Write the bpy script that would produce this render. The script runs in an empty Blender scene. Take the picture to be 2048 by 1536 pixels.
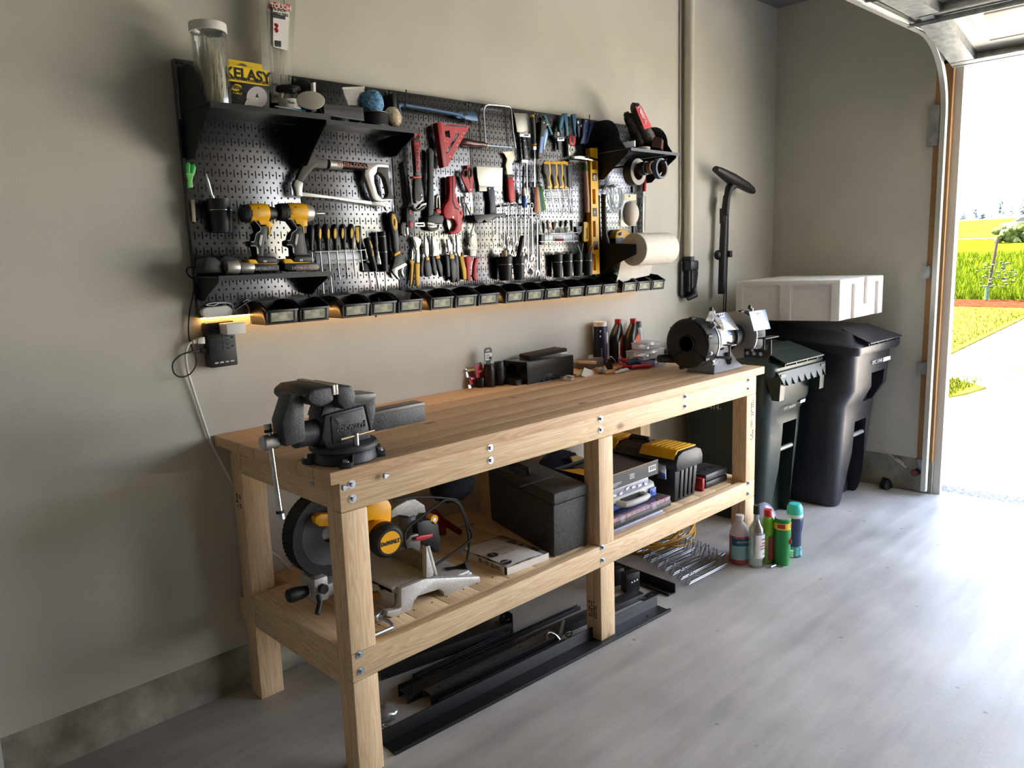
import bpy, bmesh, math, random
from mathutils import Vector, Matrix, Euler
random.seed(7)
SC = bpy.context.scene
COL = SC.collection
rad = math.radians
# ---------------------------------------------------------------- camera
def _cam():
    y, p, r = rad(-43.9231), rad(-9.3588), rad(-1.9426)
    fw = Vector((-math.sin(y)*math.cos(p), math.cos(y)*math.cos(p), math.sin(p)))
    rt = Vector((math.cos(y), math.sin(y), 0)); up = rt.cross(fw)
    return rt*math.cos(r)+up*math.sin(r), up*math.cos(r)-rt*math.sin(r), fw
RT, UP, FW = _cam()
CP = Vector((-1.045, -2.5887, 1.5209)); FPX = 1556.04
cd = bpy.data.cameras.new('camera'); cam = bpy.data.objects.new('camera', cd); COL.objects.link(cam)
cd.sensor_width = 36.0; cd.lens = FPX/2048*36.0; cd.clip_end = 2000; cd.clip_start = .02
cam.matrix_world = Matrix(((RT.x, UP.x, -FW.x, CP.x), (RT.y, UP.y, -FW.y, CP.y), (RT.z, UP.z, -FW.z, CP.z), (0, 0, 0, 1)))
SC.camera = cam
# ---------------------------------------------------------------- exposure
SC.view_settings.view_transform = 'Standard'; SC.view_settings.look = 'None'
SC.view_settings.exposure = 1.4; SC.view_settings.gamma = 1.0; SC.view_settings.use_curve_mapping = False
SC.cycles.use_denoising = True
SC.cycles.max_bounces = 14; SC.cycles.diffuse_bounces = 8; SC.cycles.glossy_bounces = 6
SC.cycles.transmission_bounces = 10; SC.cycles.transparent_max_bounces = 12
SC.cycles.caustics_reflective = False; SC.cycles.caustics_refractive = False
SC.cycles.sample_clamp_indirect = 6.0
# ---------------------------------------------------------------- sky
W = bpy.data.worlds.new('sky'); SC.world = W; W.use_nodes = True
nt = W.node_tree; bg = nt.nodes['Background']
tc = nt.nodes.new('ShaderNodeTexCoord'); sx = nt.nodes.new('ShaderNodeSeparateXYZ'); cr = nt.nodes.new('ShaderNodeValToRGB')
nt.links.new(tc.outputs['Generated'], sx.inputs[0]); nt.links.new(sx.outputs['Z'], cr.inputs[0]); nt.links.new(cr.outputs[0], bg.inputs[0])
cr.color_ramp.elements[0].position = 0.0; cr.color_ramp.elements[0].color = (0.93, 0.95, 1.0, 1)
cr.color_ramp.elements[1].position = 0.75; cr.color_ramp.elements[1].color = (0.48, 0.62, 0.95, 1)
bg.inputs[1].default_value = 3.8
# ---------------------------------------------------------------- sun
sl = bpy.data.lights.new('sun', 'SUN'); sl.energy = 26.0; sl.angle = rad(0.6); sl.color = (1.0, 0.85, 0.64)
so = bpy.data.objects.new('sun', sl); COL.objects.link(so)
so.rotation_euler = Vector((0.12, -0.60, -0.79)).to_track_quat('-Z', 'Y').to_euler()
# ---------------------------------------------------------------- daylight portal in the garage door opening
pl = bpy.data.lights.new('door_daylight', 'AREA'); pl.shape = 'RECTANGLE'; pl.size = 4.8; pl.size_y = 2.42
po = bpy.data.objects.new('door_daylight', pl); COL.objects.link(po)
po.matrix_world = Matrix.Translation((4.12, -3.45, 1.23)) @ Matrix(((0, 0, 1, 0), (1, 0, 0, 0), (0, 1, 0, 0), (0, 0, 0, 1)))
pl.cycles.is_portal = True
# ================================================================ helpers
def ray(u, v): return FW+RT*((u-1024)/FPX)-UP*((v-768)/FPX)
def BP(u, v, ax, val):
    d = ray(u, v); i = 'xyz'.index(ax); return CP+d*((val-CP[i])/d[i])
CROP = {0: (0, 0, 1), 1: (320, 0, 3.793), 2: (340, 360, 3.938), 3: (760, 160, 5.689), 4: (780, 380, 5.689), 5: (1020, 180, 5.389), 6: (1020, 400, 5.389)}
CROP.update(a=(1040, 200, 11.378), b=(790, 380, 11.378), c=(800, 460, 11.378), d=(960, 400, 8.533), e=(1070, 440, 11.378), V=(400, 720, 4.096), m=(540, 930, 3.657), t=(860, 820, 3.413), H=(1280, 520, 3.413), R=(700, 1100, 2.926), W=(1200, 940, 4.267), G=(1320, 600, 8.533), s=(920, 680, 8.533), u=(1130, 620, 8.904), f=(1190, 340, 10.969), g=(470, 395, 9.6), h=(580, 300, 9.309), i=(600, 420, 8.535), j=(790, 260, 6.982), k=(480, 560, 7.314), l=(500, 140, 5.689))
YB = -.03
def Q(c, x, y, d=0.0):            # a point of the pegboard wall, d metres in front of the panels
    o = CROP[c]; return BP(o[0]+x/o[2], o[1]+y/o[2], 'y', YB-d)
def PC(c, x, y, ax, v): return BP(CROP[c][0]+x/CROP[c][2], CROP[c][1]+y/CROP[c][2], ax, v)
def QS(c, pts, d=0.0): return [Q(c, p[0], p[1], p[2] if len(p) > 2 else d) for p in pts]
def lin(c): 
    c = c/255.0; return c/12.92 if c <= .04045 else ((c+.055)/1.055)**2.4
def rgb(r, g, b): return (lin(r), lin(g), lin(b), 1)
MATS = {}
def mat(name, color=(.5, .5, .5, 1), rough=.5, metal=0.0, **k):
    if name in MATS: return MATS[name]
    m = bpy.data.materials.new(name); m.use_nodes = True; b = m.node_tree.nodes['Principled BSDF']
    b.inputs['Base Color'].default_value = color; b.inputs['Roughness'].default_value = rough; b.inputs['Metallic'].default_value = metal
    for q, v in k.items(): b.inputs[q].default_value = v
    MATS[name] = m; return m
def nodes(m): return m.node_tree.nodes, m.node_tree.links, m.node_tree.nodes['Principled BSDF']
def noise_mat(name, c1, c2, scale, rough=.5, metal=0.0, bump=0.0, bscale=None, detail=4, lo=.35, hi=.65, mscale=(1, 1, 1), **k):
    if name in MATS: return MATS[name]
    m = mat(name, c1, rough, metal, **k); N, L, b = nodes(m)
    t = N.new('ShaderNodeTexCoord'); mp = N.new('ShaderNodeMapping'); mp.inputs['Scale'].default_value = mscale
    n = N.new('ShaderNodeTexNoise'); n.inputs['Scale'].default_value = scale; n.inputs['Detail'].default_value = detail
    r = N.new('ShaderNodeValToRGB'); r.color_ramp.elements[0].position = lo; r.color_ramp.elements[1].position = hi
    r.color_ramp.elements[0].color = c1; r.color_ramp.elements[1].color = c2
    L.new(t.outputs['Object'], mp.inputs[0]); L.new(mp.outputs[0], n.inputs[0]); L.new(n.outputs[0], r.inputs[0]); L.new(r.outputs[0], b.inputs['Base Color'])
    if bump:
        n2 = N.new('ShaderNodeTexNoise'); n2.inputs['Scale'].default_value = bscale or scale; n2.inputs['Detail'].default_value = 3
        bp = N.new('ShaderNodeBump'); bp.inputs['Strength'].default_value = bump; bp.inputs['Distance'].default_value = .004
        L.new(mp.outputs[0], n2.inputs[0]); L.new(n2.outputs[0], bp.inputs['Height']); L.new(bp.outputs[0], b.inputs['Normal'])
    return m
LOC = {}
def wloc(o): return LOC.get(o.name, Vector((0, 0, 0))) if o else Vector((0, 0, 0))
def tag(o, label, cat, group=None, kind=None):
    if label: o['label'] = label
    if cat: o['category'] = cat
    if group: o['group'] = group
    if kind: o['kind'] = kind
    return o
def thing(name, label, cat, loc=(0, 0, 0), group=None):
    o = bpy.data.objects.new(name, None); COL.objects.link(o); o.location = loc; o.empty_display_size = .02
    LOC[o.name] = Vector(loc); return tag(o, label, cat, group)
def children(o): return [c for c in COL.objects if c.parent is o]
def dup(root, loc, rot=None, label=None, scale=None):
    def cp(o, par):
        c = o.copy(); COL.objects.link(c)
        if par: c.parent = par
        for ch in list(o.children): cp(ch, c)
        return c
    r = cp(root, None); r.location = loc
    if rot is not None: r.rotation_euler = rot
    if scale: r.scale = scale
    if label: r['label'] = label
    return r
def ortho(a):
    a = Vector(a).normalized(); t = Vector((0, 0, 1)) if abs(a.z) < .9 else Vector((1, 0, 0))
    u = a.cross(t).normalized(); return u, a.cross(u).normalized()
class M:
    def __init__(s): s.bm = bmesh.new()
    def faces(s, vs, fs):
        v = [s.bm.verts.new(p) for p in vs]
        for f in fs:
            try: s.bm.faces.new([v[i] for i in f])
            except ValueError: pass
        return s
    def bx(s, x0, x1, y0, y1, z0, z1):
        return s.faces([(x0, y0, z0), (x1, y0, z0), (x1, y1, z0), (x0, y1, z0), (x0, y0, z1), (x1, y0, z1), (x1, y1, z1), (x0, y1, z1)],
                       [(0, 3, 2, 1), (4, 5, 6, 7), (0, 1, 5, 4), (1, 2, 6, 5), (2, 3, 7, 6), (3, 0, 4, 7)])
    def box(s, c, sz, R=None):
        c = Vector(c); h = Vector(sz)/2; P = []
        for k in ((-1, -1, -1), (1, -1, -1), (1, 1, -1), (-1, 1, -1), (-1, -1, 1), (1, -1, 1), (1, 1, 1), (-1, 1, 1)):
            q = Vector((h.x*k[0], h.y*k[1], h.z*k[2])); P.append(c+(R @ q if R else q))
        return s.faces(P, [(0, 3, 2, 1), (4, 5, 6, 7), (0, 1, 5, 4), (1, 2, 6, 5), (2, 3, 7, 6), (3, 0, 4, 7)])
    def ringed(s, rings, closed=False, cap=True):
        n = len(rings[0]); V = [[s.bm.verts.new(p) for p in r] for r in rings]; m = len(V)
        for i in range(m if closed else m-1):
            a, b = V[i], V[(i+1) % m]
            for j in range(n):
                try: s.bm.faces.new((a[j], a[(j+1) % n], b[(j+1) % n], b[j]))
                except ValueError: pass
        if cap and not closed:
            for r in (V[0], V[-1]):
                try: s.bm.faces.new(r)
                except ValueError: pass
        return s
    def cyl(s, a, b, r0, r1=None, n=16, cap=True, flat=1.0):
        a, b = Vector(a), Vector(b); r1 = r0 if r1 is None else r1; u, w = ortho(b-a)
        def ring(c, r): return [c+u*(r*math.cos(2*math.pi*i/n))+w*(r*flat*math.sin(2*math.pi*i/n)) for i in range(n)]
        return s.ringed([ring(a, r0), ring(b, r1)], cap=cap)
    def tube(s, pts, r, n=8, closed=False, sub=0, flat=1.0, up=None):
        P = [Vector(p) for p in pts]; R = list(r) if isinstance(r, (list, tuple)) else [r]*len(P)
        if sub:
            NP, NR = [], []; m = len(P); last = m if closed else m-1
            for i in range(last):
                g = (lambda k: P[k % m]) if closed else (lambda k: P[min(max(k, 0), m-1)])
                p0, p1, p2, p3 = g(i-1), g(i), g(i+1), g(i+2); r1, r2 = R[i], R[(i+1) % m]
                for k in range(sub):
                    t = k/sub
                    NP.append(.5*((2*p1)+(p2-p0)*t+(2*p0-5*p1+4*p2-p3)*t*t+(3*p1-p0-3*p2+p3)*t**3)); NR.append(r1+(r2-r1)*t)
            if not closed: NP.append(P[-1]); NR.append(R[-1])
            P, R = NP, NR
        m = len(P); rings = []; pu = None
        for i in range(m):
            if closed: d = P[(i+1) % m]-P[i-1]
            else: d = P[min(i+1, m-1)]-P[max(i-1, 0)]
            if d.length < 1e-9: d = Vector((0, 0, 1))
            d.normalize()
            if pu is None:
                pu = (Vector(up)-d*d.dot(Vector(up))).normalized() if up else ortho(d)[0]
            else:
                pu = pu-d*pu.dot(d); pu = pu.normalized() if pu.length > 1e-6 else ortho(d)[0]
            w = d.cross(pu)
            rings.append([P[i]+pu*(R[i]*math.cos(2*math.pi*k/n))+w*(R[i]*flat*math.sin(2*math.pi*k/n)) for k in range(n)])
        return s.ringed(rings, closed)
    def lathe(s, prof, o=(0, 0, 0), ax=(0, 0, 1), n=24, sx=1.0, sy=1.0):
        o = Vector(o); a = Vector(ax).normalized()
        u, w = (Vector((1, 0, 0)), Vector((0, 1, 0))) if abs(a.z) > .999 else ortho(a)
        return s.ringed([[o+a*h+u*(max(r, 1e-5)*sx*math.cos(2*math.pi*i/n))+w*(max(r, 1e-5)*sy*math.sin(2*math.pi*i/n)) for i in range(n)] for r, h in prof])
    def prism(s, poly, vec, holes=None):
        vec = Vector(vec)
        if not holes:
            n = len(poly); P = [Vector(p) for p in poly]
            return s.faces(P+[p+vec for p in P], [tuple(range(n)), tuple(range(2*n-1, n-1, -1))]+[(i, (i+1) % n, n+(i+1) % n, n+i) for i in range(n)])
        ed = []
        for lp in [poly]+holes:
            vs = [s.bm.verts.new(p) for p in lp]
            ed += [s.bm.edges.new((vs[i], vs[(i+1) % len(vs)])) for i in range(len(vs))]
        g = bmesh.ops.triangle_fill(s.bm, use_beauty=True, edges=ed)
        fs = [x for x in g['geom'] if isinstance(x, bmesh.types.BMFace)]
        e = bmesh.ops.extrude_face_region(s.bm, geom=fs, use_keep_orig=True)
        bmesh.ops.translate(s.bm, verts=[x for x in e['geom'] if isinstance(x, bmesh.types.BMVert)], vec=vec)
        return s
    def sph(s, c, r, sc=(1, 1, 1), n=16, m=10, R=None):
        c = Vector(c); rings = []
        for i in range(m+1):
            t = math.pi*i/m; rr = max(math.sin(t), 1e-4)
            ring = []
            for k in range(n):
                q = Vector((r*sc[0]*rr*math.cos(2*math.pi*k/n), r*sc[1]*rr*math.sin(2*math.pi*k/n), r*sc[2]*math.cos(t)))
                ring.append(c+(R @ q if R else q))
            rings.append(ring)
        return s.ringed(rings)
    def torus(s, c, ax, R, r, n=28, m=8, flat=1.0):
        c = Vector(c); u, w = ortho(ax)
        return s.tube([c+u*(R*math.cos(2*math.pi*i/n))+w*(R*flat*math.sin(2*math.pi*i/n)) for i in range(n)], r, m, True)
    def xf(s, mx): bmesh.ops.transform(s.bm, matrix=mx, verts=s.bm.verts); return s
    def clip(s, co, no):
        bmesh.ops.bisect_plane(s.bm, geom=s.bm.verts[:]+s.bm.edges[:]+s.bm.faces[:], plane_co=co, plane_no=no, clear_outer=True); return s
    def jit(s, a, seed=1):
        rn = random.Random(seed)
        for v in s.bm.verts: v.co += Vector((rn.uniform(-a, a), rn.uniform(-a, a), rn.uniform(-a, a)))
        return s
    def build(s, name, m, parent=None, bevel=0.0, seg=2, ang=35, local=False, label=None):
        bm = s.bm
        bmesh.ops.remove_doubles(bm, verts=bm.verts, dist=1e-6)
        bmesh.ops.recalc_face_normals(bm, faces=bm.faces)
        if bevel:
            es = [e for e in bm.edges if len(e.link_faces) == 2 and e.calc_face_angle(0) > rad(ang)]
            bmesh.ops.bevel(bm, geom=es, offset=bevel, segments=seg, affect='EDGES', clamp_overlap=True, profile=.5)
        me = bpy.data.meshes.new(name); o = bpy.data.objects.new(name, me); COL.objects.link(o)
        base = Vector((0, 0, 0))
        if parent:
            o.parent = parent; base = wloc(parent); LOC[o.name] = base
            if not local: bmesh.ops.translate(bm, verts=bm.verts, vec=-base)
        bm.to_mesh(me); bm.free()
        me.polygons.foreach_set('use_smooth', [True]*len(me.polygons)); me.set_sharp_from_angle(angle=rad(ang))
        if m: me.materials.append(m)
        if label: o['label'] = label
        return o
def single(m, name, mt, label, cat, loc, group=None, **k):        # a thing that is one mesh, its origin at its base
    LOC['_'] = Vector(loc); bmesh.ops.translate(m.bm, verts=m.bm.verts, vec=-Vector(loc))
    o = m.build(name, mt, **k); o.location = loc; LOC[o.name] = Vector(loc); return tag(o, label, cat, group)
def cut(o, cm):                                                   # carve a recess into a finished mesh
    me = bpy.data.meshes.new('c'); bmesh.ops.recalc_face_normals(cm.bm, faces=cm.bm.faces); bmesh.ops.translate(cm.bm, verts=cm.bm.verts, vec=-wloc(o)); cm.bm.to_mesh(me); cm.bm.free()
    c = bpy.data.objects.new('c', me); COL.objects.link(c); md = o.modifiers.new('b', 'BOOLEAN'); md.object = c; md.operation = 'DIFFERENCE'; md.solver = 'EXACT'
    if o.parent: c.parent = o.parent
    dg = bpy.context.evaluated_depsgraph_get(); dg.update(); nm = bpy.data.meshes.new_from_object(o.evaluated_get(dg)); o.modifiers.clear(); old = o.data; o.data = nm; nm.set_sharp_from_angle(angle=rad(35)); bpy.data.objects.remove(c); bpy.data.meshes.remove(old); nm.name = o.name
    return o
def struct(m, name, mt, parent=None, **k):
    o = m.build(name, mt, parent, **k)
    if not parent: o['kind'] = 'structure'
    return o
def text(st, size, m, parent, at, right, up, name='lettering', ext=.0006, align='CENTER', bold=0.0, sx=1.0):
    cu = bpy.data.curves.new('t', 'FONT'); cu.body = st; cu.size = size; cu.extrude = ext; cu.align_x = align; cu.align_y = 'CENTER'; cu.offset = bold; cu.resolution_u = 3
    t = bpy.data.objects.new('t', cu); COL.objects.link(t); dg = bpy.context.evaluated_depsgraph_get(); dg.update()
    me = bpy.data.meshes.new_from_object(t.evaluated_get(dg)); bpy.data.objects.remove(t); me.name = name
    r = Vector(right).normalized(); n = r.cross(Vector(up)).normalized(); u = n.cross(r)
    base = wloc(parent) if parent else Vector((0, 0, 0)); a = Vector(at)-base
    me.transform(Matrix(((r.x*sx, u.x, n.x, a.x), (r.y*sx, u.y, n.y, a.y), (r.z*sx, u.z, n.z, a.z), (0, 0, 0, 1))))
    me.materials.clear(); me.materials.append(m)
    o = bpy.data.objects.new(name, me); COL.objects.link(o); o.parent = parent; LOC[o.name] = base; return o
X3, Y3, Z3 = Vector((1, 0, 0)), Vector((0, 1, 0)), Vector((0, 0, 1))
BLACK = mat('black_plastic', rgb(17, 17, 18), .42)
BLKM = mat('black_powder_coat', rgb(16, 17, 19), .38)
RUB = mat('black_rubber', rgb(22, 22, 23), .65)
STEEL = mat('steel', rgb(190, 190, 188), .28, 1.0)
CHROME = mat('chrome', rgb(225, 225, 225), .12, 1.0)
ZINC = mat('zinc_plate', rgb(200, 205, 210), .3, 1.0)
WHITE = mat('white_plastic', rgb(228, 226, 220), .4)
YEL = mat('yellow_plastic', rgb(238, 180, 20), .4)
RED = mat('red_paint', rgb(176, 28, 34), .4)
def film(name, tint=(.96, .97, .97), gloss=.12, rough=.1, milk=0.0):       # thin clear plastic: transparent with a glossy sheen
    if name in MATS: return MATS[name]
    m = bpy.data.materials.new(name); m.use_nodes = True; N, L = m.node_tree.nodes, m.node_tree.links; N.remove(N['Principled BSDF']); out = N['Material Output']
    tr = N.new('ShaderNodeBsdfTransparent'); tr.inputs[0].default_value = (*tint, 1); gl = N.new('ShaderNodeBsdfGlossy'); gl.inputs['Roughness'].default_value = rough
    lw = N.new('ShaderNodeLayerWeight'); lw.inputs[0].default_value = .3; mr = N.new('ShaderNodeMapRange'); mr.inputs[3].default_value = gloss; mr.inputs[4].default_value = min(1, gloss+.55); L.new(lw.outputs['Facing'], mr.inputs[0])
    mx = N.new('ShaderNodeMixShader'); L.new(mr.outputs[0], mx.inputs[0]); L.new(tr.outputs[0], mx.inputs[1]); L.new(gl.outputs[0], mx.inputs[2]); o = mx.outputs[0]
    if milk:
        df = N.new('ShaderNodeBsdfDiffuse'); df.inputs[0].default_value = (*tint, 1); tl = N.new('ShaderNodeBsdfTranslucent'); tl.inputs[0].default_value = (*tint, 1)
        ad = N.new('ShaderNodeMixShader'); L.new(df.outputs[0], ad.inputs[1]); L.new(tl.outputs[0], ad.inputs[2]); m2 = N.new('ShaderNodeMixShader'); m2.inputs[0].default_value = milk; L.new(o, m2.inputs[1]); L.new(ad.outputs[0], m2.inputs[2]); o = m2.outputs[0]
    L.new(o, out.inputs[0]); MATS[name] = m; return m
CLEAR = film('clear_plastic', gloss=.05); GLASSW = film('frosted_plastic', (.93, .95, .95), .08, .25, .35)
INK = mat('black_ink', rgb(18, 18, 18), .6)
PAPER = mat('white_paper', rgb(232, 230, 226), .7)
# ================================================================ the setting
XR = 3.93; H = 3.03
WALL = noise_mat('painted_drywall', rgb(194, 191, 179), rgb(201, 198, 186), 3, .7, bump=.25, bscale=260, detail=2)
CONC = noise_mat('curb_concrete', rgb(120, 117, 104), rgb(172, 168, 152), 9, .85, bump=.8, bscale=40, detail=8, lo=.3, hi=.7)
FLOOR = noise_mat('floor_concrete', rgb(158, 156, 151), rgb(194, 191, 186), 1.7, .42, bump=.12, bscale=60, detail=9, lo=.3, hi=.72)
N, L, b = nodes(FLOOR)      # worn streaks, dark specks and patchy gloss of the slab
t = N.new('ShaderNodeTexCoord'); mp = N.new('ShaderNodeMapping'); mp.inputs['Scale'].default_value = (1.2, 9, 1); mp.inputs['Rotation'].default_value = (0, 0, .3)
n = N.new('ShaderNodeTexNoise'); n.inputs['Scale'].default_value = 1.3; n.inputs['Detail'].default_value = 8; n.inputs['Roughness'].default_value = .65
r = N.new('ShaderNodeMapRange'); r.inputs[1].default_value = .35; r.inputs[2].default_value = .7; r.inputs[3].default_value = .82; r.inputs[4].default_value = 1.12
L.new(t.outputs['Object'], mp.inputs[0]); L.new(mp.outputs[0], n.inputs[0]); L.new(n.outputs[0], r.inputs[0])
vo = N.new('ShaderNodeTexVoronoi'); vo.inputs['Scale'].default_value = 7; L.new(t.outputs['Object'], vo.inputs[0])
vr = N.new('ShaderNodeMapRange'); vr.inputs[1].default_value = .03; vr.inputs[2].default_value = .07; vr.inputs[3].default_value = .5; vr.inputs[4].default_value = 1.0
L.new(vo.outputs['Distance'], vr.inputs[0])
mu = N.new('ShaderNodeMath'); mu.operation = 'MULTIPLY'; L.new(r.outputs[0], mu.inputs[0]); L.new(vr.outputs[0], mu.inputs[1])
mx = N.new('ShaderNodeVectorMath'); mx.operation = 'SCALE'
src = b.inputs['Base Color'].links[0].from_socket; L.new(src, mx.inputs[0]); L.new(mu.outputs[0], mx.inputs[3]); L.new(mx.outputs[0], b.inputs['Base Color'])
rr = N.new('ShaderNodeMapRange'); rr.inputs[1].default_value = .3; rr.inputs[2].default_value = .7; rr.inputs[3].default_value = .34; rr.inputs[4].default_value = .6
L.new(n.outputs[0], rr.inputs[0]); L.new(rr.outputs[0], b.inputs['Roughness'])
CEIL = mat('ceiling_paint', rgb(120, 117, 111), .8)
struct(M().bx(-3.2, XR+.12, -6.6, .02, -.12, 0), 'floor', FLOOR)
struct(M().bx(-3.2, XR+.15, .0, .15, .165, H), 'wall_back', WALL)
struct(M().bx(-3.2, XR+.15, .008, .15, 0, .168), 'baseboard_back', CONC)
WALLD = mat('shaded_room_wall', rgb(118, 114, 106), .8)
struct(M().bx(-3.35, -3.2, -6.6, .15, 0, H), 'wall_left', WALLD)
struct(M().bx(-3.2, XR, -6.75, -6.6, 0, H), 'wall_front', WALLD)
struct(M().bx(-3.35, XR+.15, -6.75, .15, H, H+.12), 'ceiling', CEIL)
w = M().bx(XR, XR+.15, -.975, .0, .215, H).bx(XR, XR+.15, -6.6, -.975, 2.52, H).bx(XR, XR+.15, -6.6, -5.95, .215, 2.52)
struct(w, 'wall_right', WALL)
struct(M().bx(XR+.012, XR+.15, -1.0, .01, 0, .212).bx(XR+.012, XR+.15, -6.6, -5.95, 0, .215), 'baseboard_right', CONC)
# ---------------------------------------------------------------- opening: trims, overhead door, track
LUMB = noise_mat('raw_lumber_trim', rgb(150, 112, 66), rgb(172, 130, 80), 4, .6, mscale=(6, 6, .5))
TRIMW = mat('door_stop_paint', rgb(205, 205, 200), .5)
GALV = noise_mat('galvanised_steel', rgb(140, 146, 146), rgb(172, 176, 174), 25, .45, .75, detail=3)
CREAM = mat('door_panel_paint', rgb(216, 212, 200), .45)
CREAM.node_tree.nodes['Principled BSDF'].inputs['Metallic'].default_value = 0
struct(M().bx(XR-.002, XR+.036, -1.06, -.973, .205, 2.52).bx(XR-.002, XR+.036, -5.95, -5.86, .205, 2.52), 'trim_1', LUMB)
struct(M().bx(XR+.012, XR+.15, -1.06, -.999, 0, .204), 'trim_4', CONC)
struct(M().bx(XR+.037, XR+.075, -1.10, -.97, 0, 2.5).bx(XR-.002, XR+.16, -5.93, -1.0, 2.5, 2.62), 'trim_2', TRIMW)
struct(M().bx(XR+.076, XR+.27, -1.05, -.9, -.04, 2.62), 'trim_3', noise_mat('rough_outer_trim', rgb(160, 158, 150), rgb(186, 184, 176), 20, .8))
struct(M().bx(XR, XR+.27, -6.6, -1.0, -.12, -.001), 'threshold', noise_mat('threshold_aggregate', rgb(92, 92, 88), rgb(150, 148, 142), 55, .8, bump=.6, bscale=90))
TR = thing('track', 'galvanised vertical and overhead track of the garage door', 'door track', (3.89, -1.01, .02))
prof = [(3.89, .03), (3.89, 2.22)]
for i in range(1, 11):
    a = i/10*math.pi/2; prof.append((3.89-.42*(1-math.cos(a)), 2.22+.385*math.sin(a)))
prof.append((1.2, 2.59))
def chan(m, ptsxz, y, w, dpt, th):     # C-shaped track: lips towards the room side
    for off, ww in ((0, 1),):
        rings = []
        for i, (x, z) in enumerate(ptsxz):
            x0, z0 = ptsxz[max(i-1, 0)]; x1, z1 = ptsxz[min(i+1, len(ptsxz)-1)]
            d = Vector((x1-x0, 0, z1-z0)).normalized(); nn = Vector((-d.z, 0, d.x)); c = Vector((x, y, z))
            q = [(-.5*w, 0), (-.5*w, -dpt), (-.28*w, -dpt), (-.28*w, -dpt+th), (-.5*w+th, -dpt+th), (-.5*w+th, -th), (.5*w-th, -th), (.5*w-th, -dpt+th), (.4*w, -dpt+th), (.4*w, -dpt), (.5*w, -dpt), (.5*w, 0)]
            rings.append([c+nn*a+Vector((0, b, 0)) for a, b in q])
        m.ringed(rings)
TRM = mat('track_steel', rgb(196, 198, 192), .35, .6)
m = M(); chan(m, prof, -1.022, .04, .026, .004); m.tube([(x-.004, -1.036, z) for x, z in prof], .016, 10); m.build('track_channel', TRM, TR)
for z in (.78, 1.35): M().bx(3.895, 3.928, -1.0, -.955, z-.04, z+.03).bx(3.90, 3.927, -.985, -.96, z-.03, z+.02).build('track_bracket', GALV, TR)
M().bx(3.90, 3.927, -1.0, -.945, 2.06, 2.28).build('track_bracket', GALV, TR)
dr = bpy.data.objects.new('door_1', None); COL.objects.link(dr); dr['kind'] = 'structure'; dr.location = (3.85, -1.05, 2.46); LOC[dr.name] = Vector(dr.location)
def section(p, e, nrm, hgt):
    y0, y1 = -1.075, -5.88; p, e, n = Vector(p), Vector(e).normalized(), Vector(nrm).normalized(); p = p+n*.045
    f = lambda s, t, k: Vector((p.x, 0, p.z))+e*s+n*k+Vector((0, t, 0))
    def slab(m, s0, s1, t0, t1, k0, k1): m.faces([f(s0, t0, k0), f(s1, t0, k0), f(s1, t1, k0), f(s0, t1, k0), f(s0, t0, k1), f(s1, t0, k1), f(s1, t1, k1), f(s0, t1, k1)], [(0, 3, 2, 1), (4, 5, 6, 7), (0, 1, 5, 4), (1, 2, 6, 5), (2, 3, 7, 6), (3, 0, 4, 7)])
    m = M(); slab(m, 0, hgt, y0, y1, 0, .008); o = m.build('door_section', CREAM, dr)
    m = M(); n_p = 3; w = (y0-y1-.30)/n_p
    for i in range(n_p):
        t1 = y0-.15-i*w-.04; t0 = t1-w+.08; a, b2 = .11, hgt-.11
        for s0, s1, u0, u1 in ((a, a+.018, t0, t1), (b2-.018, b2, t0, t1), (a, b2, t0, t0+.018), (a, b2, t1-.018, t1)): slab(m, s0, s1, u0, u1, -.006, .002)
        slab(m, a+.05, b2-.05, t0+.06, t1-.06, -.008, .001)
    m.build('raised_panel', CREAM, o, bevel=.003)
    m = M()
    for t in (y0-.0, (y0+y1)/2, y1+.12): slab(m, .0, hgt, t-.12, t, -.05, -.0005)
    m.build('stile', GALV, o)
    m = M(); slab(m, .0, .045, y0, y1, -.052, -.046); slab(m, -.004, .004, y0, y1, -.055, .0)
    slab(m, hgt-.05, hgt-.003, y0, y1, -.052, -.046); slab(m, hgt-.006, hgt-.002, y0, y1, -.075, -.046); m.build('rail', GALV, o)
    m = M()
    for t in (y0-.06, (y0+y1)/2-.06): slab(m, hgt-.05, hgt+.05, t-.03, t+.03, -.058, -.0525); m.cyl(f(hgt-.004, t-.04, -.062), f(hgt-.004, t+.10, -.062), .009)
    m.build('hinge', GALV, o)
section((3.85, 0, 2.468), (-.57, 0, .137), (.137, 0, .57), .58)
for i in range(4): section((3.28-i*.565, 0, 2.612), (-1, 0, .004), (.004, 0, 1), .56)
# ---------------------------------------------------------------- outdoors
DRV = noise_mat('driveway_concrete', rgb(196, 192, 186), rgb(214, 210, 204), 1.5, .85)
def flat(name, pts, z, m, th=.06):
    return struct(M().prism([(x, y, z-th) for x, y in pts], (0, 0, th)), name, m)
flat('driveway', [(XR+.27, -9), (15, -9), (15, 1.2), (XR+.27, 1.2)], -.05, DRV, .3)
def lawn_mat(name, a, b_, sc):
    return noise_mat(name, a, b_, sc, .9, bump=1.0, bscale=sc*4, detail=8, lo=.3, hi=.7, **{'Specular IOR Level': 0.0})
LAWN = lawn_mat('dry_lawn', rgb(74, 74, 26), rgb(104, 98, 42), 3)
flat('ground', [(XR+.27, -80), (120, -80), (120, 60), (XR+.27, 60)], -.06, LAWN, .3)
LUSH = lawn_mat('lush_meadow', rgb(52, 66, 10), rgb(84, 92, 20), 1.2)
DUST = noise_mat('clippings_on_concrete', rgb(82, 72, 60), rgb(112, 100, 84), 3, .9, detail=8, **{'Specular IOR Level': 0.0})
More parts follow.
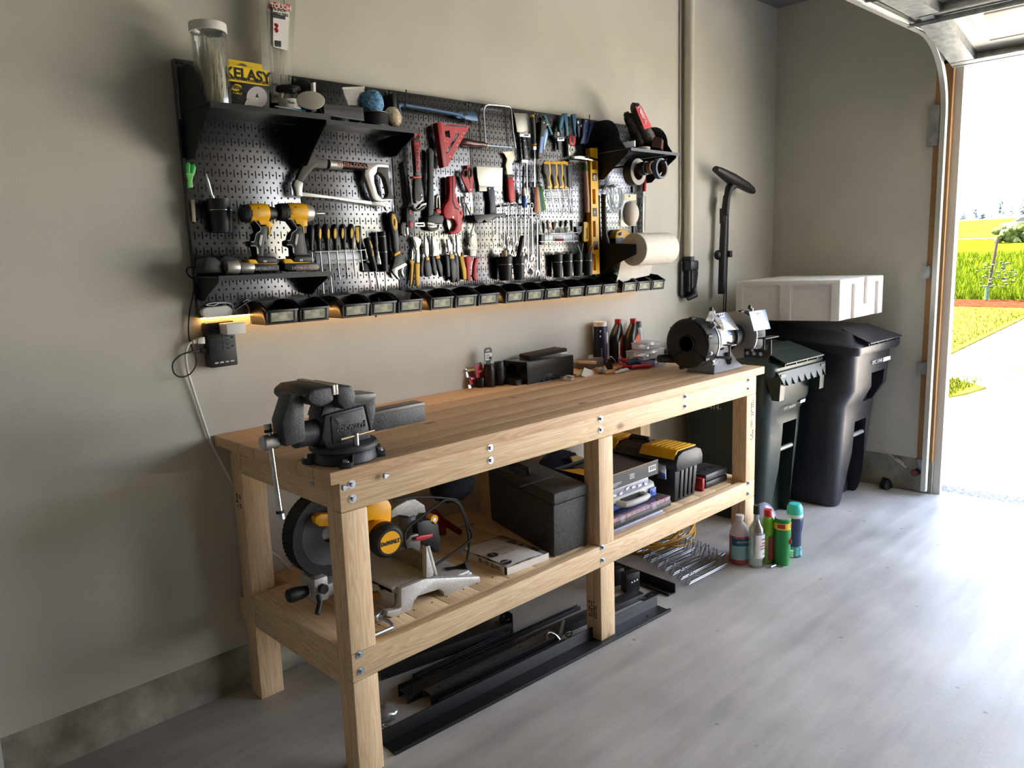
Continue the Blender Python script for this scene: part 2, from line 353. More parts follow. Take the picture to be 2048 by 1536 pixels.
flat('path', [(8.72, -.24), (9.94, -.2), (13, -.1), (19.5, .5), (19.5, 1.7), (16.3, 1.35), (11.8, .98), (10.4, .8), (9.4, .7), (9.0, .25)], -.044, DUST)
flat('lawn', [(10.3, .86), (11.8, .98), (16.3, 1.35), (19.5, 1.7), (19.5, 45), (12, 45), (10.2, 20)], -.03, LAWN)
flat('lawn', [(7.5, -.08), (7.75, -.16), (8.26, -.22), (8.64, .2), (8.7, .6), (8.0, .8), (7.4, .4)], -.03, LAWN)
flat('mulch_bed', [(19.5, -9), (22, -9), (22, 45), (19.5, 45)], -.02, noise_mat('bark_mulch', rgb(50, 24, 15), rgb(86, 48, 32), 9, .95, bump=1, bscale=30, detail=8, **{'Specular IOR Level': 0.0}))
struct(M().prism([(22, -60, -.3), (22, -60, -.03), (62, -60, 1.55), (62, -60, -.3)], (0, 150, 0)), 'meadow', LUSH)
struct(M().prism([(62, -20, -.3), (62, -20, 1.60), (66, -20, 1.64), (66, -20, -.3)], (0, 150, 0)), 'road', mat('road_asphalt', rgb(80, 78, 76), .9))
struct(M().prism([(66, -40, -.3), (66, -40, 1.60), (260, -40, 7.3), (260, -40, -.3)], (0, 260, 0)), 'field', lawn_mat('far_field', rgb(76, 80, 18), rgb(98, 98, 34), .25))
GRB = mat('grass_blades', rgb(80, 88, 22), .8, 0, **{'Specular IOR Level': 0.0})
rn = random.Random(3); m = M()
for i in range(2600):
    x = rn.uniform(7.5, 8.6) if i < 700 else rn.uniform(10.4, 19.3); y = rn.uniform(-.1, .55) if i < 700 else .95+(x-10.4)*.085+rn.random()**1.5*2.6
    h = rn.uniform(.03, .09); a = rn.uniform(0, 6.28); d = Vector((math.cos(a), math.sin(a), 0))*.008; t = Vector((rn.uniform(-.03, .03), rn.uniform(-.03, .03), h)); p = Vector((x, y, -.032))
    m.faces([p-d, p+d, p+t], [(0, 1, 2)])
o = m.build('grass', GRB); tag(o, 'sparse grass blades standing on the lawn outside the garage', 'grass', None, 'stuff')
m = M()
for i in range(5200):
    x = 22+rn.random()**1.6*22; y = 2.4+(x-22)*.268+rn.uniform(-.5, 2.6)*(.8+(x-22)/30); z0 = -.03+(x-22)*.0395
    h = rn.uniform(.08, .3); a = rn.uniform(0, 6.28); d = Vector((math.cos(a), math.sin(a), 0))*.02; p = Vector((x, y, z0))
    m.faces([p-d, p+d, p+Vector((rn.uniform(-.08, .08), rn.uniform(-.08, .08), h))], [(0, 1, 2)])
o = m.build('tall_grass', mat('tall_grass_blades', rgb(72, 86, 16), .8, 0, **{'Specular IOR Level': 0.0})); tag(o, 'long bright green grass of the meadow beyond the mulch bed', 'grass', None, 'stuff')
LEAF = noise_mat('sapling_leaves', rgb(34, 48, 18), rgb(60, 72, 28), 8, .8)
st = thing('sapling', 'young sapling tied to a wooden stake in the mulch bed', 'sapling', (21.6, 3.32, -.02))
M().tube([(21.6, 3.32, -.04), (21.6, 3.15, 1.5)], .035, 8).build('stake', mat('stake_wood', rgb(48, 34, 22), .8), st)
m = M(); 
for i in range(60):
    p = Vector((21.55+rn.uniform(-.3, .3), 3.12+rn.uniform(-.45, .35), rn.uniform(.3, .95))); m.sph(p, rn.uniform(.025, .06), (1, 1, .5), 6, 4)
m.tube([(21.55, 3.3, -.02), (21.5, 3.2, .5), (21.55, 3.1, 1.0)], .012, 6); m.build('foliage', LEAF, st)
M().cyl((21.58, 3.3, .0), (21.58, 3.3, .36), .05, n=10).build('trunk_guard', mat('guard_green', rgb(50, 80, 62), .6), st)
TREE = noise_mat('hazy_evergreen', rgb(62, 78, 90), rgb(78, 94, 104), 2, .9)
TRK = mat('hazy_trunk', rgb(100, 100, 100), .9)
def tree(x, y, h, w, seed, lab):
    z0 = 1.6+(x-66)*.0294; q = random.Random(seed); t = thing('tree', lab, 'tree', (x, y, z0), 'trees along the far horizon')
    m = M()
    for i in range(26):
        f = q.random(); r = w*(1-f*.75)*q.uniform(.4, 1); a = q.uniform(0, 6.28)
        m.sph((x+math.cos(a)*r, y+math.sin(a)*r, z0+h*(.2+.75*f)), w*.42*(1.1-f*.7), (1, 1, .8), 7, 5)
    m.jit(w*.06, seed).build('crown', TREE, t); M().cyl((x, y, z0-.3), (x, y, z0+h*.5), w*.09, n=7).build('trunk', TRK, t)
for i, (u, hp, wp, lab) in enumerate(((1926, 12, 12, 'small hazy tree right beside the door trim'), (1950, 17, 12, 'low hazy tree on the ridge left of the stake tip'), (1965, 9, 14, 'short rounded hazy bush-like tree right of the stake tip'),
        (1983, 8, 6, 'smallest hazy tree midway along the ridge'), (2001, 24, 17, 'tall spreading hazy tree standing highest on the open ridge'), (2022, 17, 9, 'narrow hazy conifer right of the tall spreading tree'), (2044, 22, 14, 'broad hazy conifer cut off by the picture edge'))):
    d = ray(u, 437); y = CP.y+d.y/d.x*(255-CP.x); dist = 255-CP.x
    tree(255, y, hp*.235, wp*.06, i+5, lab)
d = ray(2052, 470); yc = CP.y+d.y/d.x*(80-CP.x)
CARW = mat('car_paint', rgb(150, 152, 156), .25)
zc = 1.6+14*.0294
car = thing('car', 'white car parked beyond the meadow road', 'car', (80, yc, zc))
m = M().prism([(79.1, yc+1.9, zc+.35), (79.1, yc+1.95, zc+.62), (79.1, yc+1.75, zc+.85), (79.1, yc+.9, zc+.98), (79.1, yc+.25, zc+1.42), (79.1, yc-1.4, zc+1.45), (79.1, yc-2.2, zc+1.0), (79.1, yc-2.3, zc+.35)], (1.8, 0, 0)); m.build('body', CARW, car, bevel=.08)
m = M().prism([(79.08, yc+.75, zc+.98), (79.08, yc+.22, zc+1.34), (79.08, yc-1.35, zc+1.37), (79.08, yc-1.9, zc+1.0)], (1.84, 0, 0)); m.build('window', mat('car_glass', rgb(30, 34, 40), .1), car)
for dy in (1.25, -1.4): M().cyl((79.05, yc+dy, zc+.33), (80.95, yc+dy, zc+.33), .33, n=16).build('wheel', RUB, car)
d = ray(2024, 478); ybu = CP.y+d.y/d.x*(55-CP.x); m = M()
for i in range(40): m.sph((55+rn.uniform(-.6, .6), ybu+rn.uniform(-.8, .8), 1.35+rn.uniform(0, .9)), rn.uniform(.15, .3), (1, 1, 1), 7, 5)
single(m.jit(.04), 'bush', mat('bush_leaves', rgb(62, 74, 20), .8), 'round yellow-green bush in front of the parked white car', 'bush', (55, ybu, 1.25))
# ================================================================ workbench
def wood(name, axis, c1, c2, seedv=0.0, knots=True, freq=30):
    if name in MATS: return MATS[name]
    m = mat(name, c1, .55); N, L, b = nodes(m)
    t = N.new('ShaderNodeTexCoord'); oi = N.new('ShaderNodeObjectInfo')
    ad = N.new('ShaderNodeVectorMath'); ad.operation = 'ADD'; sc = N.new('ShaderNodeVectorMath'); sc.operation = 'SCALE'; sc.inputs[0].default_value = (3.1, 1.7, 2.3)
    L.new(oi.outputs['Random'], sc.inputs[3]); L.new(t.outputs['Object'], ad.inputs[0]); L.new(sc.outputs[0], ad.inputs[1])
    mp = N.new('ShaderNodeMapping'); s = [1.0, 1.0, 1.0]; s['XYZ'.index(axis)] = .06; mp.inputs['Scale'].default_value = s
    L.new(ad.outputs[0], mp.inputs[0])
    n = N.new('ShaderNodeTexNoise'); n.inputs['Scale'].default_value = 11; n.inputs['Detail'].default_value = 3; L.new(mp.outputs[0], n.inputs[0])
    m1 = N.new('ShaderNodeMath'); m1.operation = 'MULTIPLY'; m1.inputs[1].default_value = freq; L.new(n.outputs[0], m1.inputs[0])
    fr = N.new('ShaderNodeMath'); fr.operation = 'FRACT'; L.new(m1.outputs[0], fr.inputs[0])
    r = N.new('ShaderNodeValToRGB'); e = r.color_ramp.elements; e[0].position = 0.05; e[0].color = c1; e[1].position = .8; e[1].color = c2
    x = r.color_ramp.elements.new(1.0); x.color = c1; L.new(fr.outputs[0], r.inputs[0])
    n2 = N.new('ShaderNodeTexNoise'); n2.inputs['Scale'].default_value = 120; n2.inputs['Detail'].default_value = 2; L.new(mp.outputs[0], n2.inputs[0])
    mr = N.new('ShaderNodeMapRange'); mr.inputs[1].default_value = .3; mr.inputs[2].default_value = .7; mr.inputs[3].default_value = .88; mr.inputs[4].default_value = 1.06; L.new(n2.outputs[0], mr.inputs[0])
    v = N.new('ShaderNodeVectorMath'); v.operation = 'SCALE'; L.new(r.outputs[0], v.inputs[0]); L.new(mr.outputs[0], v.inputs[3])
    out = v.outputs[0]
    if knots:
        mk = N.new('ShaderNodeMapping'); s = [1.0, 1.0, 1.0]; s['XYZ'.index(axis)] = .55; mk.inputs['Scale'].default_value = s; L.new(ad.outputs[0], mk.inputs[0])
        vo = N.new('ShaderNodeTexVoronoi'); vo.inputs['Scale'].default_value = 5.5; L.new(mk.outputs[0], vo.inputs[0])
        kr = N.new('ShaderNodeMapRange'); kr.inputs[1].default_value = .04; kr.inputs[2].default_value = .1; kr.inputs[3].default_value = .75; kr.inputs[4].default_value = 0; L.new(vo.outputs['Distance'], kr.inputs[0])
        mx = N.new('ShaderNodeMix'); mx.data_type = 'RGBA'; mx.inputs[7].default_value = rgb(120, 72, 42); L.new(kr.outputs[0], mx.inputs[0]); L.new(out, mx.inputs[6]); out = mx.outputs[2]
    L.new(out, b.inputs['Base Color']); return m
PA, PB = rgb(238, 212, 172), rgb(224, 188, 142)
WX, WY, WZ = wood('pine_board', 'X', PA, PB), wood('pine_crosspiece', 'Y', PA, PB), wood('pine_post', 'Z', PA, PB)
WTOP = wood('worn_pine_top', 'X', rgb(226, 194, 154), rgb(212, 172, 130))
BZ = .9507; TT = .037; YF = -.7525; YA = -.742; XA, XB = .053, 2.37
bench = thing('workbench', 'long pine workbench with bolted legs and a lower shelf', 'workbench', (XA, YA, 0))
ys = [-.004, -.1865, -.297, -.43, -.566, -.6575, YF]
for a, c in zip(ys[:-1], ys[1:]):
    M().bx(.021, 2.4326, c+.0006, a-.0006, BZ-TT, BZ).build('tabletop_board', WTOP, bench, bevel=.004)
BW = .0865; D = .038; zt = BZ-TT
M().bx(XA, XB, YA, YA+D, zt-.0885, zt-.0005).build('apron', WX, bench, bevel=.003)
M().bx(XA+.02, XB-.02, -.042, -.006, zt-.0885, zt-.0005).build('apron', WX, bench, bevel=.003)
for x in (XA+.001, 1.178, XB-BW-.001):           # crosspieces under the top and under the shelf
    M().bx(x+.002, x+.038, YA+2*D+.0015, -.1205, zt-.089, zt-.0005).build('crosspiece', WY, bench, bevel=.003)
    M().bx(x+.002, x+.038, YA+2*D+.0015, -.1205, .397-.124, .397-.0385).build('crosspiece', WY, bench, bevel=.003)
ZL = .397
M().bx(XA, XB, YA, YA+D, ZL-.0865, ZL).build('shelf_rail', WX, bench, bevel=.003)
M().bx(XA, XB, -.042, -.006, ZL-.125, ZL-.0385).build('shelf_rail', WX, bench, bevel=.003)
M().bx(XA+BW+.002, 1.176, YA+D+.001, YA+D+.010, ZL-.037, ZL-.001).build('shelf_board', WX, bench)
WSH = wood('pine_shelf_board', 'Y', PA, PB)
nb = 17; bw = (XB-XA)/nb
for i in range(nb):
    x0, x1 = XA+i*bw, XA+(i+1)*bw; mid = (x0+x1)/2
    near = any(x0 < lx+BW+.002 and x1 > lx-.002 for lx in (XA, 1.178, XB-BW))
    m = M().bx(x0+.0008, x1-.0008, (YA+2*D+.002) if near else (YA+D+.011), -.122 if near else -.0, ZL-.038, ZL-.0005)
    m.build('shelf_board', WSH, bench, bevel=.003)
SCRW = mat('dark_screw', rgb(50, 42, 34), .6)
for i in range(nb):
    for dx in (.03, .105):
        M().cyl((XA+i*bw+dx, -.64, ZL-.001), (XA+i*bw+dx, -.64, ZL+.0004), .0035, n=8).build('screw_head', SCRW, bench)
for x in (XA, 1.178, XB-BW):                      # front legs: full inner post with outer cheeks between the rails
    l = M().bx(x, x+BW, YA+D+.0005, YA+2*D, 0, zt-.0008).bx(x, x+BW, YA, YA+D, 0, ZL-.0875).bx(x, x+BW, YA, YA+D, ZL+.0005, zt-.0895)
    l.build('leg', WZ, bench, bevel=.003)
for x in (XA, 1.178, XB-BW):
    l = M().bx(x, x+BW, -.119, -.0435, 0, zt-.0008)
    l.build('leg', WZ, bench, bevel=.003)
def bolt(x, z, y=YA, par=bench, r=.0125):
    m = M().cyl((x, y+.001, z), (x, y-.002, z), r, n=20).cyl((x, y-.001, z), (x, y-.008, z), r*.58, n=6)
    m.cyl((x, y-.007, z), (x, y-.0095, z), r*.48, r*.4, n=10); m.build('bolt', ZINC, par)
for x in (.093, .6235, 1.1915, 1.761, 2.293):
    bolt(x, .901); bolt(x, .859)
for x in (.08, 1.1915, 2.307): bolt(x, .391); bolt(x, .3385)
STAMP = mat('grade_stamp_ink', rgb(96, 66, 44), .8)
def stamp_old(lines, at, right, up, sz): 
    for i, st in enumerate(lines): text(st, sz, STAMP, bench, Vector(at)-Vector(up)*i*sz*1.1, right, up, name='grade_stamp', ext=.0002)
stamp(['S-DRY', 'D FIR', 'STUD'], (1.2, YA+.0345, .19), (0, 0, -1), (1, 0, 0), .018) if 0 else None

rs = random.Random(12)
def ink_stamp(o, e, f, rows, cols, w, h):                          # smudged, unreadable grade stamps on the posts
    m = M()
    for r_ in range(rows):
        for c_ in range(cols):
            if rs.random() < .8: m.box(Vector(o)+Vector(e)*((c_+.5)/cols*w)+Vector(f)*((r_+.5)/rows*h), (abs(e[0])*w/cols*.6+abs(f[0])*h/rows*rs.uniform(.3, .8)+.0006, abs(e[1])*w/cols*.6+abs(f[1])*h/rows*rs.uniform(.3, .8)+.0006, abs(e[2])*w/cols*.6+abs(f[2])*h/rows*rs.uniform(.3, .8)+.0006))
    m.build('grade_stamp', STAMP, bench)
ink_stamp((1.1779, YA+.020, .09), (0, 0, 1), (0, 1, 0), 4, 9, .07, .045)
ink_stamp((XA-.0001, -.105, .70), (0, 0, 1), (0, 1, 0), 2, 6, .05, .045)
ink_stamp((XB-.05, YA-.0001, .72), (0, 0, 1), (1, 0, 0), 2, 8, .08, .03)
ink_stamp((XB-.05, YA-.0001, .60), (0, 0, 1), (1, 0, 0), 2, 5, .05, .03)
# ================================================================ pegboard wall
PP = .4064; PT, PBT = 2.1649, 1.3525
PEG = mat('pegboard_steel', rgb(14, 14, 15), .27, 1.0); N, L, b = nodes(PEG)
t = N.new('ShaderNodeTexCoord'); sp = N.new('ShaderNodeSeparateXYZ'); L.new(t.outputs['Object'], sp.inputs[0])
def mth(op, a, b_=None, c_=None):
    n = N.new('ShaderNodeMath'); n.operation = op
    for i, v in enumerate((a, b_, c_)):
        if v is None: continue
        if isinstance(v, (int, float)): n.inputs[i].default_value = v
        else: L.new(v, n.inputs[i])
    return n.outputs[0]
u = mth('MULTIPLY', sp.outputs['X'], 1/.0254); v = mth('MULTIPLY', sp.outputs['Z'], 1/.0508)
su = mth('ABSOLUTE', mth('SUBTRACT', mth('FRACT', u), .5)); sv = mth('ABSOLUTE', mth('SUBTRACT', mth('FRACT', v), .25))
slot = mth('MULTIPLY', mth('LESS_THAN', su, .075), mth('LESS_THAN', sv, .25))
hu = mth('MULTIPLY', mth('SUBTRACT', mth('FRACT', mth('ADD', u, .5)), .5), 25.4); hv = mth('MULTIPLY', mth('SUBTRACT', mth('FRACT', mth('MULTIPLY', v, 2.0)), .5), 25.4)
hole = mth('LESS_THAN', mth('ADD', mth('MULTIPLY', hu, hu), mth('MULTIPLY', hv, hv)), 3.6**2)
msk = mth('MAXIMUM', slot, hole)
mask = mth('MULTIPLY', msk, mth('MULTIPLY', mth('GREATER_THAN', sp.outputs['Z'], .02), mth('MULTIPLY', mth('GREATER_THAN', sp.outputs['X'], .008), mth('LESS_THAN', sp.outputs['X'], PP-.01))))
mr = N.new('ShaderNodeMapRange'); mr.inputs[3].default_value = .27; mr.inputs[4].default_value = 1.0; L.new(mask, mr.inputs[0]); L.new(mr.outputs[0], b.inputs['Roughness'])
ms = N.new('ShaderNodeMapRange'); ms.inputs[3].default_value = .5; ms.inputs[4].default_value = 0.0; ms.inputs[3].default_value = 1.0; L.new(mask, ms.inputs[0]); L.new(ms.outputs[0], b.inputs['Metallic'])
mc = N.new('ShaderNodeMix'); mc.data_type = 'RGBA'; mc.inputs[6].default_value = (.19, .19, .195, 1); mc.inputs[7].default_value = (.001, .001, .001, 1); L.new(mask, mc.inputs[0]); L.new(mc.outputs[2], b.inputs['Base Color'])
PL = ['at the far left behind the drill shelf', 'with the hacksaw hanging on it', 'with the red speed square hanging on it', 'with the wide taping knife hanging on it', 'with the yellow handled files hanging on it', 'at the far right behind the paper towel roll']
for i in range(6):
    x0 = i*PP; pn = thing('pegboard_panel', 'black slotted metal pegboard panel '+PL[i], 'pegboard', (x0, -.03, PBT), 'black metal pegboard panels')
    M().bx(x0+.0012, x0+PP-.0012, -.0302, -.003, PBT, PT).build('panel', PEG, pn, bevel=.002)
    for xx in (x0+.008, x0+PP-.008):
        for zz in (PT-.012, PBT+.41):
            M().cyl((xx, -.030, zz), (xx, -.034, zz), .0065, .005, n=12).build('mounting_screw', BLACK, pn)
# ---------------------------------------------------------------- shelves on the pegboard
def shelf(name, label, x0, x1, z, depth, brx, bh, lip=.02, up=None, slope=.0, loc=None):
    s = thing(name, label, 'shelf', (x0, YB, z), 'black metal pegboard shelves')
    y1 = YB-.001
    m = M().bx(x0, x1, y1-depth, y1, z-.002, z+.002).bx(x0, x1, y1-depth-.002, y1-depth, z-lip, z+.002); m.build('shelf_board', BLKM, s)
    for bx_, h_up in brx:
        pts = [(bx_, y1, z-.003), (bx_, y1-depth*.93, z-.003), (bx_, y1-depth*.93, z-.02), (bx_, y1-depth*.45, z-bh*.72), (bx_, y1-depth*.25, z-bh), (bx_, y1, z-bh)]
        m = M().prism(pts, (.0035, 0, 0)); 
        if h_up:
            q = [(bx_, y1, z+.001), (bx_, y1, z+h_up)]+[(bx_, y1-depth*(.30+.40*math.sin(a*math.pi/12)), z+.05+(h_up-.05)*math.cos(a*math.pi/12)) for a in range(7)]+[(bx_, y1-depth*.86, z+.001)]
            m.prism(q, (.0035, 0, 0))
        m.bx(bx_-.012, bx_+.012, y1-.003, y1, z-bh*.95, z-.02); m.build('bracket', BLKM, s)
    return s
shelf('wall_shelf', 'upper left black metal shelf carrying the zip tie jar and tape box', .006, .412, 2.0, .22, ((.008, .135), (.405, .14)), .145, lip=.016)
shelf('wall_shelf', 'black metal shelf carrying the blue twine and grey parts tray', .414, .812, 1.994, .17, ((.804, 0),), .08, lip=.014)
shelf('wall_shelf', 'lower left black metal shelf carrying the two cordless drills', .004, .405, 1.487, .17, ((.006, 0), (.396, 0)), .078, lip=.014)
shelf('wall_shelf', 'right hand black metal shelf holding the steel wool bag above the tape rolls', 2.036, 2.44, 2.006, .225, ((2.038, .15), (2.434, .15)), .13, lip=.012)
# ================================================================ tools hanging on the pegboard
DGR = mat('dark_grey_cast', rgb(62, 61, 58), .5); GRIP = mat('grey_rubber_grip', rgb(84, 83, 78), .65); SILV = mat('silver_paint', rgb(186, 184, 176), .35, .5)
BRUSH = mat('brushed_blade', rgb(205, 203, 196), .35, .8); YG = mat('yellow_grip', rgb(222, 172, 24), .45); TEAL = mat('teal_grip', rgb(28, 96, 122), .45)
NAVY = mat('navy_plastic', rgb(22, 48, 104), .4); REDG = mat('red_grip', rgb(186, 28, 38), .45); BROWN = mat('varnished_handle', rgb(74, 26, 20), .25)
BLUEST = mat('blued_steel', rgb(62, 86, 112), .35, .6); CREAMS = mat('cream_steel', rgb(206, 196, 172), .4, .4); ORNG = mat('orange_lettering', rgb(190, 110, 70), .5)
PTS = lambda st: [tuple(float(q) for q in p.split(',')) for p in st.split()]
def ell(cx, cy, rx, ry, n=18): return ' '.join(f'{cx+rx*math.cos(6.2832*i/n):.1f},{cy+ry*math.sin(6.2832*i/n):.1f}' for i in range(n))
def piece(c, spec, par):
    k, nm, m, d, r, st = spec[:6]; o = spec[6] if len(spec) > 6 else {}
    d *= .001; P = PTS(st); mm = M()
    if k == 'P':
        th = r*.001; f = [Q(c, x, y, d+th) for x, y in P]; hs = [[Q(c, x, y, d+th) for x, y in PTS(h)] for h in o.get('holes', [])]
        mm.prism(f, (0, th, 0), hs or None); bv = o.get('bev', min(1.6, r*.22)*.001)
        return mm.build(nm, m, par, bevel=0 if hs else bv, label=o.get('label'))
    if k == 'R':
        rr = [q*.001 for q in r] if isinstance(r, (list, tuple)) else r*.001
        ds = o.get('ds', [0]*len(P))
        mm.tube([Q(c, x, y, d+e*.001) for (x, y), e in zip(P, ds)], rr, o.get('n', 12), closed=o.get('closed', False), sub=o.get('sub', 0), flat=o.get('flat', 1), up=(1, 0, 0))
        return mm.build(nm, m, par, ang=o.get('ang', 40), label=o.get('label'))
    if k == 'T':
        for x, y in P: mm.torus(Q(c, x, y, d), (0, 1, 0), r[0]*.001, r[1]*.001)
        return mm.build(nm, m, par)
    if k == 'C':
        for x, y in P: q = Q(c, x, y, d+r[1]*.001); mm.cyl(q, q+Vector((0, r[1]*.001, 0)), r[0]*.001, n=20)
        return mm.build(nm, m, par, bevel=.0006)
def tool(name, label, cat, c, parts, group=None, dz=0):
    parts = [(p[0], p[1], p[2], p[3]+dz)+tuple(p[4:]) for p in parts]
    p0 = PTS(parts[0][5]); t = thing(name, label, cat, Q(c, p0[0][0], p0[0][1], parts[0][3]*.001), group); L_ = []
    for sp_ in parts:
        par = t
        if len(sp_) > 6 and 'of' in sp_[6]: par = L_[sp_[6]['of']]
        L_.append(piece(c, sp_, par))
    return t
hs = tool('hacksaw', 'large silver hacksaw with grey grips hanging above the screwdriver row', 'saw', 'h', [
 ('P', 'front_grip', GRIP, 16, 26, '420,70 470,100 540,165 720,180 700,345 560,345 470,325 380,420 255,600 130,545 190,400 320,160', {'bev': .006}),
 ('P', 'nose', SILV, 18, 22, '130,545 255,605 235,745 240,870 120,850 105,750 75,640 100,560', {'bev': .004}),
 ('R', 'frame_tube', SILV, 29, 17, '715,262 945,285'), ('R', 'frame_tube', mat('black_gloss_tube', rgb(30, 26, 24), .2), 29, 15.5, '945,285 1405,322'),
 ('P', 'rear_frame', SILV, 18, 22, '1400,255 1640,235 1840,260 1850,330 1640,320 1620,420 1570,480 1575,600 1640,820 1720,900 1920,905 1915,940 1700,965 1600,945 1535,890 1450,640 1395,480 1400,385', {'bev': .004}),
 ('P', 'rear_grip', GRIP, 15, 28, '1645,322 1848,335 1830,440 1880,640 1922,903 1720,902 1810,880 1835,800 1825,720 1770,520 1700,430 1640,405', {'bev': .006}),
 ('P', 'blade_clamp', SILV, 22, 12, '1490,945 1560,980 1820,1005 1825,1130 1790,1120 1770,1062 1540,1025 1500,1010'),
 ('P', 'blade', BRUSH, 36, 1.2, '130,775 240,790 860,870 1200,915 1510,955 1525,1012 1180,965 800,905 240,858 140,840'), ])
text('KLEIN TOOLS', .022, ORNG, hs, Q('h', 1185, 285, .046), Q('h', 1400, 305, .046)-Q('h', 950, 268, .046), Z3)
tool('adjustable_wrench', 'black and yellow gripped adjustable wrench hanging jaw down beside the fat screwdriver', 'wrench', 'i', [
 ('P', 'handle', BLACK, 8, 22, '1540,40 1600,8 1650,70 1675,300 1700,480 1710,700 1630,740 1600,640 1590,480 1560,320 1530,150', {'bev': .006}),
 ('P', 'grip_badge', YG, 28, 4, '1575,60 1620,80 1665,200 1667,310 1640,350 1600,330 1570,220 1565,110', {'of': 0}), ('P', 'badge_slot', INK, 31, 1.5, ell(1617, 212, 16, 66), {'of': 0}),
 ('P', 'collar', YG, 7, 23, '1615,745 1710,690 1716,740 1620,795'), ('P', 'head', DGR, 8, 18, '1620,795 1710,745 1790,890 1740,930 1640,980 1570,1000 1600,930', {'bev': .004}),
 ('P', 'fixed_jaw', SILV, 9, 16, '1565,1015 1640,975 1800,892 1832,938 1760,985 1650,1040 1680,1130 1706,1178 1692,1190 1600,1082'), ('P', 'sliding_jaw', SILV, 10, 12, '1720,1020 1780,970 1760,1040 1786,1138 1770,1146 1730,1080')])
sr = tool('screwdriver_rack', 'wire rack holding the row of yellow badged screwdrivers', 'tool rack', 'i', [('R', 'rail', STEEL, 30, 2, '250,718 690,700 1125,680'), ('R', 'rail', STEEL, 14, 2, '280,880 1150,856'),
 ('P', 'back_plate', mat('rack_plate', rgb(168, 172, 176), .4, .4), 1, 1.5, '275,735 1060,715 1065,895 280,930'), ('R', 'arm', BLACK, 3, 2.2, '300,715 300,730', {'ds': [27, 0]}), ('R', 'arm', BLACK, 3, 2.2, '1040,684 1040,720', {'ds': [27, 0]})])
ORD = ['first', 'second', 'third', 'fourth', 'fifth', 'sixth']
for i, (h, s_, oval, tip) in enumerate((('180,255 192,690', '200,720 215,900', None, 0), ('292,240 328,690', '342,705 375,1030 405,1430', (348, 405), 1), ('435,235 470,690', '480,705 515,1060 550,1415', (490, 405), 1), ('582,240 612,685', '625,700 655,1000 682,1190', (602, 400), 1), ('722,240 755,675', '770,695 795,950 816,1160', (732, 400), 0), ('865,235 885,670', '905,690 922,900 945,1140', (885, 395), 0))):
    a, b = PTS(h); q = [(a[0]+(b[0]-a[0])*t, a[1]+(b[1]-a[1])*t) for t in (0, .03, .12, .3, .52, .74, .86, .93, 1)]
    ps = [('R', 'handle', BLACK, 30, [4, 9, 12.5, 13.5, 12, 8.2, 7.6, 9, 8], ' '.join(f'{x:.1f},{y:.1f}' for x, y in q), {'n': 14}), ('R', 'shaft', STEEL, 30, [2.7, 2.7, 2.7][:len(PTS(s_))], s_)]
    if tip: ps.append(('P', 'tip', STEEL, 29, 2, '{0:.0f},{1:.0f} {2:.0f},{1:.0f} {3:.0f},{4:.0f} {5:.0f},{4:.0f}'.format(PTS(s_)[-1][0]-16, PTS(s_)[-1][1]-70, PTS(s_)[-1][0]+8, PTS(s_)[-1][0]+14, PTS(s_)[-1][1], PTS(s_)[-1][0]-12)))
    if oval: ps.append(('P', 'badge', YG, 39.5, 4, ell(oval[0]-2, oval[1], 22, 92), {'of': 0}))
    tool('screwdriver', f'{ORD[i]} black screwdriver from the drills in the wire rack'+(' with yellow oval badge' if oval else ' half hidden beside the drill'), 'screwdriver', 'i', ps, 'black handled screwdrivers in the wire rack')
tool('screwdriver', 'last screwdriver of the wire rack with a straight handle and long yellow stripe', 'screwdriver', 'i', [('R', 'handle', BLACK, 30, [9, 11.5, 11.5, 10.5, 8, 7], '988,268 990,285 996,450 1000,560 1008,640 1018,680'), ('P', 'stripe', YG, 38, 4, '948,290 1005,290 1012,520 995,570 960,500', {'of': 0}), ('R', 'shaft', STEEL, 30, 2.4, '1036,688 1078,1030')], 'black handled screwdrivers in the wire rack')
tool('screwdriver', 'stubby angled screwdriver with black and yellow grip right of the wire rack', 'screwdriver', 'i', [('R', 'handle', BLACK, 24, [10, 13, 14, 13, 12, 11], '1128,478 1135,500 1180,640 1225,840 1262,960 1280,1045'), ('P', 'grip_stripe', YG, 34, 4, '1185,515 1210,530 1245,640 1236,655 1215,640', {'of': 0}), ('P', 'grip_stripe', YG, 34, 4, '1235,685 1255,690 1262,790 1236,790', {'of': 0}), ('R', 'shaft', STEEL, 22, [3.4, 3.4, 2.5], '1285,1045 1335,1280 1352,1370'), ('P', 'holder', BLACK, 1, 14, '1085,900 1240,900 1240,1060 1085,1060')])
tool('screwdriver', 'fat black cylinder screwdriver with two silver rings', 'screwdriver', 'i', [('R', 'handle', BLACK, 26, [15, 17, 17, 16, 13, 12], '1388,366 1390,385 1402,520 1425,760 1442,900 1448,1045', {'n': 18}), ('T', 'ring', STEEL, 26, [1, .5], '1400,380')][:1]+[('R', 'ring', STEEL, 26, 17.4, '1393,448 1394,456'), ('R', 'ring', STEEL, 26, 17, '1420,712 1421,720'), ('R', 'shaft', STEEL, 24, 3, '1450,1045 1466,1370'), ('P', 'holder', BLACK, 1, 12, '1330,930 1540,930 1540,1060 1330,1060')])
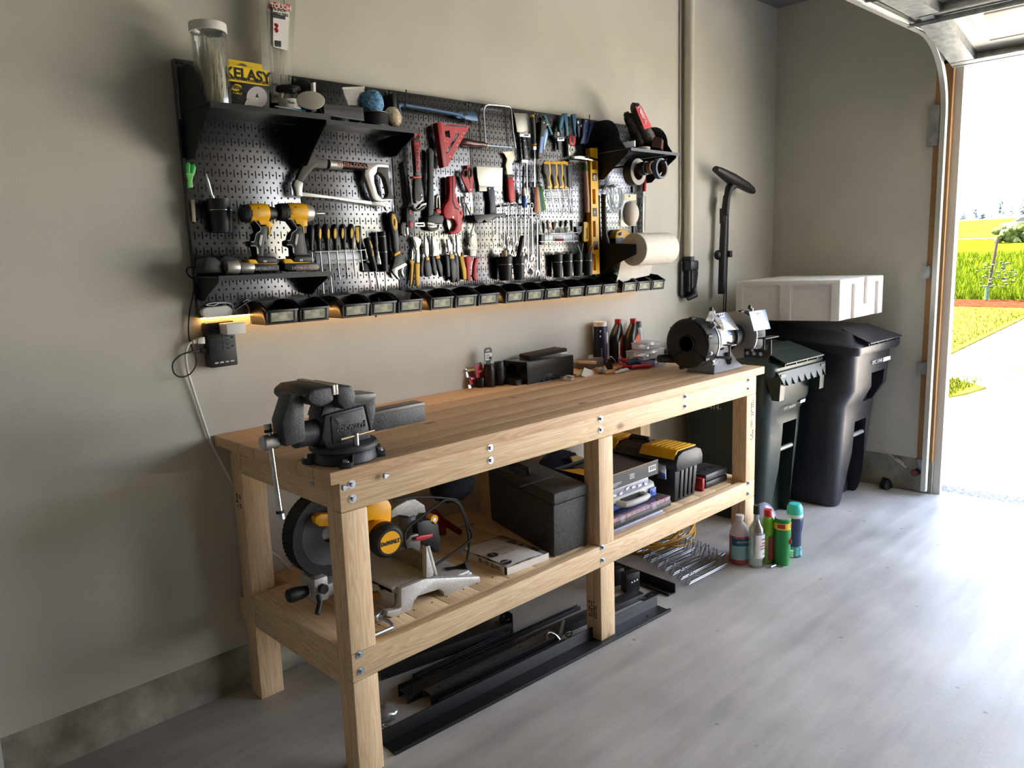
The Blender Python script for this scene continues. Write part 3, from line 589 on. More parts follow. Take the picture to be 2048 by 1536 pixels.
tool('pipe_wrench', 'slim dark pipe wrench with a red thumb wheel, left of the red handled wrench', 'wrench', 'j', [('P', 'handle', DGR, 10, 16, '115,440 165,420 176,520 240,1040 242,1082 165,1078 188,1040 150,700 120,500', {'bev': .004}), ('P', 'body', DGR, 6, 24, '160,1078 265,1110 290,1380 242,1450 195,1442 165,1300', {'bev': .004}),
 ('P', 'hook_jaw', DGR, 8, 18, '80,1330 105,1290 165,1290 160,1330 122,1350 126,1470 110,1475 85,1430'), ('P', 'jaw_teeth', BRUSH, 10, 14, '127,1347 156,1345 156,1470 131,1475'), ('P', 'jaw_teeth', BRUSH, 10, 21, '160,1357 186,1357 196,1460 171,1465'), ('P', 'thumb_wheel', REDG, 12, 21, '205,1270 240,1265 256,1300 250,1360 216,1366 203,1330'), ('C', 'button', REDG, 28, [6, 3], '222,1150'), ('T', 'button_ring', STEEL, 31, [8, 1.4], '222,1150'),
 ('P', 'side_bar', BRUSH, 10, 14, '282,1297 410,1290 418,1300 418,1345 405,1350 285,1345', {'holes': ['300,1312 400,1307 402,1332 300,1334']})])
w_ = tool('pipe_wrench', 'self adjusting wrench with a red and black handle hanging by its ring', 'wrench', 'j', [('P', 'handle', DGR, 14, 20, '255,120 350,118 352,300 355,590 352,640 286,642 288,580 268,300', {'bev': .005}), ('T', 'hanging_ring', REDG, 24, [13, 4.5], '302,92'), ('P', 'grip_inlay', REDG, 32, 4, '264,170 340,168 345,400 340,578 297,580 285,420', {'of': 0}), ('P', 'collar', REDG, 12, 24, '250,645 375,640 372,668 255,675'), ('P', 'body', DGR, 14, 20, '280,675 365,672 400,850 412,1002 370,1010 380,950 345,992 300,1028 285,1000 275,850', {'bev': .003}), ('C', 'rivet', STEEL, 33, [3.4, 2], '372,908'),
 ('P', 'jaw_lining', mat('worn_jaw', rgb(150, 146, 138), .4, .6), 33, 2, '290,985 335,1000 362,975 368,945 392,940 388,985 355,1015 305,1030'), ('P', 'hook_jaw', DGR, 12, 22, '245,1070 330,1118 440,1038 442,1060 400,1110 330,1135 290,1127'), ('P', 'jaw_teeth', BRUSH, 14, 20, '258,1062 320,1092 370,1030 440,1013 442,1040 390,1055 330,1102 270,1088')], dz=20)
text('CRESCENT', .020, INK, w_, Q('j', 308, 385, .0575), (-.05, 0, -1), (1, 0, 0))
tool('pipe_wrench', 'long all dark pipe wrench hanging left of the red tubing cutter', 'wrench', 'j', [('P', 'handle', DGR, 12, 20, '470,258 510,248 552,300 545,400 545,1180 560,1212 468,1212 470,1100 482,700 478,340', {'bev': .005}), ('P', 'head', DGR, 8, 30, '465,1215 550,1180 680,1195 686,1260 660,1312 560,1310 460,1290', {'bev': .004}), ('P', 'jaw_teeth', CREAMS, 10, 26, '460,1282 560,1302 555,1328 455,1317'), ('P', 'jaw_teeth', mat('worn_jaw'), 10, 24, '455,1332 590,1325 592,1355 530,1370 465,1362'),
 ('P', 'hook_jaw', DGR, 10, 24, '462,1366 600,1357 626,1315 612,1390 550,1415 490,1407', {'bev': .003}), ('P', 'screw', mat('worn_jaw'), 14, 14, '575,920 600,898 630,905 636,1095 620,1100 610,932 592,962 592,1090 575,1082'), ('P', 'knurled_nut', REDG, 8, 26, '575,1095 642,1100 652,1165 580,1170', {'bev': .004}), ('P', 'screw_block', DGR, 12, 18, '545,1120 580,1160 640,1180 560,1200')])
tool('speed_square', 'red triangular speed square hanging by its fence', 'square', 3, [('P', 'plate', REDG, 30, 4, '690,480 1025,520 765,985', {'holes': ['735,575 792,572 803,658 746,650', '872,602 908,606 772,835 747,828', '728,497 990,522 985,542 724,520']}), ('P', 'fence', mat('red_fence', rgb(150, 24, 32), .45), 14, 30, '650,485 690,480 765,985 722,998'), ('P', 'scale_marks', WHITE, 34.2, .3, '735,500 745,501 744,508 734,507'), ] + [('P', 'scale_mark', WHITE, 33.6, .6, ell(x, y, 6, 5, 6)) for x, y in ((955, 605), (930, 640), (905, 690), (878, 740), (850, 790), (800, 870), (865, 585), (770, 700), (740, 690))])
tool('tubing_cutter', 'red ratcheting tubing cutter with a white crescent blade', 'cutter', 'j', [('P', 'body', REDG, 10, 26, '760,642 850,640 850,870 880,990 950,1120 962,1180 940,1250 940,1400 900,1442 782,1460 770,1422 830,1402 862,1320 840,1262 790,1237 720,1242 690,1200 680,1130 700,1050 750,980 765,860', {'bev': .005}), ('P', 'handle_gap', INK, 35, 1.8, '798,650 812,650 816,980 852,1080 912,1108 905,1122 840,1097 803,1000', {'of': 0}), ('P', 'blade', BRUSH, 14, 3, '720,1245 790,1243 814,1310 802,1400 766,1422 735,1340'), ('C', 'rivet', STEEL, 35, [4, 2], '812,1216'), ('C', 'rivet', REDG, 35, [6, 3], '930,1158'), ('C', 'rivet', STEEL, 35, [2.6, 2], '908,1106')])
tool('scissors', 'red handled scissors hanging right of the tubing cutter', 'scissors', 'j', [('P', 'handle', REDG, 14, 9, '945,565 985,540 1022,580 1018,640 1040,720 1078,868 1035,868 960,720 935,650', {'holes': [ell(984, 606, 24, 46)]}), ('P', 'handle', REDG, 6, 9, '1012,495 1040,480 1075,560 1092,660 1082,868 1060,870 1048,700 1010,580', {'holes': [ell(1050, 598, 16, 62)]}), ('R', 'grip_lining', GRIP, 24, 2.6, ell(984, 606, 30, 54), {'closed': True, 'n': 8}), ('R', 'grip_lining', GRIP, 16, 2.6, ell(1050, 598, 22, 70), {'closed': True, 'n': 8}), ('P', 'blade', CHROME, 13, 3, '1032,870 1078,868 1092,1170 1072,1182'), ('C', 'pivot', STEEL, 22, [3, 2], '1058,832')])
tool('snips', 'small slim black snips hanging between the tubing cutter and scissors', 'snips', 'j', [('P', 'jaw', BLACK, 6, 5, '922,925 940,925 950,1015 940,1035 926,1020'), ('P', 'jaw', WHITE, 6, 6, '970,935 998,930 996,1018 975,1022'), ('R', 'handle', BLACK, 9, 3, '935,1030 952,1120 965,1250', {'sub': 3}), ('R', 'handle', DGR, 9, 3, '985,1020 1010,1090 1048,1180 1048,1250', {'sub': 3}), ('R', 'spring', STEEL, 9, 1.2, '975,1030 968,1120 970,1230')])
tool('pry_bar', 'blue steel pry bar lying level on two black hooks', 'pry bar', 3, [('R', 'bar', BLUEST, 26, 8, '225,285 300,292 560,335 850,388 960,430', {'n': 6}), ('P', 'blade_end', BLUEST, 18, 12, '840,372 930,350 1090,358 1126,466 1050,462 960,440 880,432', {'bev': .004}), ('P', 'hook_end', BLUEST, 18, 14, '205,262 300,256 300,300 235,305 252,380 268,442 246,442 212,330', {'bev': .004}), ('P', 'nail_slot', INK, 29.6, 1, '945,372 975,368 1000,392 1010,405 950,408', {'of': 1})])
for lab, pp in (('black peg hook holding up the bent end of the pry bar', '297,110 296,270 285,300 262,308'), ('short black peg hook under the flat tip of the pry bar', '970,455 965,480 950,488 940,470')):
    tool('peg_hook', lab, 'hook', 3, [('R', 'hook', BLACK, 0, 2.6, pp, {'ds': [38, 38, 30, 0], 'sub': 4})], 'black peg hooks')
tool('bracket', 'tall black bracket standing beside the twine shelf under the pry bar', 'bracket', 3, [('P', 'arm', BLKM, 0, 40, '138,150 186,145 196,300 270,430 240,440 150,310')])
tool('coping_saw', 'coping saw with a bent wire frame and dark varnished handle', 'saw', 3, [('R', 'frame', CHROME, 20, 3.6, '1203,745 1190,560 1180,390 1187,320 1215,285 1260,280 1440,298 1475,310 1492,350 1515,600 1542,775', {'sub': 2}), ('R', 'handle', BROWN, 20, [9, 15, 17, 15.5, 12.5, 12, 12, 8], '905,722 925,710 980,708 1050,722 1110,728 1140,728 1175,733 1210,740'), ('R', 'ferrule', mat('brass', rgb(200, 160, 80), .3, 1.0), 20, 6.5, '1205,741 1225,744'), ('R', 'blade', mat('blue_blade', rgb(140, 170, 200), .3, .6), 20, 2, '1220,743 1505,766', {'flat': .4})])
tool('putty_knife', 'stiff steel putty knife clipped blade up near the top edge', 'putty knife', 3, [('P', 'blade', mat('dull_blade', rgb(140, 138, 130), .4, .7), 14, 2, '1525,375 1680,380 1690,582 1600,602 1560,590 1545,480'), ('P', 'handle', BLACK, 10, 14, '1622,640 1665,640 1692,902 1645,905', {'bev': .004}), ('P', 'end_cap', STEEL, 9, 15, '1612,900 1692,905 1684,940 1610,935'), ('C', 'rivet', STEEL, 24, [2.4, 1], '1647,690 1655,760 1672,870'), ('P', 'shoulder', mat('dull_blade'), 13, 5, '1600,600 1690,580 1668,645 1620,645')])
CLIP = mat('zinc_clip', rgb(200, 205, 210), .35, .7)
tool('tool_clip', 'zinc spring clip gripping the stiff putty knife', 'clip', 3, [('P', 'clip', CLIP, 22, 10, '1590,605 1712,610 1712,652 1592,642'), ('P', 'slot', INK, 31.6, 1, '1640,620 1690,622 1690,638 1640,636', {'of': 0})], 'zinc tool clips')
tool('tool_clip', 'zinc spring clip gripping the jaws of the teal pliers', 'clip', 'a', [('P', 'clip', CLIP, 22, 10, '850,850 1012,848 1014,932 855,932'), ('P', 'slot', INK, 31.6, 1, '882,870 982,868 982,898 884,898', {'of': 0})], 'zinc tool clips')
tool('chisel', 'wood chisel with a ribbed black handle and yellow cap, blade down', 'chisel', 'a', [('R', 'handle', DGR, 22, [11, 12, 11, 11.5, 10, 11], '275,385 285,470 298,640 305,800 310,930 318,1000'), ('R', 'cap', YG, 22, [4, 10, 12], '270,325 272,345 277,390'), ('R', 'collar', YG, 22, 12, '316,1000 320,1035'), ('P', 'ferrule', SILV, 16, 12, '300,1042 376,1048 376,1132 306,1130'), ('R', 'shaft', STEEL, 22, 2.4, '328,1130 332,1340'), ('P', 'blade', BRUSH, 20, 3, '312,1335 356,1335 372,1680 352,1980 325,1980 318,1600')])
tool('utility_knife', 'folding utility knife with a pale blue label hanging beside the chisel', 'knife', 'a', [('P', 'body', DGR, 12, 16, '490,470 600,430 640,560 590,640 560,800 545,1322 430,1310 420,1222 470,800 490,600', {'bev': .003}), ('P', 'label', mat('pale_blue_label', rgb(120, 160, 225), .5), 27.5, 1.2, '480,830 552,830 502,1212 445,1202', {'of': 0}), ('P', 'blade_holder', mat('light_blue_metal', rgb(130, 165, 200), .35, .5), 10, 8, '560,690 600,640 642,650 640,770 565,1132 540,1120'), ('C', 'screw', CHROME, 27, [3, 2], '548,512 628,552'), ('C', 'screw', mat('copper', rgb(190, 110, 60), .4, .8), 27, [2.4, 2], '458,1258')])
tool('pliers', 'teal handled pliers with open curved handles above the zinc clip', 'pliers', 'a', [('P', 'handle', TEAL, 10, 16, '540,345 600,330 640,450 742,722 762,792 722,802 640,600 580,430', {'bev': .004}), ('P', 'handle', TEAL, 16, 16, '960,332 1012,340 1002,500 952,640 968,802 932,812 895,620 920,450', {'bev': .004}), ('P', 'jaw', DGR, 12, 14, '780,752 830,700 930,720 962,770 955,930 935,1132 880,1132 865,940 775,832'), ('P', 'lever', BLACK, 8, 12, '790,702 882,468 895,500 862,702 822,762'), ('C', 'pivot', WHITE, 26, [8.5, 3], '872,772'), ('C', 'pivot_hole', INK, 28.6, [3.2, .8], '876,772')])
tool('pliers', 'teal handled crimping pliers with a red clip at the jaws', 'pliers', 'a', [('P', 'handle', TEAL, 18, 16, '990,302 1086,290 1112,560 1122,800 1062,832 1042,600', {'bev': .005}), ('P', 'handle', TEAL, 14, 16, '1190,322 1278,310 1292,500 1276,700 1302,842 1270,832 1232,700', {'bev': .005}), ('P', 'body', SILV, 10, 14, '1095,800 1135,795 1142,1040 1250,1040 1270,1160 1205,1262 1110,1282'), ('P', 'clip', REDG, 20, 10, '1130,800 1262,810 1278,850 1272,1000 1242,1030 1150,1022 1120,960', {'bev': .003}), ('P', 'clip_slot', INK, 29.5, 1, '1170,830 1215,832 1218,960 1190,975 1168,940', {'of': 3}), ('C', 'cutter_disc', WHITE, 22, [16, 5], '1190,1128'), ('C', 'disc_hole', DGR, 26.6, [6, .8], '1192,1132')])
tool('pliers', 'dark blue pliers hanging closed on a peg beside the right shelf', 'pliers', 'a', [('P', 'handle', NAVY, 16, 14, '1470,420 1560,432 1570,560 1532,760 1522,1000 1380,992 1432,800 1442,600', {'bev': .004}), ('P', 'handle', NAVY, 8, 14, '1640,480 1690,560 1602,800 1545,992 1522,985 1562,760', {'bev': .004}), ('C', 'pivot', STEEL, 29.5, [3, 1], '1512,480 1528,700')])
tool('peg_hook', 'black upright peg rod carrying the dark blue pliers', 'hook', 'a', [('R', 'hook', BLACK, 0, 2.4, '1582,335 1578,500 1560,520', {'ds': [40, 36, 0]})], 'black peg hooks')
tool('pliers', 'dark blue pliers with chrome jaws half hidden behind the crimping pliers', 'pliers', 'a', [('P', 'handle', mat('dark_navy', rgb(14, 24, 50), .4), 4, 12, '1300,430 1470,415 1450,600 1420,800 1340,880 1310,640', {'bev': .004}), ('T', 'ring', CHROME, 20, [5.5, 1.6], '1395,580'), ('P', 'jaw', STEEL, 15, 4, '1310,470 1340,470 1335,540 1312,530'), ('C', 'rivet', CHROME, 16, [3, 2], '1420,480 1430,520')])
tool('hammer', 'wooden handled hammer with a chrome head beside the yellow level', 'hammer', 5, [('R', 'handle', mat('pinkish_wood', rgb(176, 128, 104), .5), 52, [8, 11, 13, 13, 12], '812,770 815,900 822,1060 828,1200 832,1320'), ('P', 'head', CHROME, 40, 24, '690,712 762,702 850,712 905,728 962,745 960,765 880,760 700,735', {'bev': .005}), ('R', 'shadow_band', mat('green_shadow', rgb(40, 84, 50), .5), 52, 10.5, '813,800 815,880'), ('P', 'holder', BLKM, 1, 36, '640,745 820,760 820,780 640,770')])  # green-black band paints the level's shadow onto the upper handle
tool('spirit_level', 'tall yellow spirit level standing upright against the pegboard', 'level', 0, [('P', 'beam', YEL, 6, 30, '1180.5,298 1195,297 1199.5,548 1184.5,548.5', {'holes': ['1184,323 1193,323 1193.4,339 1184.3,339', '1184.6,378 1190.8,378 1191.6,408 1185.4,408', '1185.6,442 1191.2,442 1191.8,474 1186.2,474', '1186.2,508 1191.8,508 1192.2,541 1186.8,541']}), ('P', 'top_cap', YEL, 6, 31, '1180.5,296 1195,295.5 1195,300 1180.6,300.5'), ('P', 'vial_housing', DGR, 35, 2, '1184.5,346 1193.5,346 1194,362 1185,362'), ('P', 'vial_housing', DGR, 35, 2, '1185.5,416 1194,416 1194.5,433 1186,433'), ('P', 'vial_housing', BLACK, 35, 2, '1187,483 1196,482 1196.5,499 1187.5,500'), ('T', 'vial', SILV, 38, [10, 2], '1189,354.5 1190,424.5'), ('C', 'vial_glass', CREAM, 36.5, [5, 1.5], '1189,354.5 1190,424.5')])
tool('flashlight', 'long black flashlight hanging right of the yellow level', 'flashlight', 'f', [('R', 'barrel', BLACK, 24, [13, 14, 14, 14, 15], '190,535 190,560 195,900 205,1240 215,1420', {'n': 18}), ('R', 'head', BLACK, 26, [15, 17, 19, 18], '215,1420 225,1480 245,1600 250,1850', {'n': 18}), ('P', 'chrome_strip', CHROME, 37, 2, '240,570 262,570 262,800 244,800', {'of': 0}), ('R', 'switch', CHROME, 38, 3, '262,1440 285,1500')])
TUBE = film('clear_tubing', (.9, .95, .94), .3, .15, .3)
tc_ = thing('tubing_coil', 'loose coil of clear plastic tubing hanging over a black peg', 'tubing', Q('f', 400, 400, .03))
for k, pp in enumerate(('300,360 260,560 330,800 430,920 560,840 610,640 560,380 430,330', '380,340 330,560 360,780 440,900 520,820 540,600 520,400 450,330', '230,360 320,500 380,700 470,880 590,760 580,520 500,330 330,300', '420,330 400,560 420,760 480,860 540,700 520,480')):
    piece('f', ('R', 'loop', TUBE, 22+k*7, 3.2, pp, {'sub': 4, 'n': 8, 'closed': True}), tc_)
tool('tool_clip', 'zinc clip on a black bar above the clear tubing', 'clip', 'f', [('P', 'clip', CLIP, 30, 10, '470,310 590,315 585,385 475,380'), ('P', 'bar', BLACK, 20, 12, '190,345 470,318 470,375 195,405'), ('P', 'slot', INK, 39.6, 1, '500,335 560,338 560,358 500,356', {'of': 0})], 'zinc tool clips')
dm = tool('dust_mask', 'white dust mask in a clear bag with a pale label at the top', 'mask', 'f', [('P', 'bag', GLASSW, 4, 3, '580,515 915,522 910,1228 560,1240'), ('P', 'label', mat('pale_yellow_card', rgb(222, 222, 190), .6), 7, 1, '640,530 905,535 905,660 640,668'), ('C', 'logo', NAVY, 8, [6.5, .6], '755,572')])
M().sph(Q('f', 775, 955, .012), .05, (1.0, .85, 1.28), 24, 14).clip((0, YB-.009, 0), (0, 1, 0)).build('cup', noise_mat('mask_fibre', rgb(214, 206, 190), rgb(232, 226, 214), 30, .85, mscale=(1, 1, 14)), dm)
tool('pull_saw', 'red handled saw hanging at the right edge of the pegboard', 'saw', 'f', [('R', 'handle', REDG, 20, [9, 11, 11, 10], '1088,150 1086,260 1080,400 1078,470'), ('R', 'tang', STEEL, 20, 2, '1065,470 1055,600'), ('P', 'blade', mat('dull_blade'), 18, 2, '1050,600 1110,572 1100,1340 1050,1370')])
tool('bracket', 'small black peg bracket above the dust mask', 'bracket', 'f', [('P', 'block', BLACK, 0, 8, '825,350 908,350 896,492 832,492')], 'small black peg brackets')
tool('bracket', 'small black peg bracket below the dust mask', 'bracket', 'f', [('P', 'block', BLACK, 0, 8, '845,1232 887,1232 886,1380 846,1380')], 'small black peg brackets')
tool('tape_measure', 'yellow and black tape measure behind the paper towel roll', 'tape measure', 6, [('P', 'case', YEL, 6, 44, '1140,400 1150,345 1190,315 1245,312 1295,355 1310,430 1290,560 1200,600 1145,560', {'bev': .006}), ('P', 'lower_shell', BLACK, 5, 47, '1136,410 1225,400 1230,480 1300,560 1200,640 1140,590', {'bev': .004}), ('P', 'badge', INK, 49.6, 1.4, '1160,360 1205,340 1200,380 1175,385', {'of': 0})])
br = tool('bit_rack', 'narrow wire rack holding bits and small drivers above the pencil cups', 'tool rack', 'e', [('R', 'rail', STEEL, 26, 1.8, '340,308 700,300 965,290'), ('R', 'rail', STEEL, 24, 1.8, '110,492 560,486 975,478'), ('P', 'back_plate', mat('rack_plate'), 1, 1.5, '215,330 848,325 852,490 220,495'), ('P', 'magnet_bar', BLACK, 4, 16, '140,330 210,330 205,560 145,560')])
for k in range(9): tool('screw_bit', f'red tipped driver bit, {["first", "second", "third", "fourth", "fifth", "sixth", "seventh", "eighth", "ninth"][k]} from the left in the bit rack', 'bit', 'e', [('R', 'shank', STEEL, 14, 1.5, f'{482+k*20},360 {485+k*20},425'), ('R', 'tip', REDG, 14, 2.4, f'{485+k*20},425 {487+k*20},492')], 'red tipped bits in the rack')
for k in range(11): tool('drill_bit', f'slim dark drill bit, {["first", "second", "third", "fourth", "fifth", "sixth", "seventh", "eighth", "ninth", "tenth", "eleventh"][k]} from the left along the upper rail', 'bit', 'e', [('R', 'shank', DGR, 26, 1.7, f'{478+k*25},{185-(k%3)*6} {482+k*25},298')], 'drill bits on the upper rail')
for lab, pp, m_, sh in (('small driver with a pale pink wooden handle in the bit rack', '285,5 290,110 305,220', mat('pink_wood', rgb(176, 110, 92), .5), '318,225 326,780'), ('small driver with a dark red handle in the bit rack', '412,45 414,140 420,225', mat('dark_red_handle', rgb(90, 32, 20), .4), '432,225 430,400 442,645'), ('grey handled awl at the left end of the bit rack', '195,65 200,180 195,300', DGR, '160,280 165,325'), ('thin driver with a slender rod at the right end of the bit rack', '820,0 826,120 830,250', BLACK, '858,70 888,530'), ('thin black driver standing between the drill bits', '590,20 585,90 580,160', BLACK, '578,160 576,240'), ('slanted black driver right of the drill bits', '715,10 700,80 690,150', BLACK, '690,150 700,280')):
    tool('screwdriver', lab, 'screwdriver', 'e', [('R', 'handle', m_, 22, [6, 7, 5], pp), ('R', 'shaft', STEEL, 22, 1.6, sh)], 'small drivers in the bit rack')
tool('bracket', 'black pointed peg bracket left of the yellow box knife', 'bracket', 'e', [('P', 'plate', BLACK, 0, 12, '930,150 1085,140 1080,230 1010,330 960,290', {'holes': ['975,225 1020,225 998,260']})], 'small black peg brackets')
tool('utility_knife', 'yellow box knife hanging left of the yellow level', 'knife', 'e', [('P', 'body', YEL, 8, 12, '1118,60 1150,40 1180,50 1215,55 1228,90 1225,470 1195,490 1130,495 1112,470', {'holes': ['1165,180 1195,182 1195,430 1168,432'], }), ('P', 'rail', mat('pale_yellow', rgb(240, 226, 120), .4), 19, 3, '1150,60 1162,60 1165,480 1150,485'), ('P', 'rail', mat('pale_yellow'), 19, 3, '1200,70 1216,72 1222,462 1205,475')])
HX = [('dark_red', (120, 24, 30)), ('red_key', (176, 50, 40)), ('orange_key', (214, 120, 60)), ('yellow_key', (222, 200, 90)), ('white_key', (214, 210, 190)), ('teal_key', (40, 120, 120)), ('sea_green_key', (30, 110, 90)), ('green_key', (60, 140, 50)), ('lime_key', (120, 160, 40))]
hx = thing('hex_key_fan', 'fan of rainbow coloured hex keys hanging from a wire ring', 'hex keys', Q(5, 300, 1000, .02))
for k, (nm, c_) in enumerate(HX):
    x0, x1 = 262+k*9.5, 268+k*14.5
    piece(5, ('P', 'hex_key', mat(nm, rgb(*c_), .4), 8+k*1.5, 4, f'{x0},{1045-k*1.5} {x0+9},{1044-k*1.5} {x1+10},{1325-k*4} {x1-1},{1328-k*4}', {'label': nm.replace('_', ' ').replace(' key', '')+' hex key'}), hx)
piece(5, ('T', 'ring', STEEL, 18, [10, 1], '303,1000'), hx); piece(5, ('P', 'clip', BLACK, 4, 12, '205,995 330,985 330,1040 215,1045'), hx)
tool('tool_rack', 'wire rack holding the yellow and black handled files', 'tool rack', 5, [('R', 'rail', STEEL, 22, 1.8, '362,1078 692,1074'), ('R', 'rail', STEEL, 22, 1.8, '372,1162 692,1158'), ('P', 'back_plate', mat('rack_plate'), 1, 1.5, '385,1070 660,1066 662,1155 388,1158')])
for k in range(4):
    dx = (0, 72, 132, 186)[k]
    f = lambda st: ' '.join(f'{x+dx:.0f},{y}' for x, y in PTS(st))
    tool('file', ['yellow and black handled file at the left end of its rack', 'second yellow and black file from the left in its rack', 'third yellow and black file from the left in its rack', 'yellow and black file next to the slate handled one'][k], 'file', 5, [('P', 'handle', YG, 16, 8, f('365,772 400,760 440,775 446,900 437,950 461,1035 450,1062 405,1062 395,940 370,880'), {'bev': .004}), ('P', 'grip_inlay', BLACK, 23.2, 2, f('366,796 422,800 429,900 422,950 436,1030 409,1040 396,940 371,880'), {'of': 0}), ('R', 'blade', STEEL, 24, 3.4, f('436,1062 480,1310'), {'flat': .5})], 'yellow and black files', dz=(27, 18, 9, 0)[k])
tool('file', 'slate handled file at the right end of the file rack', 'file', 5, [('P', 'handle', mat('slate_handle', rgb(54, 56, 70), .5), 16, 15, '622,810 682,816 672,1050 630,1048', {'bev': .004}), ('R', 'blade', STEEL, 24, 3.4, '652,1050 648,1180 628,1362', {'flat': .5})], 'yellow and black files')
tool('painters_tool', 'red handled scraper with a hooked cream steel head', 'scraper', 3, [('P', 'head', CREAMS, 14, 3, '1390,815 1525,808 1532,900 1502,950 1506,1072 1450,1082 1430,970 1448,900 1422,850'), ('P', 'bolster', GRIP, 8, 16, '1450,1078 1515,1073 1522,1112 1455,1117'), ('P', 'handle', REDG, 8, 17, '1455,1115 1520,1108 1547,1330 1520,1395 1490,1400 1470,1350', {'bev': .006}), ('T', 'hanging_ring', CHROME, 18, [7.5, 3.2], '1524,1372')])
tool('taping_knife', 'wide white steel taping knife with a dark blue handle', 'taping knife', 3, [('P', 'blade', mat('bright_blade', rgb(228, 226, 214), .4, .3), 16, 1.5, '1100,982 1396,1000 1392,1215 1128,1200 1108,1100'), ('P', 'back_strip', mat('blade_spine', rgb(196, 194, 180), .4, .4), 15, 4, '1128,1200 1392,1215 1392,1262 1132,1266'), ('P', 'handle', mat('midnight_handle', rgb(40, 42, 66), .45), 9, 16, '1225,1216 1305,1216 1312,1300 1322,1470 1314,1590 1250,1590 1252,1400', {'bev': .005}), ('C', 'rivet', STEEL, 25, [2.4, 1], '1248,1236 1298,1238')])
tool('tool_holder', 'black scalloped holder bar below the taping knife', 'tool rack', 4, [('P', 'bar', BLKM, 0, 45, '955,282 1320,262 1325,292 1180,310 1140,362 1100,372 1075,338 1045,372 1000,372 968,340', {'bev': .002})])
tool('ratchet_driver', 'driver with a cream collar and bright blue end hanging above the wrenches', 'screwdriver', 3, [('R', 'shaft', DGR, 22, [5, 7, 5, 6], '1632,980 1636,1040 1628,1150 1632,1240'), ('R', 'collar', CREAMS, 22, [9, 10, 10], '1632,1238 1634,1280 1636,1318'), ('R', 'grip', mat('bright_blue', rgb(30, 84, 170), .4), 22, [11, 12, 10, 8], '1636,1318 1637,1380 1638,1425 1640,1452')])
def wrench(label, c, ring, op, w=None):
    (ax, ay, ar), (bx_, by, brr) = ring, op; sc_ = CROP[c][2]; A, Bv = Q(c, ax, ay, .018), Q(c, bx_, by, .018)
    dep = (A-CP).dot(FW); k = dep/FPX/sc_; ra, rb = ar*k*1.12, brr*k*1.1
    t = thing('combination_wrench', label, 'wrench', A, 'combination wrenches in two rows'); d = (Bv-A).normalized(); u = Vector((d.z, 0, -d.x))
    M().torus(A, (0, 1, 0), ra, ra*.34, 26, 8).build('ring_end', CHROME, t)
    hw = (w or ra*.62); a, b = A+d*ra, Bv-d*rb*.75; th = hw*.42
    rings = [[p+u*(f*hw*math.cos(q))+Vector((0, th*math.sin(q), 0)) for q in [6.2832*i/12 for i in range(12)]] for p, f in ((a, .9), (a.lerp(b, .08), .8), (a.lerp(b, .5), .72), (a.lerp(b, .92), .8), (b, 1.1))]
    M().ringed(rings).build('shank', CHROME, t)
    ca, sa = math.cos(.26), math.sin(.26); dd = d*ca+u*sa; uu = u*ca-d*sa; arc = []
    for i in range(19):
        g = rad(42)+rad(276)*i/18; arc.append(Bv+dd*(rb*math.cos(g))+uu*(rb*math.sin(g)))
    arc += [Bv+dd*(rb*.80)-uu*(rb*.40), Bv-dd*(rb*.18)-uu*(rb*.40), Bv-dd*(rb*.40), Bv-dd*(rb*.18)+uu*(rb*.40), Bv+dd*(rb*.80)+uu*(rb*.40)]
    M().prism([p-Vector((0, rb*.22, 0)) for p in arc], (0, rb*.44, 0)).build('open_end', CHROME, t, bevel=.0008)
for k, (r_, o_) in enumerate((((350, 75, 19), (350, 550, 28)), ((480, 75, 25), (480, 655, 34)), ((608, 85, 31), (625, 745, 40)), ((770, 95, 38), (757, 842, 48)), ((880, 92, 38), (897, 990, 54)))):
    wrench(f'{["smallest", "second", "third", "fourth", "longest"][k]} chrome combination wrench '+('of' if k in (0, 4) else 'from the left in')+' the upper row', 'd', r_, o_)
for k, (r_, o_) in enumerate((((290, 285, 15), (286, 712, 23)), ((412, 285, 20), (418, 795, 31)), ((548, 282, 26), (563, 895, 38)), ((690, 285, 33), (716, 905, 44)), ((823, 287, 33), (822, 1112, 52)), ((978, 292, 38), (978, 1248, 53)))):
    wrench(f'{["smallest", "second", "third", "fourth", "fifth", "longest"][k]} chrome combination wrench '+('of' if k in (0, 5) else 'from the left in')+' the lower row', 'd', r_, o_)
wrench('single long chrome wrench hanging beside the blue ended driver', 3, (1668, 915, 22), (1674, 1320, 34))
for lab, pp in (('black bar carrying the upper row of wrenches', '320,105 560,85 900,60'), ('black bar carrying the lower row of wrenches', '200,300 600,262 1010,262')): tool('wrench_rack', lab, 'tool rack', 'd', [('R', 'bar', BLACK, 8, 4.5, pp)])
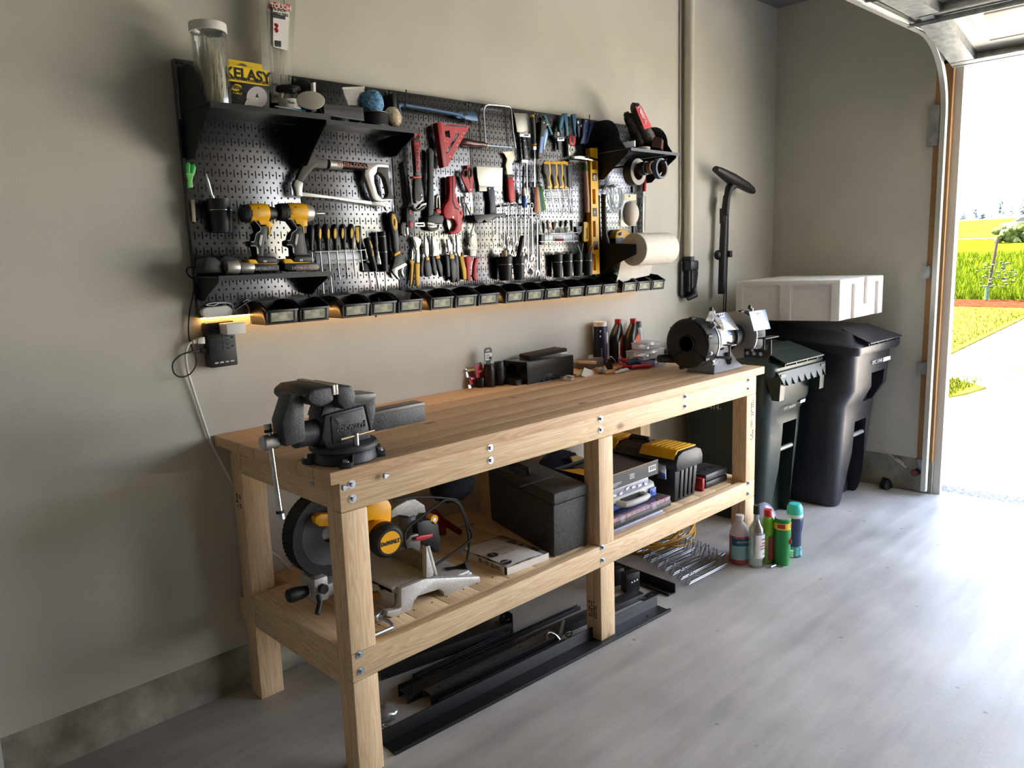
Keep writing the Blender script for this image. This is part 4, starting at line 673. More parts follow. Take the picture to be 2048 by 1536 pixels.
# pliers row
def col(nm, x): return x
tool('pliers', 'slip jaw pliers with plain yellow handles at the left of the pliers row', 'pliers', 'c', [('P', 'jaw', CHROME, 16, 9, '290,150 380,148 480,210 492,290 440,400 452,742 385,746 370,460 320,330'), ('P', 'jaw', CHROME, 8, 8, '260,682 270,442 300,430 345,520 310,560 302,682'), ('P', 'handle', YG, 14, 12, '360,760 457,750 452,1270 380,1282 365,1100', {'bev': .003}), ('P', 'handle', YG, 8, 12, '220,690 322,690 316,860 296,1100 272,1252 238,1252 250,1000 260,800', {'bev': .003}), ('C', 'pivot', STEEL, 25, [3.4, 1], '372,430')], 'row of pliers')
def plier2(label, head, hl, hr, collar, hm=CHROME, piv=None, cl=BLACK, cr=BLACK):
    ps = [('P', 'jaw', hm, 14, 9, head), ('P', 'handle', cl, 10, 15, hl, {'bev': .004}), ('P', 'handle', cr, 14, 15, hr, {'bev': .004})]
    if collar: ps.append(('P', 'collar', YG, 13.5, 16, collar))
    if piv: ps.append(('C', 'pivot', STEEL, 23, [3.2, 1.2], piv))
    tool('pliers', label, 'pliers', 'c', ps, 'row of pliers')
plier2('slim needle nose pliers second in the pliers row', '568,120 592,108 650,330 662,520 640,622 600,602 562,500 560,330', '500,640 565,660 540,900 545,1060 480,1062 468,850', '570,685 682,680 732,900 730,1040 662,1070 592,1062 560,820', '592,612 668,618 680,690 596,692', BRUSH, '600,375')
plier2('round headed slip joint pliers third in the pliers row', '735,125 790,122 836,240 862,400 892,575 750,575 733,350', '725,590 800,598 842,800 852,1022 790,1032 748,900', '822,652 912,650 972,820 987,1060 930,1072 852,800', '820,590 906,580 917,652 826,656', CHROME, '795,370')
plier2('diagonal cutters with notched light head fourth in the pliers row', '1075,212 1140,208 1157,290 1192,330 1202,552 1150,552 1142,450 1112,542 1105,450 1080,300', '1040,562 1132,570 1152,800 1152,1070 1080,1072 1060,800', '1142,652 1242,650 1292,820 1307,1060 1260,1192 1190,1192 1160,900', '1140,556 1230,550 1244,652 1146,657', BRUSH, '1160,350')
plier2('wire strippers with one yellow and one black handle fifth in the pliers row', '1278,120 1302,108 1372,220 1382,400 1390,590 1345,602 1290,480 1300,330', '1240,562 1340,592 1352,850 1362,1170 1290,1192 1268,900', '1360,602 1420,590 1422,512 1442,512 1445,600 1462,700 1512,900 1522,1122 1450,1132 1420,900', None, BRUSH, '1330,250', BLACK, YG)
tool('tin_snips', 'red handled tin snips hanging at the right of the pliers row', 'snips', 'c', [('P', 'blade', mat('dull_blade'), 14, 5, '1700,-160 1715,-155 1690,0 1750,120 1762,370 1600,372 1560,300 1572,190 1620,150 1612,60'), ('C', 'pivot', STEEL, 19, [9, 3], '1660,112'), ('C', 'bolt', DGR, 22, [4, 1.5], '1662,116'), ('P', 'latch_plate', CREAMS, 18, 4, '1600,375 1757,373 1757,440 1602,442', {'holes': [ell(1628, 407, 13, 16, 10), ell(1678, 407, 13, 16, 10), ell(1726, 407, 13, 16, 10)]}), ('P', 'neck', mat('dull_blade'), 12, 8, '1590,442 1742,440 1742,602 1590,592'), ('P', 'handle', REDG, 12, 16, '1500,602 1642,590 1652,680 1612,900 1612,1150 1540,1162 1530,900', {'bev': .005}), ('P', 'handle', REDG, 10, 16, '1720,642 1818,620 1782,700 1757,900 1772,1162 1700,1152 1668,1060 1690,800', {'bev': .005})], 'row of pliers')
# ================================================================ things on the pegboard shelves
def label_plate(par, m, pts, th=.0008, name='label'): return M().prism(pts, (0, th, 0)).build(name, m, par)
ZA, ZB_, ZD, ZR = 2.002, 1.996, 1.489, 2.008
# zip tie jar
jx, jy = .072, -.135
j = thing('jar', 'tall clear jar of white zip ties with a white lid', 'jar', (jx, jy, ZA))
R_ = .0535; JH = .252
M().lathe([(R_*.98, 0), (R_, .006), (R_, JH-.02), (R_*.93, JH-.01), (R_*.93, JH-.02), (R_-.003, JH-.03), (R_-.003, .006), (0, .005), (0, 0)], (jx, jy, ZA), n=32).build('jar_body', CLEAR, j)
M().lathe([(0, JH), (R_*1.02, JH), (R_*1.04, JH-.003), (R_*1.04, JH-.024), (R_*1.0, JH-.026), (R_*1.0, JH-.006), (0, JH-.006)], (jx, jy, ZA), n=32).build('lid', WHITE, j)
TIE = film('nylon_white', (.96, .94, .85), .04, .4, .92); m = M(); rn = random.Random(11)
for i in range(90):
    a, r0 = rn.uniform(0, 6.28), R_*.86*math.sqrt(rn.random()); b_, r1 = a+rn.uniform(-.9, .9), R_*.84*math.sqrt(rn.random())
    m.tube([(jx+r0*.8*math.cos(a), jy+r0*.8*math.sin(a), ZA+.008), (jx+r1*math.cos(b_), jy+r1*math.sin(b_), ZA+rn.uniform(.14, .215))], .0028, 4, flat=.5)
o = m.build('zip_ties', TIE); tag(o, 'white nylon zip ties filling the tall clear jar', 'zip ties', None, 'stuff')
# tape box
bx = thing('tape_box', 'yellow and black double sided tape box beside the zip tie jar', 'box', Q(1, 670, 800, .11))
KY = mat('box_yellow', rgb(246, 206, 20), .45); KB = mat('box_black', rgb(20, 19, 18), .4)
fr = [Q(1, *p, .12) for p in ((518, 488), (826, 538), (832, 828), (528, 790))]
M().prism(fr, (0, .034, 0)).build('carton', KB, bx, bevel=.001)
yl = [Q(1, *p, .1205) for p in ((518, 488), (826, 538), (828, 655), (522, 612))]; M().prism(yl, (0, .0348, 0)).build('header', KY, bx)
M().prism([Q(1, *p, .092) for p in ((516, 446), (772, 488), (778, 532), (519, 500))], (0, .001, 0), [[Q(1, *p, .092) for p in ((590, 488), (622, 478), (658, 496), (655, 504), (592, 494))]]).build('hang_tab', KY, bx)
du = fr[1]-fr[0]; up = Vector((0, 0, 1))
text('KELASY', .046, INK, bx, Q(1, 668, 572, .1215), du, up, bold=.0012)
text('MULTI-FUNCTIONAL DOUBLE SIDED TAPE', .0118, INK, bx, Q(1, 670, 612, .1215), du, up, sx=.92)
M().prism([Q(1, *p, .121) for p in PTS(ell(581, 664, 40, 26))], (0, .0008, 0)).build('badge', KY, bx); text('200in', .019, INK, bx, Q(1, 581, 664, .122), du, up)
M().prism([Q(1, *p, .121) for p in ((548, 692), (624, 704), (624, 720), (548, 708))], (0, .0008, 0)).build('badge', KY, bx); text('HEAVY DUTY', .010, INK, bx, Q(1, 586, 706, .122), du, up)
tw = mat('clear_tape_roll', rgb(206, 200, 205), .25)
M().prism([Q(1, *p, .123) for p in PTS(ell(735, 738, 78, 82, 28))], (0, .003, 0), [[Q(1, *p, .123) for p in ((722, 738), (738, 706), (750, 740))]]).build('printed_roll', tw, bx)
M().prism([Q(1, *p, .124) for p in ((655, 760), (690, 735), (745, 745), (750, 800), (640, 796))], (0, .003, 0)).build('printed_tape_end', mat('tape_highlight', rgb(232, 226, 216), .3), bx)
# zip tie bag leaning on the wall
zb = thing('zip_tie_bag', 'tall clear bag of cable ties with a red topped card', 'bag', Q(1, 900, 780, .05))
M().prism([Q(1, *p, .055) for p in ((752, -60), (1034, -50), (1000, 560), (985, 780), (838, 778), (770, 470))], (0, .002, 0)).build('bag_front', film('thin_film', (.97, .97, .95), .1, .12, .08), zb)
m = M(); rn = random.Random(5)
for i in range(46):
    x0, x1 = rn.uniform(850, 965), rn.uniform(800, 990); m.tube([Q(1, x0, 778, .015+rn.uniform(0, .03)), Q(1, (x0+x1)/2, 420, .015+rn.uniform(0, .03)), Q(1, x1, rn.uniform(-40, 130), .015+rn.uniform(0, .03))], .0032, 4, flat=.5)
m.build('zip_ties', TIE, zb)
for i, (xa, xb, dd) in enumerate(((818, 862, .052), (856, 984, .060))):
    c_ = [Q(1, *p, dd) for p in ((xa, 12 if i else 25), (xb, 35), (xb-16, 385 if i else 345), (xa+4, 355 if i else 340))]
    M().prism(c_, (0, .001, 0)).build('card', PAPER, zb); 
    M().prism([Q(1, *p, dd+.0008) for p in ((xa, 12 if i else 25), (xb, 35), (xb-2, 88), (xa+2, 60))], (0, .0008, 0)).build('card_header', mat('label_red', rgb(206, 30, 50), .5), zb)
dq = Q(1, 984, 35, .06)-Q(1, 856, 12, .06)
text('HYPER', .012, WHITE, zb, Q(1, 920, 34, .062), dq, up); text('TOUGH', .021, WHITE, zb, Q(1, 918, 54, .062), dq, up, bold=.0005)
text('7.8-INCH\nCABLE TIES', .013, INK, zb, Q(1, 905, 92, .062), dq, up)
M().prism([Q(1, *p, .0612) for p in ((856, 105), (950, 122), (952, 150), (858, 133))], (0, .0006, 0)).build('card_band', DGR, zb)
for yy in (195, 230): M().cyl(Q(1, 880, yy, .0612), Q(1, 880, yy, .062), .0078, n=16).build('card_badge', mat('label_red'), zb)
for k in range(7): M().prism([Q(1, 872+k*7, 305+k, .0612), Q(1, 872+k*7+(3 if k % 2 else 5), 305+k, .0612), Q(1, 872+k*7+(3 if k % 2 else 5), 352+k, .0612), Q(1, 872+k*7, 352+k, .0612)], (0, .0005, 0)).build('barcode_bar', INK, zb)
# small jar, sticks, dispenser
c0 = Q('l', 450, 420, .13); c0.z = ZA
jr = thing('jar', 'small clear jar with a black lid and paper label on the upper shelf', 'jar', c0)
M().lathe([(.034, 0), (.036, .003), (.036, .062), (.031, .07), (.031, .078), (.028, .078), (.033, .06), (.033, .004), (0, .004), (0, 0)], c0, n=28).build('jar_body', CLEAR, jr)
M().lathe([(0, .092), (.038, .092), (.04, .089), (.04, .078), (0, .076)], c0, n=28).build('lid', BLACK, jr)
M().lathe([(.0362, .012), (.0366, .012), (.0366, .05), (.0362, .05)], c0, n=28).build('label', PAPER, jr); text('Plastic', .011, INK, jr, c0+Vector((-.012, -.0365, .036)), X3, up); 
single(M().tube([Q('l', 285, 412, .19), Q('l', 450, 440, .188), Q('l', 585, 470, .186)], [.004, .0055, .003], 8, flat=.5), 'plastic_stick', mat('pale_blue_plastic', rgb(190, 214, 222), .4), 'pale blue plastic stick lying at the edge of the upper shelf', 'stick', Q('l', 450, 448, .188))
single(M().tube([Q('l', 490, 448, .165), Q('l', 630, 466, .165)], .004, 8), 'marker_pen', mat('pen_blue', rgb(28, 100, 140), .4), 'thin dark blue pen behind the pale blue stick', 'pen', Q('l', 560, 462, .165))
c1 = Q('l', 690, 480, .17); c1.z = ZA
ds = thing('tape_dispenser', 'flat oval translucent dispenser standing at the end of the upper shelf', 'dispenser', c1)
M().cyl(Q('l', 690, 347, .18)+Vector((-.004, -.008, 0)), Q('l', 690, 347, .18)+Vector((.004, .008, 0)), .046, n=28, flat=.62).build('disc', mat('ivory_disc', rgb(206, 202, 184), .35), ds, bevel=.003)
M().prism([Q('l', *p, .16) for p in ((720, 142), (748, 140), (756, 470), (728, 478))], (0, .016, 0)).build('back_card', PAPER, ds)
# tray, bag of screws, twine
tr_ = thing('parts_tray', 'grey ribbed parts tray standing on the twine shelf', 'tray', Q('l', 1070, 520, .13))
TG = mat('tray_grey', rgb(46, 45, 45), .45)
M().prism([Q('l', *p, .165) for p in ((838, 382), (1288, 422), (1300, 582), (850, 512))], (0, .004, 0)).prism([Q('l', *p, .165) for p in ((838, 382), (848, 383), (860, 512), (850, 512))], (0, .09, 0)).prism([Q('l', *p, .165) for p in ((1278, 421), (1288, 422), (1300, 582), (1290, 580))], (0, .09, 0)).prism([Q('l', *p, .075) for p in ((838, 402), (1288, 442), (1290, 562), (850, 505))], (0, .003, 0)).build('tray_body', TG, tr_, bevel=.001)
for y0 in (402, 440, 490): M().prism([Q('l', *p, .1665) for p in ((842, y0), (1286, y0+40+(y0-402)*.2), (1286, y0+48+(y0-402)*.2), (842, y0+8))], (0, .002, 0)).build('rib', TG, tr_)
zb2 = thing('screw_bag', 'small zip bag of dark screws sticking out of the grey tray', 'bag', Q('l', 1180, 400, .11))
M().prism([Q('l', *p, .115) for p in ((1052, 200), (1308, 190), (1300, 250), (1260, 400), (1120, 400), (1070, 260))], (0, .006, 0)).jit(.0008, 2).build('bag', film('crinkled_film', (.95, .95, .93), .3, .15, .15), zb2)
M().prism([Q('l', *p, .117) for p in ((1052, 196), (1308, 186), (1306, 205), (1053, 216))], (0, .002, 0)).build('zip_seal', mat('film_white', rgb(226, 222, 208), .3), zb2)
m = M(); rn = random.Random(2)
for i in range(40): q = Q('l', rn.uniform(1110, 1265), rn.uniform(345, 415), .106+rn.uniform(-.003, .003)); m.cyl(q, q+Vector((rn.uniform(-1, 1), rn.uniform(-.4, .4), rn.uniform(-1, 1)))*.009, .002, n=6)
m.build('screws', INK, zb2)
def ball(name, label, cat, c, x, y, d, r, sz, m, tilt=None, wind=26, n_th=.0016, rest=None):
    q = Q(c, x, y, d); t = thing(name, label, cat, Vector((q.x, q.y, rest if rest else q.z-r)))
    M().sph(q, r*.96, sz, 20, 12, tilt).build('core', m, t)
    mm = M(); rr = random.Random(wind)
    for k in range(wind):
        a, b_ = rr.uniform(0, 3.14), rr.uniform(-.9, .9); pts = []
        for i in range(20):
            g = 6.2832*i/20; v = Vector((math.cos(g), math.sin(g)*math.cos(b_*1.2), math.sin(g)*math.sin(b_*1.2))); v.rotate(Euler((0, 0, a)))
            v = Vector((v.x*sz[0], v.y*sz[1], v.z*sz[2]))*r; pts.append(q+(tilt @ v if tilt else v))
        mm.tube(pts, n_th, 5, True)
    mm.build('winding', m, t); return t
BT = noise_mat('blue_twine', rgb(70, 130, 172), rgb(130, 184, 214), 60, .5); CT = noise_mat('cotton_twine', rgb(214, 196, 160), rgb(236, 222, 192), 60, .8)
q = Q('l', 1385, 400, .12)
tb = ball('twine_spool', 'spool of light blue twine on the upper shelf', 'twine', 'l', 1388, 378, .125, .044, (.92, .92, 1.05), BT, None, 30, .0022, Q('l', 1390, 490, .125).z)
bs = thing('twine_spool', 'black cord spool under the light blue twine', 'twine', (q.x, YB-.125, ZB_)); zt_ = Q('l', 1400, 490, .125).z; qq = Q('l', 1415, 540, .125)
M().lathe([(0, 0), (.044, 0), (.046, .004), (.046, zt_-ZB_-.004), (.044, zt_-ZB_-.001), (0, zt_-ZB_-.001)], (qq.x, YB-.125, ZB_), n=30).build('cord', BLACK, bs)
m = M()
for i in range(9): m.torus((qq.x, YB-.125, ZB_+.006+i*(zt_-ZB_-.012)/8), (0, 0, 1), .0465, .0022, 30, 6)
m.build('winding', RUB, bs); M().lathe([(0, 0), (.048, 0), (.048, .0015), (0, .0015)], (qq.x, YB-.125, zt_-.001), n=30).build('flange', SILV, bs)
ball('twine_ball', 'ball of cream cotton twine leaning against the blue twine spool', 'twine', 'l', 1628, 535, .12, .031, (.9, .9, 1.25), CT, Matrix.Rotation(-.45, 3, 'Y'), 34, .0018)
# ---------------------------------------------------------------- drills on the lower left shelf
DY = mat('drill_yellow', rgb(244, 184, 24), .4); DB = mat('drill_black', rgb(24, 23, 22), .5); DG = mat('drill_grey', rgb(70, 70, 72), .55); PRN = mat('print_grey', rgb(150, 120, 60), .5)
def drill(label, parts, line, slot, plate, tx):
    t = tool('cordless_drill', label, 'drill', 'g', parts)
    for l in line: piece('g', ('R', 'trim_line', mat('trim_gold', rgb(226, 188, 96), .4), 131, 1.3, l, {'sub': 3, 'n': 6}), t)
    for x, y in slot: piece('g', ('P', 'vent', INK, 140.5, 1.5, f'{x-16},{y-10} {x+14},{y-10} {x+14},{y+10} {x-16},{y+12}'), t)
    piece('g', ('P', 'rating_plate', mat('plate_gold', rgb(214, 160, 40), .45), 139.5, 1.6, plate), t)
    text('DEWALT', .013, mat('trim_gold'), t, Q('g', tx[0], tx[1], .1395), (1, 0, .0), Z3); text('20v MAX', .010, mat('trim_gold'), t, Q('g', tx[0]+110, tx[1]-2, .1395), (1, 0, .0), Z3)
    return t
drill('yellow and black cordless drill with the chuck towards the wall, left of the pair', [
 ('R', 'motor_housing', DY, 110, [29, 31, 31, 31, 29], '250,305 300,305 420,300 540,298 602,300', {'n': 20}), ('R', 'rear_cap', DB, 110, [20, 27, 29, 29], '105,312 130,312 190,308 258,305', {'n': 20}), ('R', 'chuck', DB, 110, [28, 24, 22, 19, 14], '600,300 640,302 700,304 770,306 795,306', {'n': 20}),
 ('P', 'handle', DB, 90, 40, '310,420 380,440 480,560 600,530 640,560 625,700 560,900 550,1130 430,1140 385,950 300,930 300,840 385,830 405,700 480,640 470,570 380,470', {'bev': .009}), ('P', 'handle_grip', DG, 92, 40, '490,600 600,560 618,700 560,880 545,1120 480,1120 470,960 440,760', {'bev': .008}), ('P', 'lower_housing', DY, 88, 44, '425,400 640,440 738,490 742,552 690,562 672,720 650,715 640,575 580,520 500,525', {'bev': .004}),
 ('P', 'trigger', DB, 95, 30, '655,570 720,565 690,690 660,700', {'bev': .005}), ('P', 'foot', DB, 72, 66, '425,1180 440,1125 780,1130 842,1205 800,1275 430,1275', {'bev': .006}), ('P', 'foot_trim', DY, 74, 62, '255,1205 300,1185 400,1195 450,1262 800,1262 800,1280 300,1275', {'bev': .004}), ('P', 'battery', DB, 70, 68, '300,1270 840,1270 862,1330 846,1425 420,1428 300,1400', {'bev': .006}), ('P', 'battery_plate', DG, 137.6, 1.5, '470,1310 840,1300 850,1390 470,1420 445,1370'), ('P', 'badge', mat('trim_gold'), 131.5, 2, '490,720 540,720 510,900 485,945 460,870'), ('P', 'badge', mat('trim_gold'), 131.5, 2, '415,970 445,975 455,1085 425,1085'), ('P', 'charge_button', mat('trim_gold'), 138, 1.5, '545,1205 612,1205 612,1242 545,1242')],
 ('310,440 370,440 480,560 485,640 410,700 375,840 310,850', '305,930 390,930 430,985', '430,1268 780,1268 838,1205'), [(285, 245), (285, 282), (285, 322), (285, 362), (455, 200)], '345,245 560,240 560,370 345,365', (540, 1365))
drill('yellow and black impact driver with a bit pointing right, right of the pair', [
 ('R', 'motor_housing', DY, 110, [30, 32, 32, 33, 31], '990,285 1040,285 1160,290 1290,296 1330,300', {'n': 20}), ('R', 'rear_cap', DB, 110, [20, 28, 30, 30], '805,282 830,282 900,284 1000,285', {'n': 20}), ('R', 'nose_cone', SILV, 110, [31, 30, 27, 24], '1325,300 1390,302 1440,304 1470,305', {'n': 22}), ('R', 'nose_tip', DB, 110, [24, 20, 14, 10], '1468,305 1495,305 1515,305 1540,306', {'n': 20}), ('R', 'bit', STEEL, 110, [3.4, 3.4, 1.5], '1538,306 1690,306 1722,310'),
 ('P', 'handle', DB, 90, 40, '1015,400 1090,410 1185,545 1330,500 1390,560 1385,690 1340,700 1400,1110 1130,1130 1120,960 1000,925 1000,825 1070,810 1095,690 1180,615', {'bev': .009}), ('P', 'handle_grip', DG, 92, 40, '1190,640 1320,620 1325,700 1352,1095 1150,1110 1110,900 1140,740', {'bev': .008}), ('P', 'lower_housing', DY, 88, 44, '1135,390 1330,420 1392,430 1395,552 1330,550 1325,690 1312,690 1305,570 1250,512 1190,510', {'bev': .004}),
 ('P', 'trigger', DG, 95, 30, '1335,545 1388,545 1380,690 1335,690', {'bev': .005}), ('P', 'foot', DB, 72, 66, '1130,1190 1160,1115 1470,1112 1515,1165 1480,1250 1140,1250', {'bev': .006}), ('P', 'foot_trim', DY, 74, 62, '930,1215 960,1175 1080,1180 1140,1240 1480,1240 1480,1262 960,1268', {'bev': .004}), ('P', 'battery', DB, 70, 68, '955,1262 1500,1240 1600,1275 1630,1320 1612,1410 1150,1425 955,1390', {'bev': .006}), ('P', 'battery_plate', mat('plate_grey', rgb(130, 112, 100), .4), 137.6, 1.5, '1180,1290 1590,1282 1620,1330 1600,1395 1185,1415 1150,1355'), ('P', 'badge', mat('trim_gold'), 131.5, 2, '1180,702 1225,702 1195,880 1170,935 1150,860'), ('P', 'badge', mat('trim_gold'), 131.5, 2, '1105,965 1130,965 1145,1070 1115,1070'), ('P', 'charge_button', mat('trim_gold'), 138, 1.5, '1240,1185 1305,1185 1305,1222 1240,1222')],
 ('1020,415 1085,420 1175,545 1180,615 1095,690 1060,815 1000,825', '1000,908 1085,912 1120,970', '1140,1245 1475,1245 1512,1165'), [(1025, 210), (1025, 250), (1025, 292), (1025, 330), (1165, 182)], '1095,210 1270,205 1270,325 1095,330', (1230, 1355))
ch = tool('battery_charger', 'black charger with two silver blocks at the left end of the drill shelf', 'charger', 2, [('P', 'body', DB, 60, 60, '252,640 290,595 360,610 420,650 440,738 262,735', {'bev': .008}), ('P', 'body_ridge', DB, 40, 60, '380,640 420,600 445,588 470,600 530,610 620,640 620,735 440,735', {'bev': .006}), ('R', 'silver_block', SILV, 122, [20, 21.5, 21.5, 20], '437,690 445,690 528,688 536,688', {'n': 20}), ('R', 'silver_block', SILV, 122, [17, 18.5, 18.5, 17], '545,692 552,692 645,690 652,690', {'n': 20}), ('P', 'accent', mat('accent_gold', rgb(150, 120, 40), .5), 98, 3, '520,620 600,650 615,660 530,650')])
# ---------------------------------------------------------------- cups, clip and small items
RIM = mat('cup_rim_silver', rgb(190, 190, 190), .25, .9); CUPM = mat('cup_black', rgb(26, 25, 25), .45)
def cup(c, x, y, r, h, label):
    q = Q(c, x, y, r+.008); b_ = q-Vector((0, 0, h)); t = thing('pencil_cup', label, 'cup', b_, 'black cups hooked on the pegboard')
    M().lathe([(0, 0), (r*.74, 0), (r*.76, .002), (r, h), (r*.93, h), (r*.70, .006), (0, .006)], b_, n=28).build('cup_body', CUPM, t)
    k = .66; rr = r*(.76+.24*k); M().lathe([(rr, h*k), (rr+.0012, h*k), (rr+.0012, h*k+.0025), (rr, h*k+.0025)], b_, n=28).build('silver_ring', RIM, t)
    return q, t
q, _ = cup(2, 385, 150, .040, .108, 'black cup hooked near the left edge above the charger')
single(M().tube([Q(2, 330, 125, .04), Q(2, 300, 10, .05), Q(2, 285, -50, .05)], [.004, .004, .001], 8).tube([q+Vector((-.012, 0, -.06)), Q(2, 335, 125, .045)], .005, 8), 'awl', STEEL, 'slim silver awl standing in the leftmost cup', 'awl', Q(2, 335, 130, .045))
tool('metal_strip', 'narrow pale metal strip clipped left of the leftmost cup', 'strip', 2, [('P', 'strip', mat('pale_strip', rgb(170, 160, 140), .4, .3), 20, 3, '165,152 195,155 205,330 178,328'), ('P', 'mount', BLACK, 1, 18, '195,180 260,185 265,300 200,300')])
GC = mat('green_clip', rgb(52, 170, 70), .35); GCL = mat('light_green_clip', rgb(120, 210, 110), .3)
tool('clip', 'bright green plastic clip near the left edge of the pegboard', 'clip', 1, [('P', 'arm', GC, 10, 10, '198,1240 220,1228 240,1250 235,1300 245,1340 210,1345 200,1300', {'bev': .004}), ('P', 'arm', GC, 12, 10, '235,1250 262,1240 278,1270 268,1320 248,1350 230,1330', {'bev': .004}), ('P', 'jaw', GCL, 12, 12, '198,1310 262,1310 250,1370 256,1425 212,1425 215,1370', {'bev': .004})])
qa, _ = cup('d', 420, 965, .036, .105, 'black cup below the shortest wrenches, left of the pair')
qb, _ = cup('d', 655, 962, .030, .105, 'black cup with a thick black handle standing in it')
single(M().cyl(Q('d', 420, 980, .05), Q('d', 415, 862, .05), .0125, n=16), 'bit_tube', mat('amber_tube', rgb(190, 160, 130), .25), 'short translucent tube standing in the cup below the shortest wrenches', 'tube', Q('d', 420, 980, .05))
single(M().cyl(Q('d', 372, 990, .045), Q('d', 372, 905, .045), .009, n=14), 'cork_stub', mat('cork', rgb(150, 130, 100), .7), 'pale stub beside the translucent tube in the same cup', 'stub', Q('d', 372, 985, .045))
t = thing('cutter', 'thick black handle with a silver collar standing in a black cup', 'cutter', Q('d', 660, 960, .045))
M().tube([Q('d', 655, 990, .045), Q('d', 690, 800, .05), Q('d', 722, 630, .055), Q('d', 728, 612, .055)], [.011, .013, .011, .006], 12).build('handle', BLACK, t); M().sph(Q('d', 722, 930, .05), .014, (1, .8, 1), 12, 8).build('collar', SILV, t)
for (x, y, lab) in ((505, 785, 'first black cup from the left in the row of four below the bit rack'), (735, 772, 'second black cup from the left in the row of four'), (968, 760, 'third black cup from the left in the row of four'), (1198, 755, 'black cup touching the yellow level')):
    cup('e', x, y, .0275, .108, lab)
for nm, lab, m_, pp, r in (('hex_key', 'bent hex key in the first of the four cups', STEEL, '560,800 515,745 590,760', 2), ('hex_key', 'bent hex key in the second of the four cups', STEEL, '720,800 705,730 755,770', 2), ('zip_tie', 'thin dark tie curling out of the second of the four cups', DGR, '800,800 830,740 915,815', 1.5), ('marker_pen', 'green and white pen in the third of the four cups', mat('pen_green', rgb(110, 170, 140), .4), '1040,800 1000,650 960,570', 5), ('screwdriver', 'thin steel rod in the third of the four cups', STEEL, '1052,790 1080,640 1098,535', 1.6), ('marker_pen', 'orange pen leaning over the yellow level', mat('pen_orange', rgb(200, 130, 80), .4), '1250,800 1300,660 1355,490', 4), ('pencil', 'brown pencil in the cup touching the yellow level', mat('pencil_brown', rgb(130, 96, 70), .5), '1205,800 1240,680 1270,572', 4)):
    p0 = PTS(pp)[0]; single(M().tube([Q('e', x, y, .036) for x, y in PTS(pp)], r*.001, 8), nm, m_, lab, nm.split('_')[-1], Q('e', *p0, .036))
# ---------------------------------------------------------------- hopper bins under the pegboard
BINM = mat('bin_black', rgb(20, 18, 17), .35); CARD = noise_mat('bin_card', rgb(120, 122, 100), rgb(190, 190, 168), 40, .5); CLW = mat('label_window', rgb(90, 92, 92), .15)
def make_bin():
    t = thing('parts_bin', '', 'bin', (0, 0, 0), 'black parts bins in one row under the pegboard'); w, dp, h = .113, .112, .078
    side = [(0, 0), (0, h), (-.03, h+.004), (-.075, h-.002), (-dp-.008, .050), (-dp, 0)]
    m = M()
    for sx in (-w/2, w/2-.0022): m.prism([(sx, a, b_) for a, b_ in side], (.0022, 0, 0))
    m.bx(-w/2, w/2, -.0025, 0, 0, h).bx(-w/2, w/2, -dp, 0, 0, .0022)
    m.prism([(-w/2, -dp, 0), (-w/2, -dp-.007, .046), (-w/2, -dp-.0048, .046), (-w/2, -dp+.0022, 0)], (w, 0, 0)); m.build('bin_body', BINM, t, bevel=.0006)
    m = M()
    for x0, x1 in ((-w/2-.003, -w/2+.007), (w/2-.007, w/2+.003)): m.prism([(x0, -.075, h-.004), (x0, -dp-.010, .050), (x0, -dp-.010, .044), (x0, -.075, h-.010)], (x1-x0, 0, 0))
    m.bx(-w/2, w/2, -dp-.012, -dp-.006, .043, .050); m.build('rim', BINM, t, bevel=.001)
    f = [(-.042, -dp-.0025, .010), (.042, -dp-.0025, .010), (.042, -dp-.0078, .040), (-.042, -dp-.0078, .040)]
    M().prism([Vector(p)+Vector((0, -.0005, 0)) for p in f], (0, .0012, 0)).build('label_card', CARD, t)
    m = M()
    for a, b_ in ((-.047, -.042), (.042, .047)): m.prism([(a, -dp-.004, .006), (b_, -dp-.004, .006), (b_, -dp-.011, .044), (a, -dp-.011, .044)], (0, .003, 0))
    m.prism([(-.047, -dp-.003, .005), (.047, -dp-.003, .005), (.047, -dp-.005, .010), (-.047, -dp-.005, .010)], (0, .003, 0)); m.build('label_frame', BINM, t)
    return t
BXS = [.234, .358, .528, .648, .774, .931, 1.058, 1.184, 1.341, 1.463, 1.588, 1.741, 1.872, 1.998, 2.156, 2.279, 2.402]
BL = ['leftmost parts bin, next to the glowing strip end', 'second parts bin from the left, before the first gap', 'parts bin just right of the first gap', 'parts bin with black socket bolts showing', 'parts bin with a folded clear bag inside', 'parts bin holding shiny silver screws', 'parts bin half full of grey screws under the red snips', 'parts bin straight below the red tin snips', 'parts bin under the left black pencil cup', 'parts bin under the longest wrench', 'parts bin with a thin wire hanging into it',
      'parts bin under the first cup of four', 'parts bin under the third cup of four', 'parts bin under the yellow level', 'parts bin below the hanging paper towel sheet', 'second parts bin from the right end', 'rightmost parts bin, beyond the paper towel roll']
pb = make_bin()
for i, (x, lab) in enumerate(zip(BXS, BL)):
    o = pb if i == 0 else dup(pb, (x, YB-.004, 1.318)); o.location = (x, YB-.004, 1.318); o['label'] = lab
    LOC[o.name] = Vector(o.location)
def scraps(lab, i, m_, n, f, name='bolts'):
    m = M(); rn = random.Random(i)
    for k in range(n):
        p = Vector((BXS[i]+rn.uniform(-.045, .045), YB-.004-rn.uniform(.03, .10), 1.322+rn.uniform(.002, .038))); d = Vector((rn.uniform(-1, 1), rn.uniform(-1, 1), rn.uniform(-.4, 1))).normalized(); f(m, p, d)
    o = m.build(name, m_); tag(o, lab, name, None, 'stuff')
